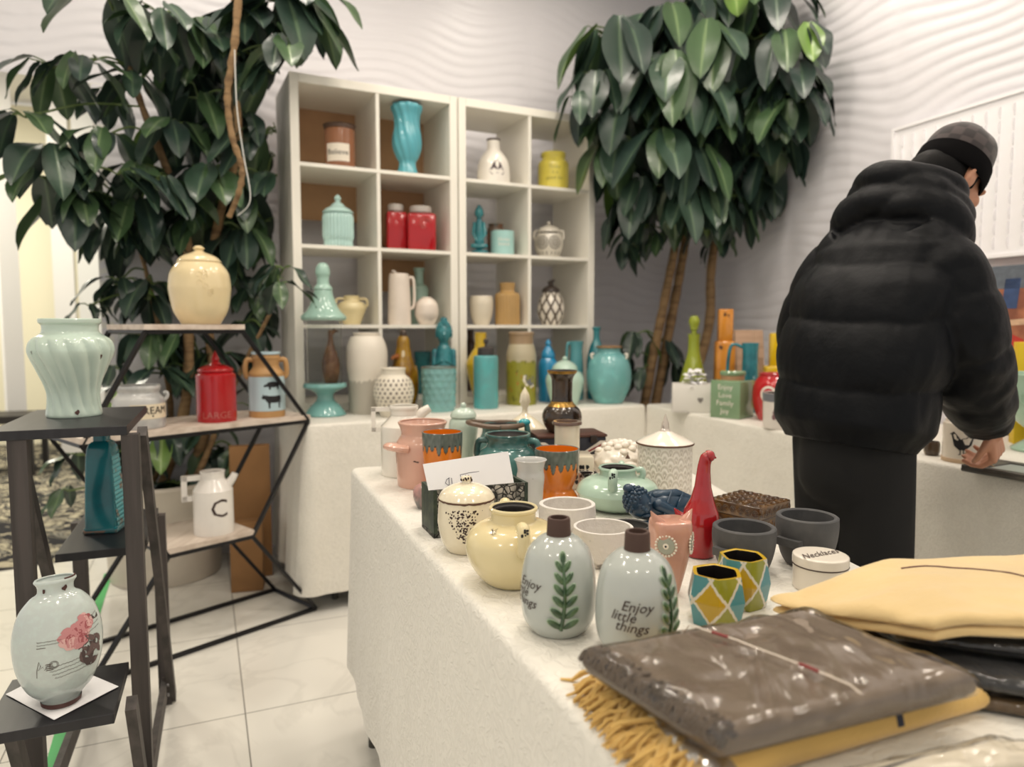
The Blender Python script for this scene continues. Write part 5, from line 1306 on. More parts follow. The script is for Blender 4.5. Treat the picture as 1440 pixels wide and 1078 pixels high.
bt('lidded_vase', 'bright cerulean lidded vase with a tall finial', 'vase', 770.5, 476, 567, 29, [(.86, 0, 1), (.9, .03), (.96, .3), (1, .5), (.9, .62), (.62, .70)], g_ltbl, open_=False, extra=x, lid=[(.64, .70), (.68, .72), (.6, .78), (.36, .85), (.22, .875), (0, .88)])
def x(c):
    k = MB(); R, h = c.R, c.h; ellipsoid(k, (0, 0, h*.96), R*.13, R*.13, h*.045); k.build('knob', g_duck2, c.lid)
g_duck2 = glaze('celadon', '#bcd6c6')
bt('ginger_jar', 'pale celadon lidded jar behind the bronze vase', 'jar', 794, 501, 570, 54, [(.64, 0, 1), (.72, .04), (.94, .35), (1, .52), (.86, .66), (.62, .70)], g_duck2, open_=False, extra=x, lid=[(.64, .70), (.68, .72), (.62, .80), (.4, .88), (.14, .92), (0, .925)])
def x(c): handle(c, -pi/2+.2, .45, .93, .45, c.R*.18, g_pt, inset=.1)
g_pt = glaze('pale_teal', '#5d9ea4')
bt('pitcher', 'slim pale teal pitcher with its handle to the left', 'pitcher', 810, 478, 561, 21, [(.9, 0, 1), (1, .04), (1, .3), (.9, .6), (.8, .85), (.95, .98)], g_pt, extra=x, t=.12)
bt('bottle', 'teal bottle with a small neck behind the big round turquoise vase', 'bottle', 838, 459, 556, 27, [(.8, 0, 1), (.9, .04), (1, .35), (.98, .55), (.7, .72), (.36, .82), (.34, .93), (.44, .97), (.44, .99)], g_dteal, t=.12)
def x(c):
    for s in (-1, 1): ear(c, s*1.2, .82, g_wool, .5, False)
    k = MB(); R, h = c.R, c.h; pts = [Vector((R*.53*cos(t), R*.53*sin(t), h*.985)) for t in [2*pi*i/48 for i in range(49)]]; tube(k, pts, R*.06, 8, cap=False); k.build('brown_rim', glaze('tan_rim', '#8a6b4a'), c.root)
bt('vase', 'big round turquoise vase with a brown rim at the back table\'s right end', 'vase', 856, 486, 567, 63, [(.6, 0, 1), (.66, .03), (.92, .25), (1, .46), (.93, .68), (.7, .84), (.53, .88), (.5, .92), (.52, .98)], glaze('turquoise_crackle', '#72adad', second=('#7cc0bd', 16, .5, .68)), extra=x, t=.08, seg=56)
# ---------------------------------------------------------------- things on the right-hand table
def x(c):
    k = MB(); R, h = c.R, c.h; lathe(k, [(R*.16, h*.80), (R*.15, h*.83), (R*.24, h*.85), (R*.22, h*.865), (R*.3, h*.90), (R*.34, h*.94), (R*.2, h*.99), (0, h)], 24); k.build('stopper', g_olv, c.root)
g_olv = glaze('olive_green_glass', '#8f9a2c', rough=.12)
bt('decanter', 'olive green decanter with a round stopper behind the paper-filled basket', 'decanter', 974, 443, 546, 49, [(.92, 0, 1), (1, .04), (.9, .2), (.6, .42), (.38, .58), (.33, .68), (.35, .78), (.38, .80)], g_olv, open_=False, rt=.2, extra=x)
loc, R, h = fit(1017, 435, 535, 32, Z, 1., 1., 3.33); root = empty('square_bottle', loc, atan2(-loc.y, -loc.x)+.2); g_or = glaze('amber_orange', '#cf8a35', second=('#b8752a', 18, .45, .65), speck=('#4a2c12', 20, .68, .74))
m = MB(); box(m, -R*.8, -R*.85, 0, R*.8, R*.85, h*.68, 0, R*.2); m.build('body', g_or, root, sharp=50); m = MB(); box(m, -R*.55, -R*.62, h*.66, R*.55, R*.62, h, 0, R*.08); m.build('neck', g_or, root, sharp=50)
tag(root, 'amber orange square-shouldered bottle between the decanter and the blue pitcher', 'bottle')
# slotted wooden board
p = onz(1062, 527, Z); p = atY(1060, 527, 3.42); p.z = Z+.003; root = empty('wooden_board', p, atan2(A_R.y, A_R.x)-.15); m = MB(); bw, bh_ = .16, .365
m_bd = mat('pale_brown_wood', '#c2a288', rough=.6, streak=('#a88a70', (2, 2, 30), .45, .7))
box(m, -bw/2, 0, 0, bw*.12, .016, bh_, 0, .002); box(m, bw*.12, .001, bh_*.62, bw/2, .015, bh_-.0005, 0, .002)
for i in range(4): box(m, bw*(.17+.09*i), .001, 0, bw*(.17+.09*i)+.006, .015, bh_*.63)
m.build('board', m_bd, root, sharp=50); root.rotation_euler = (radians(-7), 0, root.rotation_euler.z)
tag(root, 'pale brown slotted wooden board leaning behind the blue pitcher', 'board')
def x(c):
    handle(c, -pi/2+.25, .15, .92, 1.7, c.R*.2, g_bp, inset=.1)
    for i in range(3): letters(c, '&', .5, c.h*(.5-.17*i), c.R*.5, g_ltb, off=.001)
g_bp = glaze('peacock_blue', '#2f7d88', second=('#1d5f6c', 14, .45, .65)); g_ltb = glaze('pale_script_blue', '#a5c9cc')
bt('pitcher', 'peacock blue pitcher with a large loop handle to the left', 'pitcher', 1053, 480, 533, 25, [(.9, 0, 1), (1, .03), (.98, .4), (.9, .8), (.98, .98)], g_bp, extra=x, t=.1)
loc, R, h = fit(1091, 468, 548, 42, Z, 1., 1., 3.22); root = empty('square_jar', loc, atan2(-loc.y, -loc.x)+.15); g_ye = glaze('sun_yellow', '#d8b51c')
m = MB(); box(m, -R*.9, -R*.95, 0, R*.9, R*.95, h*.58, 0, R*.15); m.build('body', g_ye, root, sharp=50); m = MB(); box(m, -R*.5, -R*.55, h*.56, R*.5, R*.55, h, 0, R*.07); m.build('neck', g_ye, root, sharp=50)
tag(root, 'sun yellow square-necked jar behind the red heart canister', 'jar')
# white basket of papers
loc, R, h = fit(977, 538, 571, 65, Z, .5, .5, 3.18); root = empty('basket', loc, atan2(-loc.y, -loc.x)+.05); m_bk = mat('white_painted_wood', '#e2ded6', rough=.6)
m = MB(); box(m, -R*.55, -R, 0, R*.55, R, .006)
for y0, y1, x0, x1 in ((-1, 1, .50, .55), (-1, 1, -.55, -.50), (-1, -.95, -.5, .5), (.95, 1, -.5, .5)): box(m, x0*R, y0*R, .001, x1*R, y1*R, h, 0, .002)
m.build('body', m_bk, root, sharp=50); m = MB(); q = R*.14; m.add([(R*.552, y*q+R*.2, h*.45+z*q) for y, z in [(0, -1), (.7, -.2), (.9, .4), (.5, .9), (0, .55), (-.5, .9), (-.9, .4), (-.7, -.2)]], [tuple(range(8))]); m.build('heart_print', mat('grey_heart', '#7d7672', rough=.6), root, smooth=False)
m = MB(); box(m, R*.5, -R*.62, h*.18, R*.53, -R*.42, h*.5); 
tag(root, 'low white box basket with a grey heart, full of papers', 'basket')
for i in range(5):
    m = MB(); nx = 6; vs = []
    for j in range(nx+1):
        for k in range(nx+1): vs.append(((j/nx-.5)*R*.6, (k/nx-.5)*R*.9, R*.16*nse(j*.7+i*3.1, k*.7)+R*.05*nse(j*1.9+i, k*1.9)))
    m.add(vs, [(j*(nx+1)+k, j*(nx+1)+k+1, (j+1)*(nx+1)+k+1, (j+1)*(nx+1)+k) for j in range(nx) for k in range(nx)])
    o = m.build('paper', m_paper, None, sharp=0); o.location = loc+Vector((.004*i-.01, -.010+.010*i, h*.93+.016*i)); o.rotation_euler = (.06-.03*i, .05*(i-2), .7*i)
    tag(o, 'crumpled white sheet of paper heaped in the white basket', 'paper', 'papers in the white basket')
# sage green square canister
loc, R, h = fit(1029, 520, 582, 64, Z, .7, .5, 2.99); root = empty('square_canister', loc, atan2(-loc.y, -loc.x)-.45); g_sq = glaze('sage_green_square', '#7d9a76'); r = R*.72
m = MB(); box(m, -r, -r, 0, r, r, h*.80, 0, .003); m.build('body', g_sq, root, sharp=50)
m = MB(); lathe(m, [(r*.72, h*.79), (r*.72, h*.90), (r*.78, h*.91), (r*.80, h*.97), (r*.7, h), (0, h)], 36); m.build('lid', g_sq, root); m = MB(); lathe(m, [(r*.725, h*.805), (r*.73, h*.85), (r*.725, h*.90)], 36); m.build('tan_band', mat('tan_band', '#b38a66', rough=.6), root)
m = MB()
for i, s in enumerate(('Enjoy', 'Love', 'Family', 'Joy')):
    V, Fs = text_tris(s); m.add([(r+.0008, p.x*r*.46, h*(.66-.17*i)+p.y*r*.46) for p in V], Fs)
m.build('lettering', g_wool, root, smooth=False); tag(root, 'sage green square canister with four lines of pale lettering', 'canister')
def x(c):
    k = MB(); R = c.R; pts = []
    for i in range(41): t = 2*pi*i/40; pts.append((R*.036*16*sin(t)**3, R*.036*(13*cos(t)-5*cos(2*t)-2*cos(3*t)-cos(4*t))))
    strip(c, -.08, c.h*.50, pts, R*.09, k, off=.0012); k.build('heart_outline', g_wool, c.root, smooth=False)
bt('heart_canister', 'round red canister with a white heart outline beside the person', 'canister', 1093, 522, 586, 74, [(.72, 0, 1), (.78, .03), (.96, .3), (1, .5), (.95, .75), (.78, .9), (.74, .94), (.76, .98)], glaze('cherry_red', '#b5121c', coat=.5), extra=x, t=.08, inner=g_red)
def x(c):
    k = MB(); R, h = c.R, c.h; rnd = random.Random(3)
    for i in range(26): 
        a, z = -.1+rnd.gauss(0, .14), h*rnd.uniform(.12, .62); s = R*rnd.uniform(.05, .13); mark(c, a, z, [(s*cos(q), s*sin(q)*1.3) for q in [j*pi/3 for j in range(6)]], mb=k, off=.0006+.00003*i)
    k.build('flower_print', mat('mauve_print', '#7d5a5e', rough=.5), c.root, smooth=False)
    k = MB(); lathe(k, [(rad(c, h*q)+.001, h*q) for q in (.76, .84, .92, .99)], 40); k.build('grey_band', mat('slate_band', '#6e7076', rough=.4), c.root)
bt('pot', 'small white pot with a grey band and mauve print at the person\'s elbow', 'pot', 1099, 549, 600, 56, [(.9, 0, 1), (.95, .03), (.98, .4), (1, .98)], glaze('warm_white_pot', '#ded6cc'), extra=x, t=.08, inner=m_darkin)
# right of the person
m_beige = mat('beige_clay', '#cdb293', rough=.6)
def x(c):
    R, h = c.R, c.h; k = MB(); lathe(k, [(R*1.0, .0), (R*1.03, h*.02), (R*1.03, h*.09), (R*.99, h*.10)], 48); k.build('clay_foot', m_beige, c.root)
    k = MB(); q = R*.46; a, z = -.15, h*.48
    mark(c, a, z, [(u*q, v*q) for u, v in [(-.95, .55), (-1.05, .95), (-.8, 1.15), (-.55, .95), (-.45, .45), (0, .35), (.5, .5), (.95, 1.05), (1.1, .6), (.9, -.2), (.4, -.75), (-.2, -.8), (-.7, -.4)]], mb=k, off=.0008)
    for s in (-.1, .2): strip(c, a, z, [(s*q, -.7*q), (s*q+.03*q, -1.25*q), (s*q-.15*q, -1.3*q)], q*.11, k, off=.0008)
    mark(c, a, z, [(u*q, v*q) for u, v in [(-1.05, .95), (-1.25, .85), (-1.03, .8)]], mb=k, off=.0008)
    k.build('hen_print', m_blk, c.root, smooth=False)
bt('canister', 'cream canister with a black hen, under the person\'s sleeve', 'canister', 1356, 585, 653, 66, [(.98, 0, 1), (1, .02), (1, .4), (1, .86), (.92, .93), (.9, .98)], glaze('ivory_canister', '#e2d8c8'), extra=x, t=.08)
bt('jar', 'small dark brown jar left of the black hen canister', 'jar', 1310, 618, 641, 24, [(.8, 0, 1), (1, .3), (1, .7), (.9, .95)], glaze('dark_jar', '#4a3a2a', speck=('#a58d5a', 16, .6, .7)), t=.12)
def x(c):
    R, h = c.R, c.h; k = MB()
    for a in (-.75, -.25, .25, .75):
        for rr in (.24, .14): tube(k, [surf(c, a+R*rr*cos(t)/rad(c, h*.68), h*.68+R*rr*.8*sin(t), .001)[0] for t in [i*pi/10 for i in range(21)]], .0022, 6)
    k.build('relief_rings', g_bowl, c.root)
g_bowl = glaze('jade_glaze', '#a3c1ab')
bt('pedestal_bowl', 'jade green footed bowl at the right edge beyond the black sleeve', 'bowl', 1462, 519, 652, 134, [(.62, 0, 1), (.64, .03), (.5, .08), (.30, .16), (.28, .24), (.5, .34), (.8, .48), (.93, .68), (.97, .88), (1.0, .94), (1.02, .97)], g_bowl, Y=2.16, t=.06, extra=x, seg=72)
# yellow box behind the bowl
p = atY(1452, 640, 2.27); root = empty('yellow_box', (p.x, p.y, Z), -.35); m = MB(); box(m, -.055, 0, 0, .11, .05, .33, 0, .002); m.build('body', mat('yellow_card', '#d9b81a', rough=.5), root, sharp=50)
m = MB(); m.add([(.0, -.0008, .05), (.10, -.0008, .05), (.10, -.0008, .12), (.0, -.0008, .12)], [(0, 1, 2, 3)]); m.build('label', m_blk, root, smooth=False); tag(root, 'tall yellow box with a dark label behind the jade footed bowl', 'box')
# painting of a terracotta street front (a generic scene)
wp = line_r(1.35, .655); p = Vector((wp[0], wp[1], Z+.004)); root = empty('painting', p, atan2(-V_R.y, -V_R.x)); pw, ph_ = .62, .60
m = MB(); box(m, -pw/2, 0, 0, pw/2, .02, ph_, 0, .001); m.build('canvas', mat('canvas_terracotta', '#a5694a', rough=.7, second=('#7d4a36', 9, .45, .6), vary=.15, vscale=20), root, sharp=50)
def pm_(name, pl_, col):
    k = MB()
    for i, P in enumerate(pl_): k.add([(x_*pw-pw/2, -.0008-.0002*i, z_*ph_) for x_, z_ in P], [tuple(range(len(P)))])
    return k.build(name, mat('paint_'+name, col, rough=.7, vary=.2, vscale=40), root, smooth=False)
pm_('blue_sky', [[(0, .86), (1, .86), (1, 1), (0, 1)]], '#5c636c')
for i in range(4): pm_('shutter', [[(.16+.22*i, .74), (.25+.22*i, .74), (.25+.22*i, .92), (.16+.22*i, .92)]], '#34486f')
pm_('beam', [[(0, .62), (1, .70), (1, .735), (0, .655)]], '#c9a687')
for i in range(3):
    pm_('arched_door', [[(.17+.3*i, .15), (.33+.3*i, .15), (.33+.3*i, .46), (.17+.3*i, .46)]], '#40342f')
    pm_('awning', [[(.14+.3*i, .43), (.36+.3*i, .43), (.35+.3*i, .50), (.31+.3*i, .56), (.25+.3*i, .585), (.19+.3*i, .56), (.15+.3*i, .50)]], '#b8352a')
root.rotation_euler = (radians(-8), 0, root.rotation_euler.z)
tag(root, 'painting of a terracotta street front with red awnings, behind the jade bowl', 'painting')
# slate tray with twine, under the hand
a0 = onz(1350, 662, Z); a1 = onz(1475, 684, Z); ux = (a1-a0).normalized(); root = empty('slate_tray', a0, atan2(ux.y, ux.x)); W2, D2 = (a1-a0).length, .17
m_sl = mat('slate_board', '#3b3833', rough=.5, second=('#5a564e', 10, .45, .65)); m = MB(); box(m, 0, 0, 0, W2, D2, .012, 0, .004)
for x0, y0, x1, y1 in ((0, 0, W2, .028), (0, D2-.028, W2, D2), (0, .028, .05, D2-.028), (W2-.028, .028, W2, D2-.028)): box(m, x0+.001, y0+.001, .011, x1-.001, y1-.001, .018, 0, .002)
m.build('board', m_sl, root, sharp=50); m = MB(); box(m, .05, .03, .0122, W2-.03, D2-.03, .0145); m.build('inlay', mat('pale_slate', '#9aa09c', rough=.35), root, smooth=False)
tag(root, 'dark slate tray with a pale inlay at the table edge under the person\'s hand', 'tray')
twx = a0
# ---------------------------------------------------------------- black tiered stand at the left
m_bb = mat('black_board', '#17161a', rough=.42, streak=('#222024', (60, 3, 3), .4, .7)); m_gw = mat('dark_grey_oak', '#4a4340', rough=.6, streak=('#2e2926', (40, 40, 2.5), .38, .68))
LA = Vector((cos(radians(22)), sin(radians(22)), 0)); LB = Vector((-LA.y, LA.x, 0)); LO = Vector((-.828, 1.53, 0))
root = empty('tiered_stand', LO, atan2(LA.y, LA.x)); WL = -.205; TP = .92; MD = .60; LW = .40; pt_ = .034
def board(a0, b0, a1, b1, z): m = MB(); box(m, a0, b0, z-.02, a1, b1, z, 0, .0015); m.build('shelf_board', m_bb, root, smooth=False)
m = MB(); box(m, WL-.05, -.02, TP-.02, -.004, .40, TP, 0, .0015); m.build('shelf_board', m_bb, root, smooth=False)
board(WL+.017, .18, .0, .575, MD); board(WL-.03, -.245, -.02, -.0175, LW)
for a in (0, WL):
    for nm, P, Q in (('post', (a, 0, .0018), (a, 0, TP-.02)), ('diagonal_leg', (a, .05, TP-.022), (a, .585, .012)), ('rear_post', (a, .575, .0018), (a, .575, MD-.021)), ('brace', (a, -.17, LW-.021), (a, .0, .04))):
        m = MB(); off = .018 if nm in ('diagonal_leg', 'brace') else 0
        P = Vector(P)+Vector((off*(1 if a == 0 else -1)*(0 if nm == 'brace' else .95), 0, 0)); Q = Vector(Q)+Vector((off*(1 if a == 0 else -1)*(0 if nm == 'brace' else .95), 0, 0))
        bar(m, P, Q, .020 if off else pt_, pt_, 0, (0, 1, 0.0001)); m.build(nm, m_gw, root, smooth=False)
    m = MB(); bar(m, (a, .0, .065), (a, .575, .065), .016, .05); m.build('bottom_rail', m_gw, root, smooth=False)
    for z in (.05, .08):
        m = MB(); tube(m, [(a+.009, .525, z), (a+.0135, .525, z)], .006, 12); m.build('bolt', mat('steel_bolt', '#a8a8a8', rough=.3, metal=1.), root)
tag(root, 'tiered stand of black boards on dark grey wooden legs at the left edge', 'shelf')
ztop = TP+.0005
g_mv = glaze('mint_vase', '#c3d5c8'); m_wear = mat('worn_edge', '#4a2b26', rough=.6)
def wear(c, L):
    k = MB(); rnd = random.Random(5)
    for a, z, s in L:
        n = 9; mark(c, a, c.h*z, [(s*rnd.uniform(.5, 1.2)*cos(i*2*pi/n), s*rnd.uniform(.6, 1.6)*sin(i*2*pi/n)) for i in range(n)], mb=k, off=.0012)
    k.build('worn_chips', m_wear, c.root, smooth=False)
swm = lambda t, z, r, k: r*(1+(.06*(abs(sin(6.5*t+13*z))-.5) if .0 < z < .26 else 0.))
loc, R, h = fit(105, 448, 588, 120, ztop, .62, .75)
def swd(t, z, r, k):
    q = z/h; e = min(1., max(0., (q-.02)/.1))*min(1., max(0., (.82-q)/.06)); return r*(1+.055*e*(abs(sin(7*t+5.5*q))*1.6-1.))
vessel('vase', 'pale mint vase with swirling flutes on the top black board', 'vase', 105, 448, 588, 120, ztop, [(.66, 0, 1), (.67, .03), (.62, .14), (.64, .28), (.80, .46), (.97, .62), (1, .70), (.92, .79), (.74, .84), (.68, .87), (.68, .93), (.74, .955), (.75, .99)], g_mv, t=.07, disp=swd, seg=224, n=8, extra=lambda c: wear(c, [(.1, .05, .005), (.75, .62, .005), (-1.1, .66, .004)]))
# teal square bottle on the middle board
zm = MD+.0005; loc, R, h = fit(149, 601, 750, 60, zm, .75, .5); root = empty('square_bottle', loc, atan2(-loc.y, -loc.x)-.35)
m = MB(); n = 8
def ring4(hw, z, cx=0): 
    r_ = hw*.22; out = []
    for i, (sx, sy) in enumerate(((1, 1), (-1, 1), (-1, -1), (1, -1))):
        for k in range(n+1):
            a = pi/2*i+pi/2*k/n; out.append((sx*(hw-r_)+r_*cos(a), sy*(hw-r_)*.98+r_*sin(a), z))
    return out
prof = [(.80, 0), (.86, .01), (.86, .05), (.80, .06), (.74, .4), (.66, .72), (.60, .82), (.50, .87), (.34, .89), (.33, .97), (.40, .98), (.40, 1.0)]
vs = []; 
for q, z in prof: vs += ring4(R*q, h*z)
w4 = 4*(n+1); fs = [(i*w4+k, i*w4+(k+1) % w4, (i+1)*w4+(k+1) % w4, (i+1)*w4+k) for i in range(len(prof)-1) for k in range(w4)]+[tuple(range(w4-1, -1, -1)), tuple((len(prof)-1)*w4+k for k in range(w4))]
m.add(vs, fs); m.build('body', glaze('deep_peacock', '#0f6a74', second=('#0b4f58', 9, .45, .65)), root, sharp=50)
m = MB()
for i in range(16):
    for j in range(5): 
        z = h*(.08+.043*i); hw = R*(.82-.18*i/16); ellipsoid(m, (hw*.98*0+(-.7+.35*j+.12*(i % 2))*hw*.9, hw*1.0, z), R*.11, R*.05, h*.022, seg=8, rings=5)
m.build('scale_relief', glaze('turquoise_relief', '#5aa6ac', speck=('#7d6a58', 30, .6, .7)), root)
m = MB(); box(m, -R*.87, -R*.86, .0, R*.87, R*.86, h*.045, 0, R*.1); m.build('worn_base', mat('worn_base', '#3f6b6e', rough=.6, speck=('#8b6a58', 40, .5, .6)), root)
tag(root, 'square teal glass-glazed bottle on the middle black board', 'bottle')
# sheet of paper and the rose vase on the low board
zl = LW+.0005; P = [onz(8, 977, zl), onz(76, 1013, zl), onz(167, 966, zl), onz(92, 934, zl)]; c = sum(P, Vector())/4
m = MB(); g = 6; vs = []
for k in (0, 1):
    for j in range(g+1):
        for i in range(g+1): q = P[0].lerp(P[1], i/g).lerp(P[3].lerp(P[2], i/g), j/g)-c; q.z = .0005+.0007*k+.0008*(1+nse(i*.5, j*.5)); vs.append(q)
G = (g+1)**2; m.add(vs, [tuple(reversed(f)) if b == 0 else f for b in (0, G) for j in range(g) for i in range(g) for f in [(b+j*(g+1)+i, b+j*(g+1)+i+1, b+(j+1)*(g+1)+i+1, b+(j+1)*(g+1)+i)]])
o = m.build('paper', m_paper, loc=c, sharp=0); tag(o, 'square white sheet of paper under the rose-printed vase', 'paper')
zr = zl+.0035; g_rv = glaze('pale_crackle', '#c6cfcb', rough=.12, second=('#c9d5d0', 90, .45, .65), coat=.5)
def x(c):
    R, h = c.R, c.h; rnd = random.Random(11)
    k = MB(); lathe(k, [(rad(c, h*q)*1.004+.0006, h*q) for q in (0, .012, .03, .045)], 72, lambda t, z, r, kk: r if kk < 3 else r, None, 0, None, 1, c.ey); k.build('dark_foot', m_wear, c.root)
    # roses, leaves, script
    pk = [mat('rose_pink', '#c98a8c', rough=.4), mat('rose_deep', '#a5565c', rough=.4), mat('rose_pale', '#dcb0ac', rough=.4)]; k = MB()
    for (ca, cz, rr) in ((.30, .56, .38), (.60, .65, .26)):
        for ring, nn in ((1., 9), (.72, 8), (.45, 6), (.2, 3)):
            for i in range(nn):
                a = 2*pi*(i+.5*rnd.random())/nn; d = rr*R*ring*.72; s = rr*R*.36; px_, pz_ = d*cos(a), d*sin(a)*.85
                mark(c, ca+px_/R, cz*h+pz_, [(s*cos(q)*rnd.uniform(.8, 1.1), s*sin(q)*rnd.uniform(.7, 1.)) for q in [j*pi/4 for j in range(8)]], mb=k, mi=rnd.choice((0, 0, 1, 2)), off=.0006+.0002*(1-ring)+.00004*i)
    k.build('rose_print', pk, c.root, smooth=False)
    lf = [mat('leaf_mauve', '#6a5654', rough=.5), mat('leaf_dark', '#4f403f', rough=.5)]; k = MB()
    for i in range(26):
        a = rnd.uniform(.40, .98); z = rnd.uniform(.33, .53)*h*(1.05-.1*a); t = rnd.uniform(0, pi); s = R*rnd.uniform(.12, .20)
        mark(c, a, z, [(s*(u*cos(t)-v*sin(t)), s*(u*sin(t)+v*cos(t))) for u, v in ((-1, 0), (-.4, .38), (.3, .36), (1, 0), (.3, -.36), (-.4, -.38))], mb=k, mi=i % 2, off=.0005+.00003*i)
    k.build('leaf_print', lf, c.root, smooth=False); k = MB()
    # butterfly
    for sx in (-1, 1): mark(c, .98, h*.66, [(0, -R*.05), (sx*R*.12, R*.09), (sx*R*.13, -R*.02)], mb=k, mi=1, off=.0008)
    k.build('butterfly_print', lf, c.root, smooth=False)
    k = MB()
    def scr(a, z, w_, amp, n_, fr, rot=.18):
        pts = [(w_*i/n_, amp*sin(i*fr)*(.6+.5*sin(i*1.3))+rot*w_*i/n_) for i in range(n_+1)]; strip(c, a, z, pts, R*.010, k, off=.0007)
    for i in range(3): scr(-.55, h*(.575-.022*i), R*(.55 if i < 2 else .2), R*.018, 34, 2.2, -.02)
    for i in range(4): scr(-.35+.05*i, h*(.36-.03*i), R*.95, R*.022, 44, 1.7, .12)
    for i in range(4): scr(.55, h*(.66-.035*i), R*.5, R*.02, 24, 1.9, .25)
    k.build('script_print', mat('sepia_ink', '#5d5048', rough=.6), c.root, smooth=False); k = MB()
    strip(c, -.62, h*.36, [(0, -R*.2), (R*.03, 0), (R*.10, R*.22), (R*.13, R*.1), (R*.05, 0), (R*.18, R*.08), (R*.2, -R*.02), (R*.3, R*.12), (R*.42, R*.02)], R*.012, k, off=.0007)
    for rr in (.10, .075): strip(c, -.2, h*.385, [(R*rr*cos(t), R*rr*sin(t)) for t in [i*pi/12 for i in range(25)]], R*.010, k, off=.0007)
    for i in range(4): strip(c, -.38, h*.35+R*.05*i, [(0, 0), (R*.16, 0)], R*.02, k, off=.0007)
    k.build('stamp_print', mat('sepia_ink'), c.root, smooth=False)
    wear(c, [(.42, .925, .005), (-.75, .93, .004)])
    k = MB(); zt = c.S[-1][1]; pts = [Vector((rad(c, zt)*.93*cos(t)*c.ex, rad(c, zt)*.93*sin(t)*c.ey, zt+.0012)) for t in [.4+1.2*i/20 for i in range(21)]]; tube(k, pts, .0018, 6); k.build('worn_rim', m_wear, c.root)
vessel('vase', 'pale grey-blue flattened vase printed with pink roses and script', 'vase', 86.5, 806, 994, 129, zr, [(.40, 0, 1), (.44, .012), (.45, .045), (.50, .065), (.74, .15), (.93, .30), (1, .46), (.98, .60), (.84, .75), (.60, .85), (.44, .885), (.40, .91), (.41, .95), (.47, .98), (.46, .995)], g_rv, t=.06, seg=96, n=8, extra=x, ex=.62, ey=1., yaw=.12, rb=.28, rt=.3)

# ---------------------------------------------------------------- hexagonal black metal display shelf
BR = onz(465, 856, 0)+Vector((-.056, -.012, 0)); HX = Vector((-.66, -.75, 0)).normalized(); HN = Vector((-HX.y, HX.x, 0)); HN = HN if HN.y > 0 else -HN
hr = empty('hexagon_shelf', BR, 0); m_bm = mat('black_metal', '#151417', rough=.4, metal=.3); HD = .31
def hp(t, z, d=0.): return HX*t+HN*d+Vector((0, 0, z))
zT, zM, zL = 1.115, .765, .36
KEY = [('base', .0, .0085, .82, .0085), ('low', .262, zL, .565, zL), ('mid', .015, zM, .81, zM), ('top', .276, zT, .61, zT)]
def hb(nm, a, b): m = MB(); bar(m, a, b, .013, .013, 0, (.3, .2, .93)); m.build(nm, m_bm, hr, smooth=False)
for d in (0, HD):
    for (n0, a0, z0, a1, z1), (n1, b0, y0, b1, y1) in zip(KEY, KEY[1:]): hb('frame_bar', hp(a0, z0, d), hp(b0, y0, d)); hb('frame_bar', hp(a1, z1, d), hp(b1, y1, d))
    for n0, a0, z0, a1, z1 in KEY: hb('frame_bar', hp(a0, z0, d), hp(a1, z1, d))
for n0, a0, z0, a1, z1 in KEY: hb('cross_bar', hp(a0, z0, 0), hp(a0, z0, HD)); hb('cross_bar', hp(a1, z1, 0), hp(a1, z1, HD))
m_oak = mat('whitewashed_oak', '#d6c8ba', rough=.5, streak=('#b8a696', (30, 3, 30), .42, .7))
for n0, a0, z0, a1, z1 in KEY[1:]:
    m = MB(); q = [hp(a0-.006, 0, -.006), hp(a1+.006, 0, -.006), hp(a1+.006, 0, HD+.006), hp(a0-.006, 0, HD+.006)]
    vs = [p+Vector((0, 0, z)) for z in (z1+.007, z1+.025) for p in q]; fs = [(0, 1, 2, 3), (7, 6, 5, 4), (0, 4, 5, 1), (1, 5, 6, 2), (2, 6, 7, 3), (3, 7, 4, 0)]
    m.add(vs, fs); m.build('shelf_board', m_oak, hr, smooth=False)
tag(hr, 'hexagonal black metal display shelf with three pale oak boards', 'shelf')
zT += .0255; zM += .0255; zL += .0255
def hY(t, d): return (BR+HX*t+HN*d).y
g_ivc = glaze('cream_crackle', '#e2cfa4', speck=('#8c6f45', 12, .73, .78))
def x(c):
    k = MB(); R, h = c.R, c.h; lathe(k, [(R*.2, h*.915), (R*.13, h*.935), (R*.2, h*.965), (R*.1, h*.995), (0, h)], 18); k.build('knob', g_ivc, c.lid)
    k = MB(); rnd = random.Random(2)
    for i in range(7):
        a, z = .15+.2*sin(i*2.1), c.h*(.5+.13*cos(i*2.4)); tube(k, [surf(c, a+.10*cos(t)*(1-t/9), z+c.R*.12*sin(t)*(1-t/9), .0004)[0] for t in [j*.5 for j in range(13)]], .0013, 5)
    k.build('scroll_relief', g_ivc, c.root)
vessel('ginger_jar', 'cream lidded ginger jar on the top board of the hexagon shelf', 'jar', 283, 345, 446, 89, zT, [(.60, 0, 1), (.65, .02), (.88, .18), (.99, .40), (1, .50), (.93, .66), (.72, .775)], g_ivc, Y=hY(.44, .15), open_=False, extra=x, seg=56, lid=[(.68, .775), (.70, .79), (.69, .81), (.55, .86), (.3, .90), (.15, .92), (0, .925)])
g_gj = glaze('grey_white_jar', '#c5c5c2', second=('#a5a6a6', 16, .45, .65))
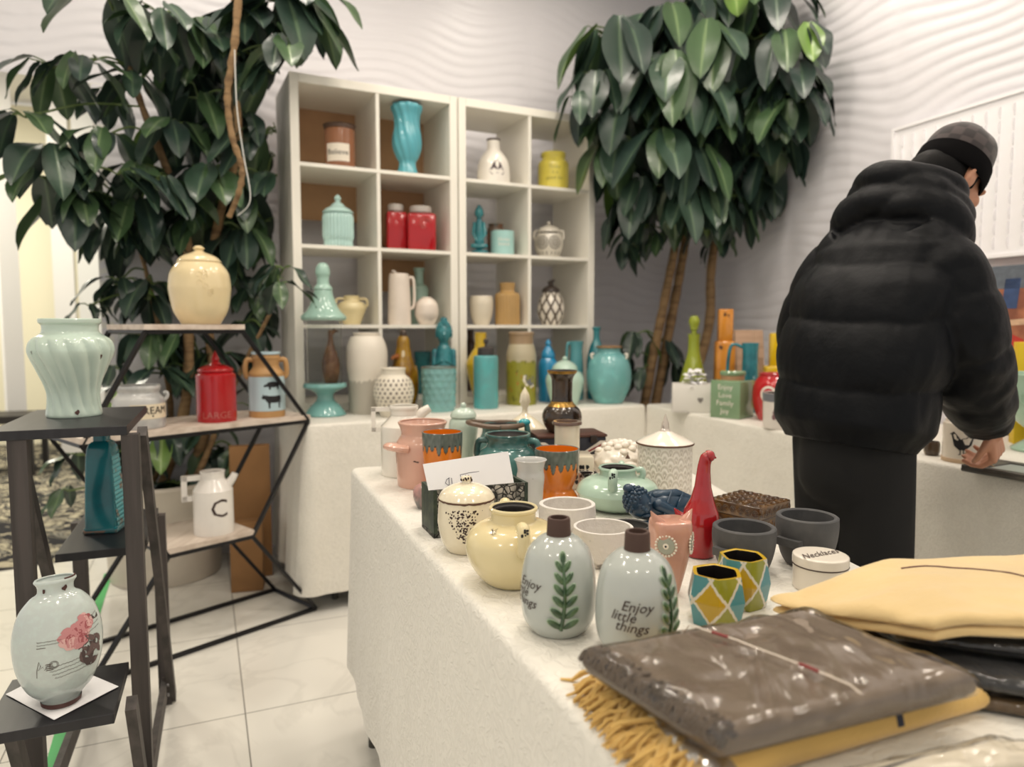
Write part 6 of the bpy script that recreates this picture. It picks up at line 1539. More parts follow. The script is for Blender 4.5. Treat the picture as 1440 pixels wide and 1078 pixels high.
def x(c):
    R, h = c.R, c.h; k = MB(); n = 16; vs = []
    for i in range(n+1): a = -.35+1.7*i/n; vs += [surf(c, a, h*.24, .001)[0], surf(c, a, h*.58, .001)[0]]
    k.add(vs, [(2*i, 2*i+2, 2*i+3, 2*i+1) for i in range(n)]); k.build('label', mat('label_cream2', '#e5d8bd', rough=.5), c.root)
    letters(c, 'CREAM', .50, h*.43, R*.42, m_blk, off=.002); letters(c, '\u2022', .50, h*.30, R*.3, m_blk, off=.002)
    for s in (-1, 1): ear(c, s*1.45, .72, g_gj, .7, False)
vessel('jar', 'grey-white jar labelled CREAM at the left end of the middle oak board', 'jar', 197, 539, 609, 76, zM, [(.94, 0, 1), (.98, .03), (1, .3), (1, .55), (.95, .70), (.82, .78), (.78, .84), (.85, .93), (.84, .985)], g_gj, Y=hY(.60, .13), t=.08, extra=x, seg=64)
g_rc = glaze('poppy_red', '#a81219', speck=('#6b3a24', 16, .74, .8))
def x(c):
    k = MB(); R, h = c.R, c.h; lathe(k, [(R*.32, h*.80), (R*.18, h*.84), (R*.22, h*.87), (R*.1, h*.95), (0, h)], 18); k.build('finial', g_rc, c.lid)
    letters(c, 'LARGE', .0, h*.10, R*.50, glaze('worn_red_letter', '#b8625a'), off=.0015)
vessel('canister', 'red lidded canister lettered LARGE on the middle oak board', 'canister', 305.5, 492, 593, 57, zM, [(.95, 0, 1), (1, .02), (1, .3), (1, .62), (.98, .66), (.85, .69)], g_rc, Y=hY(.345, .10), open_=False, extra=x, seg=56, lid=[(.84, .69), (.9, .71), (.86, .74), (.6, .78), (.3, .80), (0, .805)])
m_clay = mat('tan_clay', '#b98f5c', rough=.55, vary=.12); g_pb = glaze('powder_blue', '#b5ccd3')
PIG = [(-1., .0), (-.82, .18), (-.62, .22), (-.5, .42), (-.1, .52), (.4, .5), (.75, .38), (.88, .12), (.86, -.12), (.8, -.45), (.62, -.45), (.6, -.12), (.1, -.2), (-.15, -.16), (-.2, -.45), (-.38, -.45), (-.4, -.12), (-.7, -.1), (-.95, -.14)]
COW = [(-1.05, .28), (-.92, .42), (-.9, .62), (-.78, .46), (-.6, .5), (-.4, .42), (.2, .4), (.75, .46), (.92, .3), (.95, -.3), (.9, -.35), (.86, .1), (.8, -.2), (.8, -.85), (.66, -.85), (.62, -.3), (.5, -.22), (.42, -.3), (-.1, -.28), (-.2, -.3), (-.24, -.85), (-.38, -.85), (-.42, -.3), (-.6, -.12), (-.72, .1), (-.95, .1)]
def x(c):
    R, h = c.R, c.h
    k = MB(); lathe(k, [(rad(c, h*q)+.0012, h*q) for q in (.10, .12, .4, .60, .62)], 64); sl = k.build('blue_band', g_pb, c.root)
    for P, z, s in ((PIG, .485, .46), (COW, .27, .56)):
        k = MB(); q = R*s; from_ = [(u*q, v*q) for u, v in P]
        bm = bmesh.new(); f = bm.faces.new([bm.verts.new((u, v, 0)) for u, v in from_]); bmesh.ops.triangulate(bm, faces=[f]); bmesh.ops.subdivide_edges(bm, edges=bm.edges[:], cuts=1); bmesh.ops.triangulate(bm, faces=bm.faces[:]); bm.verts.index_update()
        k.add([surf(c, .30+v.co.x/R, z*h+v.co.y, .0022)[0] for v in bm.verts], [tuple(v.index for v in f.verts) for f in bm.faces]); bm.free(); k.build('animal_print', m_blk, sl, smooth=False)
    k = MB(); lathe(k, [(0, h*.955), (R*.80, h*.955), (R*.82, h*.97), (R*.80, h*.995), (0, h)], 40); k.build('lid', g_pb, c.root)
    for s in (-1, 1): handle(c, s*(pi/2-.1), .60, .86, .24, R*.15, m_clay, inset=.1)
vessel('canister', 'tan canister with a pale blue band showing a pig and a cow', 'canister', 376, 493, 587, 51, zM, [(.97, 0, 1), (1, .02), (1, .3), (1, .62), (.96, .68), (.74, .76), (.74, .86), (.78, .90), (.76, .95)], m_clay, Y=hY(.16, .10), open_=False, extra=x, seg=64, rt=.8)
def x(c):
    R, h = c.R, c.h; handle(c, -pi/2+.1, .58, .90, .40, R*.14, g_white2, square=True, inset=.0); k = MB(); tube(k, [(R*.1, R*.72, h*.74), (R*.15, R*1.0, h*.86), (R*.15, R*1.12, h*.93)], [R*.24, R*.2, R*.18], 12); k.build('spout', g_white2, c.root)
    letters(c, 'C', .30, h*.42, R*1.35, m_ink, off=.001)
g_white2 = glaze('bright_white', '#eee9e2')
vessel('pitcher', 'white pitcher with a dark letter C on the lowest oak board', 'pitcher', 301.5, 657, 745, 57, zL, [(.95, 0, 1), (1, .02), (1, .35), (1, .66), (.97, .70), (.66, .84), (.60, .87, 1), (.60, .95), (.64, .98)], g_white2, Y=hY(.43, .15), extra=x, t=.08, seg=56)
# ---------------------------------------------------------------- big pot, cardboard boxes
m_pot = mat('cream_planter', '#cfc6b8', rough=.5, vary=.08)
PP = Vector((-1.60, 3.22, .002))
m = MB(); S_ = cr([(.225, 0, 1), (.235, .02), (.25, .3), (.262, .40), (.27, .43), (.255, .44)], 4); lathe(m, [(0, 0)]+S_+[(.24, .42), (.235, .36), (0, .355)], 56); pot = empty('large_plant', PP); m.build('planter', m_pot, pot)
m = MB(); lathe(m, [(0, .352), (.236, .358), (.1, .372), (0, .376)], 40); m.build('soil', mat('dark_soil', '#2f241b', rough=1., bump=(40, 1., .01)), pot)
m_cb = mat('cardboard', '#9a7147', rough=.8, vary=.1)
def carton(label, px, pb, w, hgt, yaw, dpt, lean=0.):
    p = onz(px, pb, 0); o = MB(); box(o, -w/2, 0, 0, w/2, dpt, hgt, 0, .002); box(o, -w/2+.004, -.001, hgt*.02, w/2-.004, .0005, hgt*.03)
    q = o.build('cardboard_box', m_cb, loc=(p.x, p.y, .001), rotz=yaw, sharp=50); q.rotation_euler = (lean, 0, yaw); return tag(q, label, 'box')
carton('low cardboard box on the floor beside the back table cloth', 348, 832, .13, .30, .25, .08)
carton('tall flattened cardboard box standing behind the low one, against the table cloth', 356, 812, .17, .60, .35, .06)
# ---------------------------------------------------------------- the two tall potted umbrella trees
def leaf_mesh(mb, base, d, up, L, W, bend, rnd, tone):
    """one long leaf from base along d; up is its face normal; bends down along its length"""
    d = d.normalized(); s = d.cross(up)
    s = s.normalized() if s.length > 1e-4 else d.orthogonal().normalized(); n = s.cross(d).normalized(); nr = 9; us = (-1, -.6, -.14, -.05, .05, .14, .6, 1); vs = []; cs = []; p = base.copy(); cup = rnd.uniform(.12, .35); wav = rnd.uniform(0, 6)
    dk, md, li = tone; a = 0.
    for i in range(nr+1):
        t = i/nr; w = W*(sin(pi*min(1., t*.93+.05))**.75)*(1-.25*t); w = max(w, .0015) if i < nr else .0008
        for u in us:
            q = p + s*(u*w) + n*(abs(u)*w*cup + .006*sin(9*t+wav)*abs(u)); vs.append(q)
            cs.append(li if abs(u) < .1 else md if (abs(u) < .2) else dk)
        a = bend/nr; d2 = (d*cos(a)+Vector((0, 0, -1))*sin(a)*1.0).normalized(); n = (n-d2*n.dot(d2)).normalized(); s = d2.cross(n).normalized(); d = d2; p = p+d*(L/nr)
    off = OFFS[0]
    if any(blocked(v+off) for v in vs[::3]): return
    k = len(us); fs = [(i*k+j, i*k+j+1, (i+1)*k+j+1, (i+1)*k+j) for i in range(nr) for j in range(k-1)]
    mb.add(vs, fs, 0, cs)
OFFS = [Vector()]
def blocked(p):
    q = p-S0; x_, y_ = q.dot(A_R), q.dot(N_R)
    if -.015 < x_ < 1.565 and -.02 < y_ < .40 and -.02 < q.z < 1.49: return True
    if (p-CORNER).dot(N_R) > -.02 and p.z < 3.3: return True
    if (p-CORNER).dot(W_R) > -.02: return True
    if p.z < .80:
        q = p-Vector((.65, 3.47, 0))
        if -1.80 < q.dot(A_R) < .06 and -.06 < q.dot(N_R) < .86: return True
        q = p-R0
        if q.dot(W_R) > -.06 and q.dot(V_R) < .16: return True
    if (p-gloc).to_2d().length < .12 and p.z < 1.32: return True
    q = p-BR; t_, d_ = q.dot(HX), q.dot(HN)
    if -.02 < t_ < .85 and -.03 < d_ < .345 and p.z < (1.46 if .25 < t_ < .63 else 1.06): return True
    return False
GREENS = [(hx('#2a3b33'), hx('#33463b'), hx('#52664f')), (hx('#304537'), hx('#3a5042'), hx('#596e55')), (hx('#253630'), hx('#2d4138'), hx('#485c49')), (hx('#3c5436'), hx('#465f3f'), hx('#6a8058'))]
LIGHT = (hx('#5f7d38'), hx('#6d8f44'), hx('#92ab66'))
m_leaf = mat('glossy_leaf', rough=.36, attr=True, coat=.1, bump=(55, .25, .003)); m_stalk = mat('leaf_stalk', '#5f7340', rough=.5); m_trunk = mat('tan_bark', '#8f7350', rough=.8, bump=(60, .7, .005), streak=('#6e5539', (8, 8, 40), .45, .65))
def whorl(fm, sm, c, L, n, rnd, tilt=.0, src=None, hang=.75, spread=2*pi, face=None, light=.03):
    for i in range(n):
        a = (face if face is not None else 0) + spread*(i+.6*rnd.random())/n + (rnd.random()*6 if face is None else 0); out = Vector((cos(a), sin(a), 0)); dr = hang+rnd.uniform(-.3, .3)
        d = (out*cos(dr)+Vector((0, 0, -1))*sin(dr)); st = .05*L/.2*rnd.uniform(.6, 1.3); b0 = c+(out*.9+Vector((0, 0, .25))).normalized()*st
        if blocked(b0+OFFS[0]): continue
        tube(sm, [c, c.lerp(b0, .5)+Vector((0, 0, .006)), b0], .0028, 5)
        tone = LIGHT if rnd.random() < light else rnd.choice(GREENS)
        up = (Vector((0, 0, 1))+out*.6).normalized(); l = L*rnd.uniform(.75, 1.12)
        leaf_mesh(fm, b0, d, up, l, l*rnd.uniform(.21, .275), rnd.uniform(.3, 1.0), rnd, tone)
    if src is not None:
        mid = c.lerp(src, .5)+Vector((0, 0, .03)); Q = spl([src, mid, c], 5)
        if not any(blocked(q+OFFS[0]) for q in Q): tube(sm, Q, .0045, 6)
rnd = random.Random(21)
# left tree, in the large cream planter
T = lambda px, py, Y: atY(px, py, Y)
fm, sm = MB(), MB()
tr = [[PP+Vector((-.02, 0, .36)), T(262, 560, 3.20), T(264, 420, 3.15), T(262, 330, 3.1), T(235, 240, 3.05), T(200, 150, 3.0), T(170, 60, 2.95)],
      [PP+Vector((.08, .02, .36)), T(300, 560, 3.26), T(290, 420, 3.22), T(310, 300, 3.15), T(335, 200, 3.05), T(326, 80, 3.0), T(334, -60, 3.0)],
      [PP+Vector((-.1, .05, .36)), T(240, 600, 3.3), T(225, 470, 3.25), T(205, 380, 3.2), T(180, 290, 3.1)],
      [PP+Vector((.12, -.05, .36)), T(290, 640, 3.18), T(330, 540, 3.22), T(380, 440, 3.25)]]
for i, P in enumerate(tr):
    k = MB(); Q = spl([p-PP for p in P], 7); n = len(Q); tube(k, Q, [(.026 if i < 2 else .017)*(1-.55*j/n)*(1+.10*sin(j*2.3)) for j in range(n)], 10); k.build('trunk', m_trunk, pot)
W_L = [ # px, py, depth, leaf length, leaves
 (150, -5, 2.75, .26, 8), (75, 95, 2.75, .22, 8), (35, 165, 2.7, .22, 7), (120, 90, 2.8, .2, 6), (70, 215, 2.75, .24, 8), (150, 190, 2.85, .22, 7), (185, 110, 2.9, .2, 6), (225, 20, 2.85, .24, 8),
 (110, 275, 2.85, .24, 8), (60, 250, 2.7, .2, 6), (165, 245, 2.8, .23, 8), (215, 255, 2.85, .24, 8), (240, 175, 3.0, .24, 8), (285, 40, 3.05, .26, 9), (280, 140, 3.1, .25, 9), (295, 240, 3.05, .22, 8),
 (345, 20, 3.1, .26, 9), (395, 5, 3.0, .30, 8), (430, -10, 3.05, .26, 8), (375, 90, 3.15, .27, 9), (400, 70, 2.95, .28, 7), (345, 170, 3.2, .25, 9), (370, 190, 3.15, .26, 8), (335, 270, 3.2, .24, 8),
 (375, 250, 3.25, .22, 7), (285, 300, 3.15, .24, 8), (225, 310, 3.2, .24, 8), (165, 320, 3.15, .22, 7), (345, 330, 3.25, .22, 7), (215, 400, 3.3, .22, 8), (170, 395, 3.2, .20, 6), (300, 355, 3.3, .23, 8), (398, 378, 2.85, .17, 6), (392, 400, 2.85, .15, 5), (330, 390, 3.3, .2, 6),
 (125, 430, 3.15, .12, 4), (265, 470, 3.3, .22, 8), (195, 470, 3.3, .2, 7), (345, 455, 3.3, .2, 7), (310, 500, 3.3, .22, 8), (225, 520, 3.3, .22, 7), (180, 545, 3.25, .2, 6), (290, 590, 3.28, .22, 8), (230, 610, 3.25, .22, 8), (350, 570, 3.25, .2, 7), (170, 620, 3.2, .2, 7), (110, 640, 3.1, .16, 6), (330, 630, 3.25, .18, 7), (95, 690, 3.05, .15, 5), (250, 680, 3.15, .2, 8), (195, 690, 3.1, .18, 7), (380, 545, 3.2, .16, 5)]
sk = [q for P in tr for q in spl(P, 7)]; OFFS[0] = PP
for px, py, Y, L, n in W_L:
    Y = min(Y, 4.197/(1+.493*(720-px)/1000)-(.24 if py > 200 else .12)); L *= .9 if py > 330 else 1.
    c = T(px, py, Y); s_ = min(sk, key=lambda q: (q-c).length+(0.4 if q.z > c.z+.15 else 0))
    whorl(fm, sm, c-PP, L*1.06, n, rnd, src=s_-PP, hang=.62, light=.02)
    if 150 < px < 420:
        c2 = T(px+rnd.uniform(-40, 40), py+rnd.uniform(-35, 45), min(Y+.14, 4.197/(1+.493*(720-px)/1000)-.16)); whorl(fm, sm, c2-PP, L, n, rnd, src=c-PP, hang=.8, light=.0)
fm.build('foliage', m_leaf, pot, sharp=0)['kind'] = 'stuff'; sm.build('stalks', m_stalk, pot)['kind'] = 'stuff'
tag(pot, 'tall leafy umbrella tree in a cream planter behind the hexagon shelf', 'plant')
# bare hanging stem, knobbly with old leaf scars, and the string that ties it
k = MB(); Q = spl([T(338, -40, 2.72)-PP, T(330, 60, 2.72)-PP, T(320, 130, 2.73)-PP, T(326, 190, 2.74)-PP, T(340, 235, 2.75)-PP, T(336, 270, 2.76)-PP, T(322, 305, 2.78)-PP], 8)
tube(k, Q, [.014*(1+.16*sin(i*1.9)+.1*sin(i*4.1))*(1-.3*i/len(Q)) for i in range(len(Q))], 10); k.build('bare_stem', m_trunk, pot)
k = MB(); Q = spl([T(330, 70, 2.68)-PP, T(333, 150, 2.68)-PP, T(342, 215, 2.69)-PP, T(352, 280, 2.7)-PP, T(334, 303, 2.72)-PP], 6); tube(k, Q, .0022, 5); k.build('string', mat('white_string', '#d5d5d0', rough=.8), pot)
# right tree, between the shelves and the right-hand table
RP = Vector((.74, 4.02, 0)); rt_ = empty('large_plant', RP)
m = MB(); S_ = cr([(.15, 0, 1), (.16, .02), (.185, .3), (.19, .36), (.175, .365)], 4); lathe(m, [(0, 0)]+S_+[(.165, .34), (0, .335)], 48); m.build('planter', m_pot, rt_)
m = MB(); lathe(m, [(0, .33), (.166, .338), (0, .352)], 32); m.build('soil', mat('dark_soil'), rt_)
tr = [[RP+Vector((-.05, -.03, .33)), T(915, 520, 3.95), T(935, 420, 3.92), T(952, 320, 3.9), T(950, 210, 3.9), T(905, 100, 3.9), T(880, 40, 3.85)],
      [RP+Vector((.02, .03, .33)), T(938, 480, 4.0), T(955, 390, 3.98), T(968, 310, 3.95), T(985, 180, 3.9), T(985, 60, 3.9), T(975, -40, 3.9)],
      [RP+Vector((.10, 0, .33)), T(992, 480, 4.0), T(1000, 380, 3.98), T(1014, 270, 3.95), T(1022, 190, 3.9), T(1060, 90, 3.85), T(1080, 10, 3.85)]]
for i, P in enumerate(tr):
    k = MB(); Q = spl([p-RP for p in P], 7); n = len(Q); tube(k, Q, [.030*(1-.5*j/n)*(1+.07*sin(j*2.3)) for j in range(n)], 10); k.build('trunk', m_trunk, rt_)
fm, sm = MB(), MB(); rnd = random.Random(5)
WHORLS = [(865, 45, 3.65, .34, 9), (840, 110, 3.65, .28, 8), (815, 140, 3.6, .20, 5), (905, 90, 3.65, .32, 9), (880, 150, 3.65, .32, 9), (940, 20, 3.75, .32, 9), (980, 10, 3.75, .3, 9), (1030, -5, 3.8, .34, 9), (1085, -20, 3.8, .32, 8), (940, 90, 3.55, .36, 9), (1000, 50, 3.6, .36, 9), (1060, 55, 3.65, .36, 9), (1100, 60, 3.7, .32, 8), (1120, 100, 3.7, .27, 7), (1130, 45, 3.7, .25, 6), (1125, 135, 3.7, .22, 6), (1100, 195, 3.8, .22, 6),
 (985, 120, 3.55, .33, 9), (1040, 130, 3.6, .32, 9), (1085, 140, 3.65, .33, 9), (890, 200, 3.6, .33, 9), (935, 190, 3.55, .33, 9), (975, 215, 3.55, .32, 9), (905, 260, 3.65, .28, 8), (945, 265, 3.55, .28, 8), (870, 300, 3.8, .2, 6), (900, 320, 3.75, .18, 6), (985, 265, 3.6, .28, 8), (1020, 280, 3.65, .24, 7), (1075, 225, 3.85, .26, 8), (1060, 170, 3.8, .3, 8), (1110, 150, 3.75, .26, 6), (880, 240, 3.8, .26, 7), (990, 310, 3.75, .18, 5), (1065, 255, 3.9, .2, 6), (930, 330, 3.8, .15, 5),
 (895, 470, 3.95, .17, 6), (880, 500, 4.0, .17, 6), (930, 480, 4.02, .18, 6), (905, 520, 3.9, .16, 6), (945, 510, 4.0, .17, 6)]
sk = [q for P in tr for q in spl(P, 7)]; OFFS[0] = RP
for px, py, Y, L, n in WHORLS:
    u_ = (px-720)/1000; Yw = 4.72-.942*(4.72*u_-1.06)/(.335+.942*u_) if u_ > .23 else 9.; Y = min(Y, Yw-.22)
    c = T(px, py, Y); s_ = min(sk, key=lambda q: (q-c).length); whorl(fm, sm, c-RP, L*1.08, n, rnd, src=s_-RP, hang=.95, light=.035)
    if py < 330: c2 = T(px+rnd.uniform(-35, 35), py+rnd.uniform(-30, 40), Y+.16); whorl(fm, sm, c2-RP, L, n, rnd, src=c-RP, hang=1.0, light=.0)
fm.build('foliage', m_leaf, rt_, sharp=0)['kind'] = 'stuff'; sm.build('stalks', m_stalk, rt_)['kind'] = 'stuff'
tag(rt_, 'tall leafy umbrella tree with bare trunks in the corner right of the cube shelves', 'plant')
# ---------------------------------------------------------------- the person at the right-hand table
PO = Vector((.815, 1.685, 0)); PHI = radians(28); PF = Vector((cos(PHI), sin(PHI), 0)); PS = Vector((sin(PHI), -cos(PHI), 0))
def L(f, s, z): return Vector((f, -s, z))          # local frame: +x is the way the person faces, +y the person's left
person = empty('person', PO, PHI)
m_skin = mat('skin', '#b98468', rough=.5, vary=.05, vscale=30); m_jkt = mat('black_nylon', '#05070b', rough=.5, spec=.16, bump=(16, .35, .012)); m_pant = mat('black_corduroy', '#0c0c0d', rough=.9)
m_hair = mat('black_hair', '#070606', rough=.6, spec=.15)
def remesh(o, v, sm=0, f=.5):
    md = o.modifiers.new('fuse', 'REMESH'); md.mode = 'VOXEL'; md.voxel_size = v; md.use_smooth_shade = True
    if sm: s = o.modifiers.new('relax', 'SMOOTH'); s.iterations = sm; s.factor = f
    return o
HS = .86
HC = L(.325, .0, 1.495); TLT = radians(34)       # head centre, bowed forward
RH = Matrix.Rotation(TLT, 3, 'Y')                  # nose (+x) turns down
RH = Matrix.Rotation(radians(-6), 3, 'Z') @ RH
def hp_(x, y, z): return HC + RH @ (Vector((x, y, z))*HS)
def E(mb, c, rx, ry, rz, M, seg=16, rings=10): ellipsoid(mb, c, rx*HS, ry*HS, rz*HS, M, seg, rings)
def cap_(mb, P, R_, seg): capsule(mb, P, [r*HS for r in R_], seg)
b = MB()
# torso, neck
capsule(b, [L(0, 0, .86), L(.02, 0, 1.0), L(.06, 0, 1.15), L(.10, 0, 1.25), L(.15, 0, 1.34)], [.095, .09, .095, .09, .06], 20)
capsule(b, [L(.14, 0, 1.33), L(.25, 0, 1.42), hp_(-.045, 0, -.05)], [.055, .05, .052], 16)
# head: skull, face, jaw
E(b, hp_(-.012, 0, .035), .100, .078, .100, RH, 24, 18)
E(b, hp_(.045, 0, -.02), .058, .064, .090, RH, 22, 16)
E(b, hp_(.060, 0, -.085), .036, .042, .036, RH, 16, 12)
cap_(b, [hp_(-.02, .048, -.05), hp_(.05, .030, -.09)], [.026, .024], 12); cap_(b, [hp_(-.02, -.048, -.05), hp_(.05, -.030, -.09)], [.026, .024], 12)
cap_(b, [hp_(.098, 0, .012), hp_(.116, 0, -.018), hp_(.122, 0, -.032)], [.010, .013, .014], 12)
for s in (-1, 1):
    E(b, hp_(.115, s*.012, -.034), .009, .010, .008, RH, 10, 8)
    E(b, hp_(.092, s*.032, .028), .014, .026, .009, RH, 14, 8)            # brow
    E(b, hp_(.070, s*.045, -.020), .024, .020, .022, RH, 14, 10)          # cheek
    E(b, hp_(-.008, s*.080, -.008), .020, .010, .032, RH, 16, 12)         # ear
    cap_(b, [hp_(-.018, s*.088, -.02), hp_(-.022, s*.091, .005), hp_(-.006, s*.090, .022), hp_(.008, s*.084, .012)], [.005, .006, .006, .005], 8)
E(b, hp_(.098, 0, -.060), .012, .022, .007, RH, 14, 8); E(b, hp_(.096, 0, -.071), .012, .019, .008, RH, 14, 8)
# arms
RW = L(.345, .125, .895); LW_ = L(.30, -.18, .90)
capsule(b, [L(.10, .10, 1.28), L(.14, .165, 1.06), RW], [.052, .045, .029], 14); capsule(b, [L(.09, -.10, 1.28), L(.10, -.20, 1.05), LW_], [.052, .045, .029], 14)
# legs and feet
for s in (-1, 1):
    capsule(b, [L(.0, s*.058, .86), L(.012, s*.064, .48), L(-.02, s*.09, .09)], [.060, .044, .034], 16); capsule(b, [L(-.05, s*.085, .045), L(.05, s*.09, .04), L(.15, s*.10, .033)], [.04, .04, .032], 14)
# right hand: palm, five fingers closing on the tray's twine
def hand(mb, W, d, up, flip, K=.86, curl=.95):
    d = d.normalized(); n = (up-d*up.dot(d)).normalized(); s = d.cross(n)*flip; W = Vector(W)
    def C(P, R_, g=12, f=1.): capsule(mb, [W+(p-W)*K for p in P], [r*K for r in R_], g, 0, f)
    C([W-d*.02, W+d*.015], [.027, .029], 14); tips = []
    for i in range(4): C([W+d*.012+s*(.024-.016*i)*.8, W+d*.085+s*(.031-.0205*i)], [.017, .0145], 12, .8)
    for i in range(4):
        k0 = W+d*.088+s*(.031-.0205*i); l = .046*(.92, 1., .95, .78)[i]; b0 = curl+.06*i
        d1 = d*cos(b0)-n*sin(b0); d2 = d*cos(b0+.75)-n*sin(b0+.75); d3 = d*cos(b0+1.25)-n*sin(b0+1.25)
        a = k0+d1*l; e = a+d2*l*.66; t = e+d3*l*.5; C([k0-d*.01, k0, a, e, t], [.0098, .0098, .0088, .008, .007]); tips.append(W+(t-W)*K)
    t0 = W+d*.022+s*.030; t1 = t0+(d*.75+s*.55-n*.45).normalized()*.038; t2 = t1+(d*.9-n*.6).normalized()*.030; t3 = t2+(d*.7-s*.35-n*.6).normalized()*.022
    C([W+d*.01+s*.016, t0, t1, t2, t3], [.015, .0135, .0105, .0095, .008])
    return tips
tips = hand(b, RW+Vector((.012, .004, -.014)), Vector((.40, .0, -.90)), Vector((.1, -.95, .15)), 1)
hand(b, LW_+Vector((.012, 0, -.014)), Vector((.5, 0, -.86)), Vector((.6, .5, .3)), -1)
body = remesh(b.build('body', m_skin, person), .0042, 3)
# jacket: quilted torso, two sleeves, padded stand-up collar with the folded hood
def puffs(z, seams, amp):
    for a, c in zip(seams, seams[1:]):
        if a <= z <= c: return 1+amp*(abs(sin(pi*(z-a)/(c-a)))**.36-.68)
    return 1.
j = MB(); vs = []; fs = []; nr = 96; sg = 96; ZB, ZT = .852, 1.405; SE = [.835, .985, 1.140, 1.275, 1.46]
def torso(z):
    t = (z-ZB)/(ZT-ZB)
    cx = -.015+.04*t+.125*t*t; cy = .0
    hs = [(0, .150), (.10, .176), (.4, .196), (.65, .192), (.82, .172), (.93, .125), (1., .085)]; hd = [(0, .120), (.10, .140), (.4, .146), (.65, .142), (.82, .122), (.93, .098), (1., .08)]
    def it(P):
        for (a, p), (c, q) in zip(P, P[1:]):
            if a <= t <= c: u = (t-a)/(c-a); u = u*u*(3-2*u); return p+(q-p)*u
        return P[-1][1]
    return cx, cy, it(hs), it(hd)
for i in range(nr+1):
    z = ZB+(ZT-ZB)*i/nr; cx, cy, hs, hd = torso(z)
    for k in range(sg):
        a = 2*pi*k/sg; zz = z+.012*sin(2*a+.6)+.010*nse(cos(a)*2, sin(a)*2, 4.)*(1 if 2 < i < nr-4 else 0)
        p_ = puffs(zz, SE, .095)*(1+.022*nse(cos(a)*5, sin(a)*5, z*14)+.020*nse(cos(a)*13, sin(a)*13, z*7)*(1.2-puffs(zz, SE, 1.)*.5))
        n_ = 2.35; e = (abs(cos(a))**n_+abs(sin(a))**n_)**(-1/n_); vs.append((cx+hd*p_*cos(a)*e, cy+hs*p_*sin(a)*e, z+.02*cos(a)*(1-i/nr)*-1))
for i in range(nr):
    for k in range(sg): q = (k+1) % sg; fs.append((i*sg+k, i*sg+q, (i+1)*sg+q, (i+1)*sg+k))
fs += [tuple(range(sg-1, -1, -1)), tuple(nr*sg+k for k in range(sg))]; j.add(vs, fs)
def sleeve(P, R_, seams, seed):
    Q = spl(P, 16); n = len(Q); Ls = [0.]
    for a, c in zip(Q, Q[1:]): Ls.append(Ls[-1]+(c-a).length)
    rr = []
    for i in range(n):
        t = Ls[i]/Ls[-1]; k = t*(len(R_)-1); i0 = min(int(k), len(R_)-2); r = R_[i0]+(R_[i0+1]-R_[i0])*(k-i0); rr.append(r*puffs(t, seams, .12))
    o = len(j.v); tube(j, Q, rr, 32)
    for v in range(o, len(j.v)): p = Vector(j.v[v]); q = 1.*.006*nse(p.x*16+seed, p.y*16, p.z*16)+.003*nse(p.x*38, p.y*38+seed, p.z*38); j.v[v] = (p.x+q, p.y+q, p.z+q)
SS = [-.05, .10, .31, .52, .73, .93, 1.1]
sleeve([L(.09, .07, 1.335), L(.105, .125, 1.25), L(.125, .160, 1.14), L(.165, .165, 1.05), L(.25, .145, .96), L(.332, .126, .895)], [.070, .090, .094, .090, .084, .074, .054], SS, 1.)
sleeve([L(.085, -.07, 1.335), L(.09, -.145, 1.25), L(.085, -.195, 1.12), L(.10, -.195, 1.02), L(.19, -.185, .95), L(.28, -.18, .91)], [.070, .085, .088, .086, .082, .074, .054], SS, 7.)
def collar(c, ax, rx, ry, tr, fl_, seed, up):
    """padded ring: c centre, ax tilt of its plane, rx/ry half axes, tr roll radius"""
    o = len(j.v); M = Matrix.Rotation(ax, 3, 'Y'); P = []
    for i in range(49):
        a = 2*pi*i/48; P.append(c+M @ Vector((rx*cos(a), ry*sin(a), .012*sin(2*a+seed)+up*cos(a))))
    tube(j, P, [tr*(1+.14*sin(3*(2*pi*i/48)+seed)+.10*nse(i*.35, seed)) for i in range(49)], 18, 0, fl_, (0, 0, 1), cap=False)
collar(L(.155, 0, 1.365), radians(28), .112, .122, .046, .9, 1., .0)
collar(L(.172, 0, 1.412), radians(30), .102, .112, .040, .95, 2.6, .0)
collar(L(.160, 0, 1.450), radians(30), .088, .098, .034, 1.0, 4.2, .0)
# bulk behind the neck where the hood is folded down
for s_, z_, r_ in ((0, 1.425, .062), (.055, 1.405, .054), (-.055, 1.405, .054)): ellipsoid(j, L(.075, s_, z_), r_*.9, r_*1.25, r_*.75, None, 20, 14)
jk = remesh(j.build('puffer_jacket', m_jkt, person), .0055, 1, .3)
# trousers
t = MB()
capsule(t, [L(0, 0, .93), L(0, 0, .80)], [.122, .122], 28, 0, 1.)
for s in (-1, 1):
    capsule(t, [L(.0, s*.060, .86), L(.012, s*.062, .60), L(.014, s*.064, .45), L(-.012, s*.082, .25), L(-.018, s*.09, .085)], [.088, .074, .070, .072, .080], 26)
for v in range(len(t.v)): p = Vector(t.v[v]); q = .010*nse(p.x*9, p.y*9, p.z*5)+.005*nse(p.x*22, p.y*22, p.z*12); t.v[v] = (p.x+q, p.y-q, max(p.z, .03))
remesh(t.build('trousers', m_pant, person), .010, 3)
for s in (-1, 1):
    t = MB(); capsule(t, [L(-.07, s*.09, .055), L(.05, s*.095, .05), L(.17, s*.107, .04)], [.05, .05, .04], 18); 
    for v in range(len(t.v)): p = t.v[v]; t.v[v] = (p[0], p[1], max(p[2], .002))
    t.build('shoe', mat('black_shoe', '#151415', rough=.5), person)
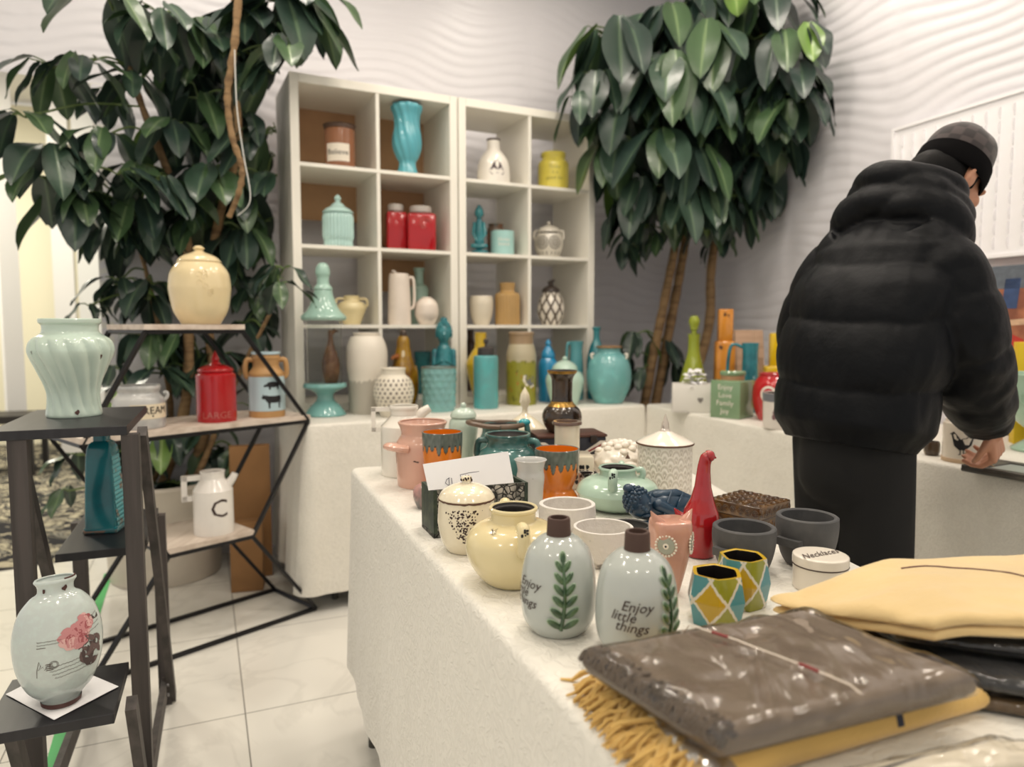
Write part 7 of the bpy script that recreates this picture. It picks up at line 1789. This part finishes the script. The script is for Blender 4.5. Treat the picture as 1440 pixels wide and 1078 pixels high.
# hair below the hat, short beard
h = MB(); E(h, hp_(-.040, 0, .005), .080, .079, .085, RH, 24, 18); cap_(h, [hp_(-.075, 0, -.02), hp_(-.070, 0, -.085), hp_(-.066, 0, -.12)], [.062, .058, .050], 18)
for s in (-1, 1): cap_(h, [hp_(.012, s*.077, .03), hp_(.012, s*.076, -.025)], [.012, .008], 10)
remesh(h.build('hair', m_hair, person), .006, 2)
h = MB()
for s in (-1, 1): cap_(h, [hp_(.008, s*.070, -.03), hp_(.022, s*.062, -.072), hp_(.060, s*.042, -.108), hp_(.085, s*.015, -.118)], [.008, .012, .016, .016], 12)
cap_(h, [hp_(.098, .018, -.050), hp_(.104, 0, -.047), hp_(.098, -.018, -.050)], [.005, .006, .005], 8); remesh(h.build('beard', mat('dark_stubble', '#4a352b', rough=.8), person), .005, 1)
for s in (-1, 1):
    e = MB(); E(e, hp_(.090, s*.031, .010), .010, .013, .006, RH, 12, 8); e.build('eye', mat('eye_white', '#d8d2ca', rough=.2), person)
    e = MB(); cap_(e, [hp_(.100, s*.016, .030), hp_(.098, s*.034, .036), hp_(.084, s*.050, .030)], [.004, .005, .003], 8); e.build('eyebrow', m_hair, person)
# knitted hat: checked crown with a slouching tip and a black turned-up cuff
def hatmat():
    m = bpy.data.materials.new('checked_knit'); m.use_nodes = True; nt = m.node_tree; N = nt.nodes; Lk = nt.links; b_ = N['Principled BSDF']
    a = N.new('ShaderNodeAttribute'); a.attribute_name = 'Col'; Lk.new(a.outputs['Color'], b_.inputs['Base Color']); b_.inputs['Roughness'].default_value = .9; b_.inputs['Sheen Weight'].default_value = .2; return m
k = MB(); seg = 96; S_ = cr([(.092, .030), (.096, .06), (.096, .10), (.086, .140), (.060, .176), (.032, .196), (0, .202)], 9); vs = []; cs = []; fs = []
c0, c1 = hx('#2c2626'), hx('#453c3b')
for i, (r, z) in enumerate(S_):
    for q in range(seg):
        a = 2*pi*q/seg; w = max(0., (z-.09)/.11); x_ = r*1.06*cos(a)+.022*w*w; y_ = r*.93*sin(a); zz = z+.022*w*max(0., cos(a))-.018*w*(1-abs(cos(a)))
        vs.append(hp_(x_-.008, y_, zz)); cs.append(c1 if (int(a/(2*pi)*18)+int(z/.030)) % 2 else c0)
n = len(S_)
for i in range(n-1):
    for q in range(seg): u = (q+1) % seg; fs.append((i*seg+q, i*seg+u, (i+1)*seg+u, (i+1)*seg+q))
k.add(vs, fs, 0, cs); ht = k.build('knit_hat', hatmat(), person, sharp=0)
k = MB(); lathe(k, [(.094, .012), (.099, .006), (.104, .012), (.106, .038), (.104, .066), (.100, .070), (.096, .064)], 64, None, None, 0, None, 1.05, .93)
k.v = [tuple(hp_(v[0]-.008, v[1], v[2])) for v in k.v]; k.build('hat_cuff', mat('black_rib_knit', '#0a090a', rough=.95, spec=.1), ht)
tag(person, 'person in a black puffer jacket and checked knit hat bending over the right-hand table', 'person')
# twine on the slate tray, hanging from the fingers
tw = MB(); fp = PO + Matrix.Rotation(PHI, 3, 'Z') @ ((tips[1]+tips[2])/2); e0 = atY(1397, 676, 1.815); e0.z = Z+.019
tube(tw, spl([Vector((e0.x, e0.y, Z+.0185)), e0.lerp(fp, .5)+Vector((.004, 0, .0)), fp], 6), .0016, 6); o = tw.build('twine', mat('jute_twine', '#a58a68', rough=.9)); tag(o, 'piece of jute twine tied to the slate tray and held by the person', 'twine')
# bright white bossed panel added in place of a reflection on the right wall
q0 = Vector((*line_r(0, 0), 0)); nW = (CORNER-Vector((*line_r(0, 0), 0))).dot(W_R)    # wall's distance from the table front
def wallpt(px, py):
    d = ray(px, py); o = Vector((0, 0, H)); s = (CORNER-W_R*.012-o).dot(W_R)/d.dot(W_R); return o+d*s
A0, A1 = wallpt(1262, 190), wallpt(1520, 190); z0p, z1p = wallpt(1262, 372).z, wallpt(1262, 185).z; wp_ = (A1-A0).to_2d().length
root = empty('reflection_panel', (A0.x, A0.y, 0), atan2(-V_R.y, -V_R.x)); m_pn = mat('bright_white_gloss', '#f6f4f6', rough=.18, coat=.4)
m = MB(); box(m, 0, -.012, z0p, wp_, .0, z1p); m.build('backing', m_pn, root, smooth=False)
m = MB(); r_ = .026; ny = int((z1p-z0p-.03)/(r_*2)); nx = int((wp_-.03)/(r_*2))
for i in range(nx):
    for q in range(ny): ellipsoid(m, (.015+r_*(2*i+1), -.012, z0p+.015+r_*(2*q+1)), r_*r_*.9, .013, r_*.9, None, 14, 8)
m.build('round_bosses', m_pn, root)
m = MB()
for a_, b_, c_, d_ in ((-.012, z0p-.012, wp_+.012, z0p), (-.012, z1p, wp_+.012, z1p+.012), (-.012, z0p, 0, z1p)): box(m, a_, -.02, b_, c_, .0, d_)
m.build('frame', m_pn, root, smooth=False); tag(root, 'bright white panel of round bosses standing in for a reflection on the wall behind the person', 'wall panel')
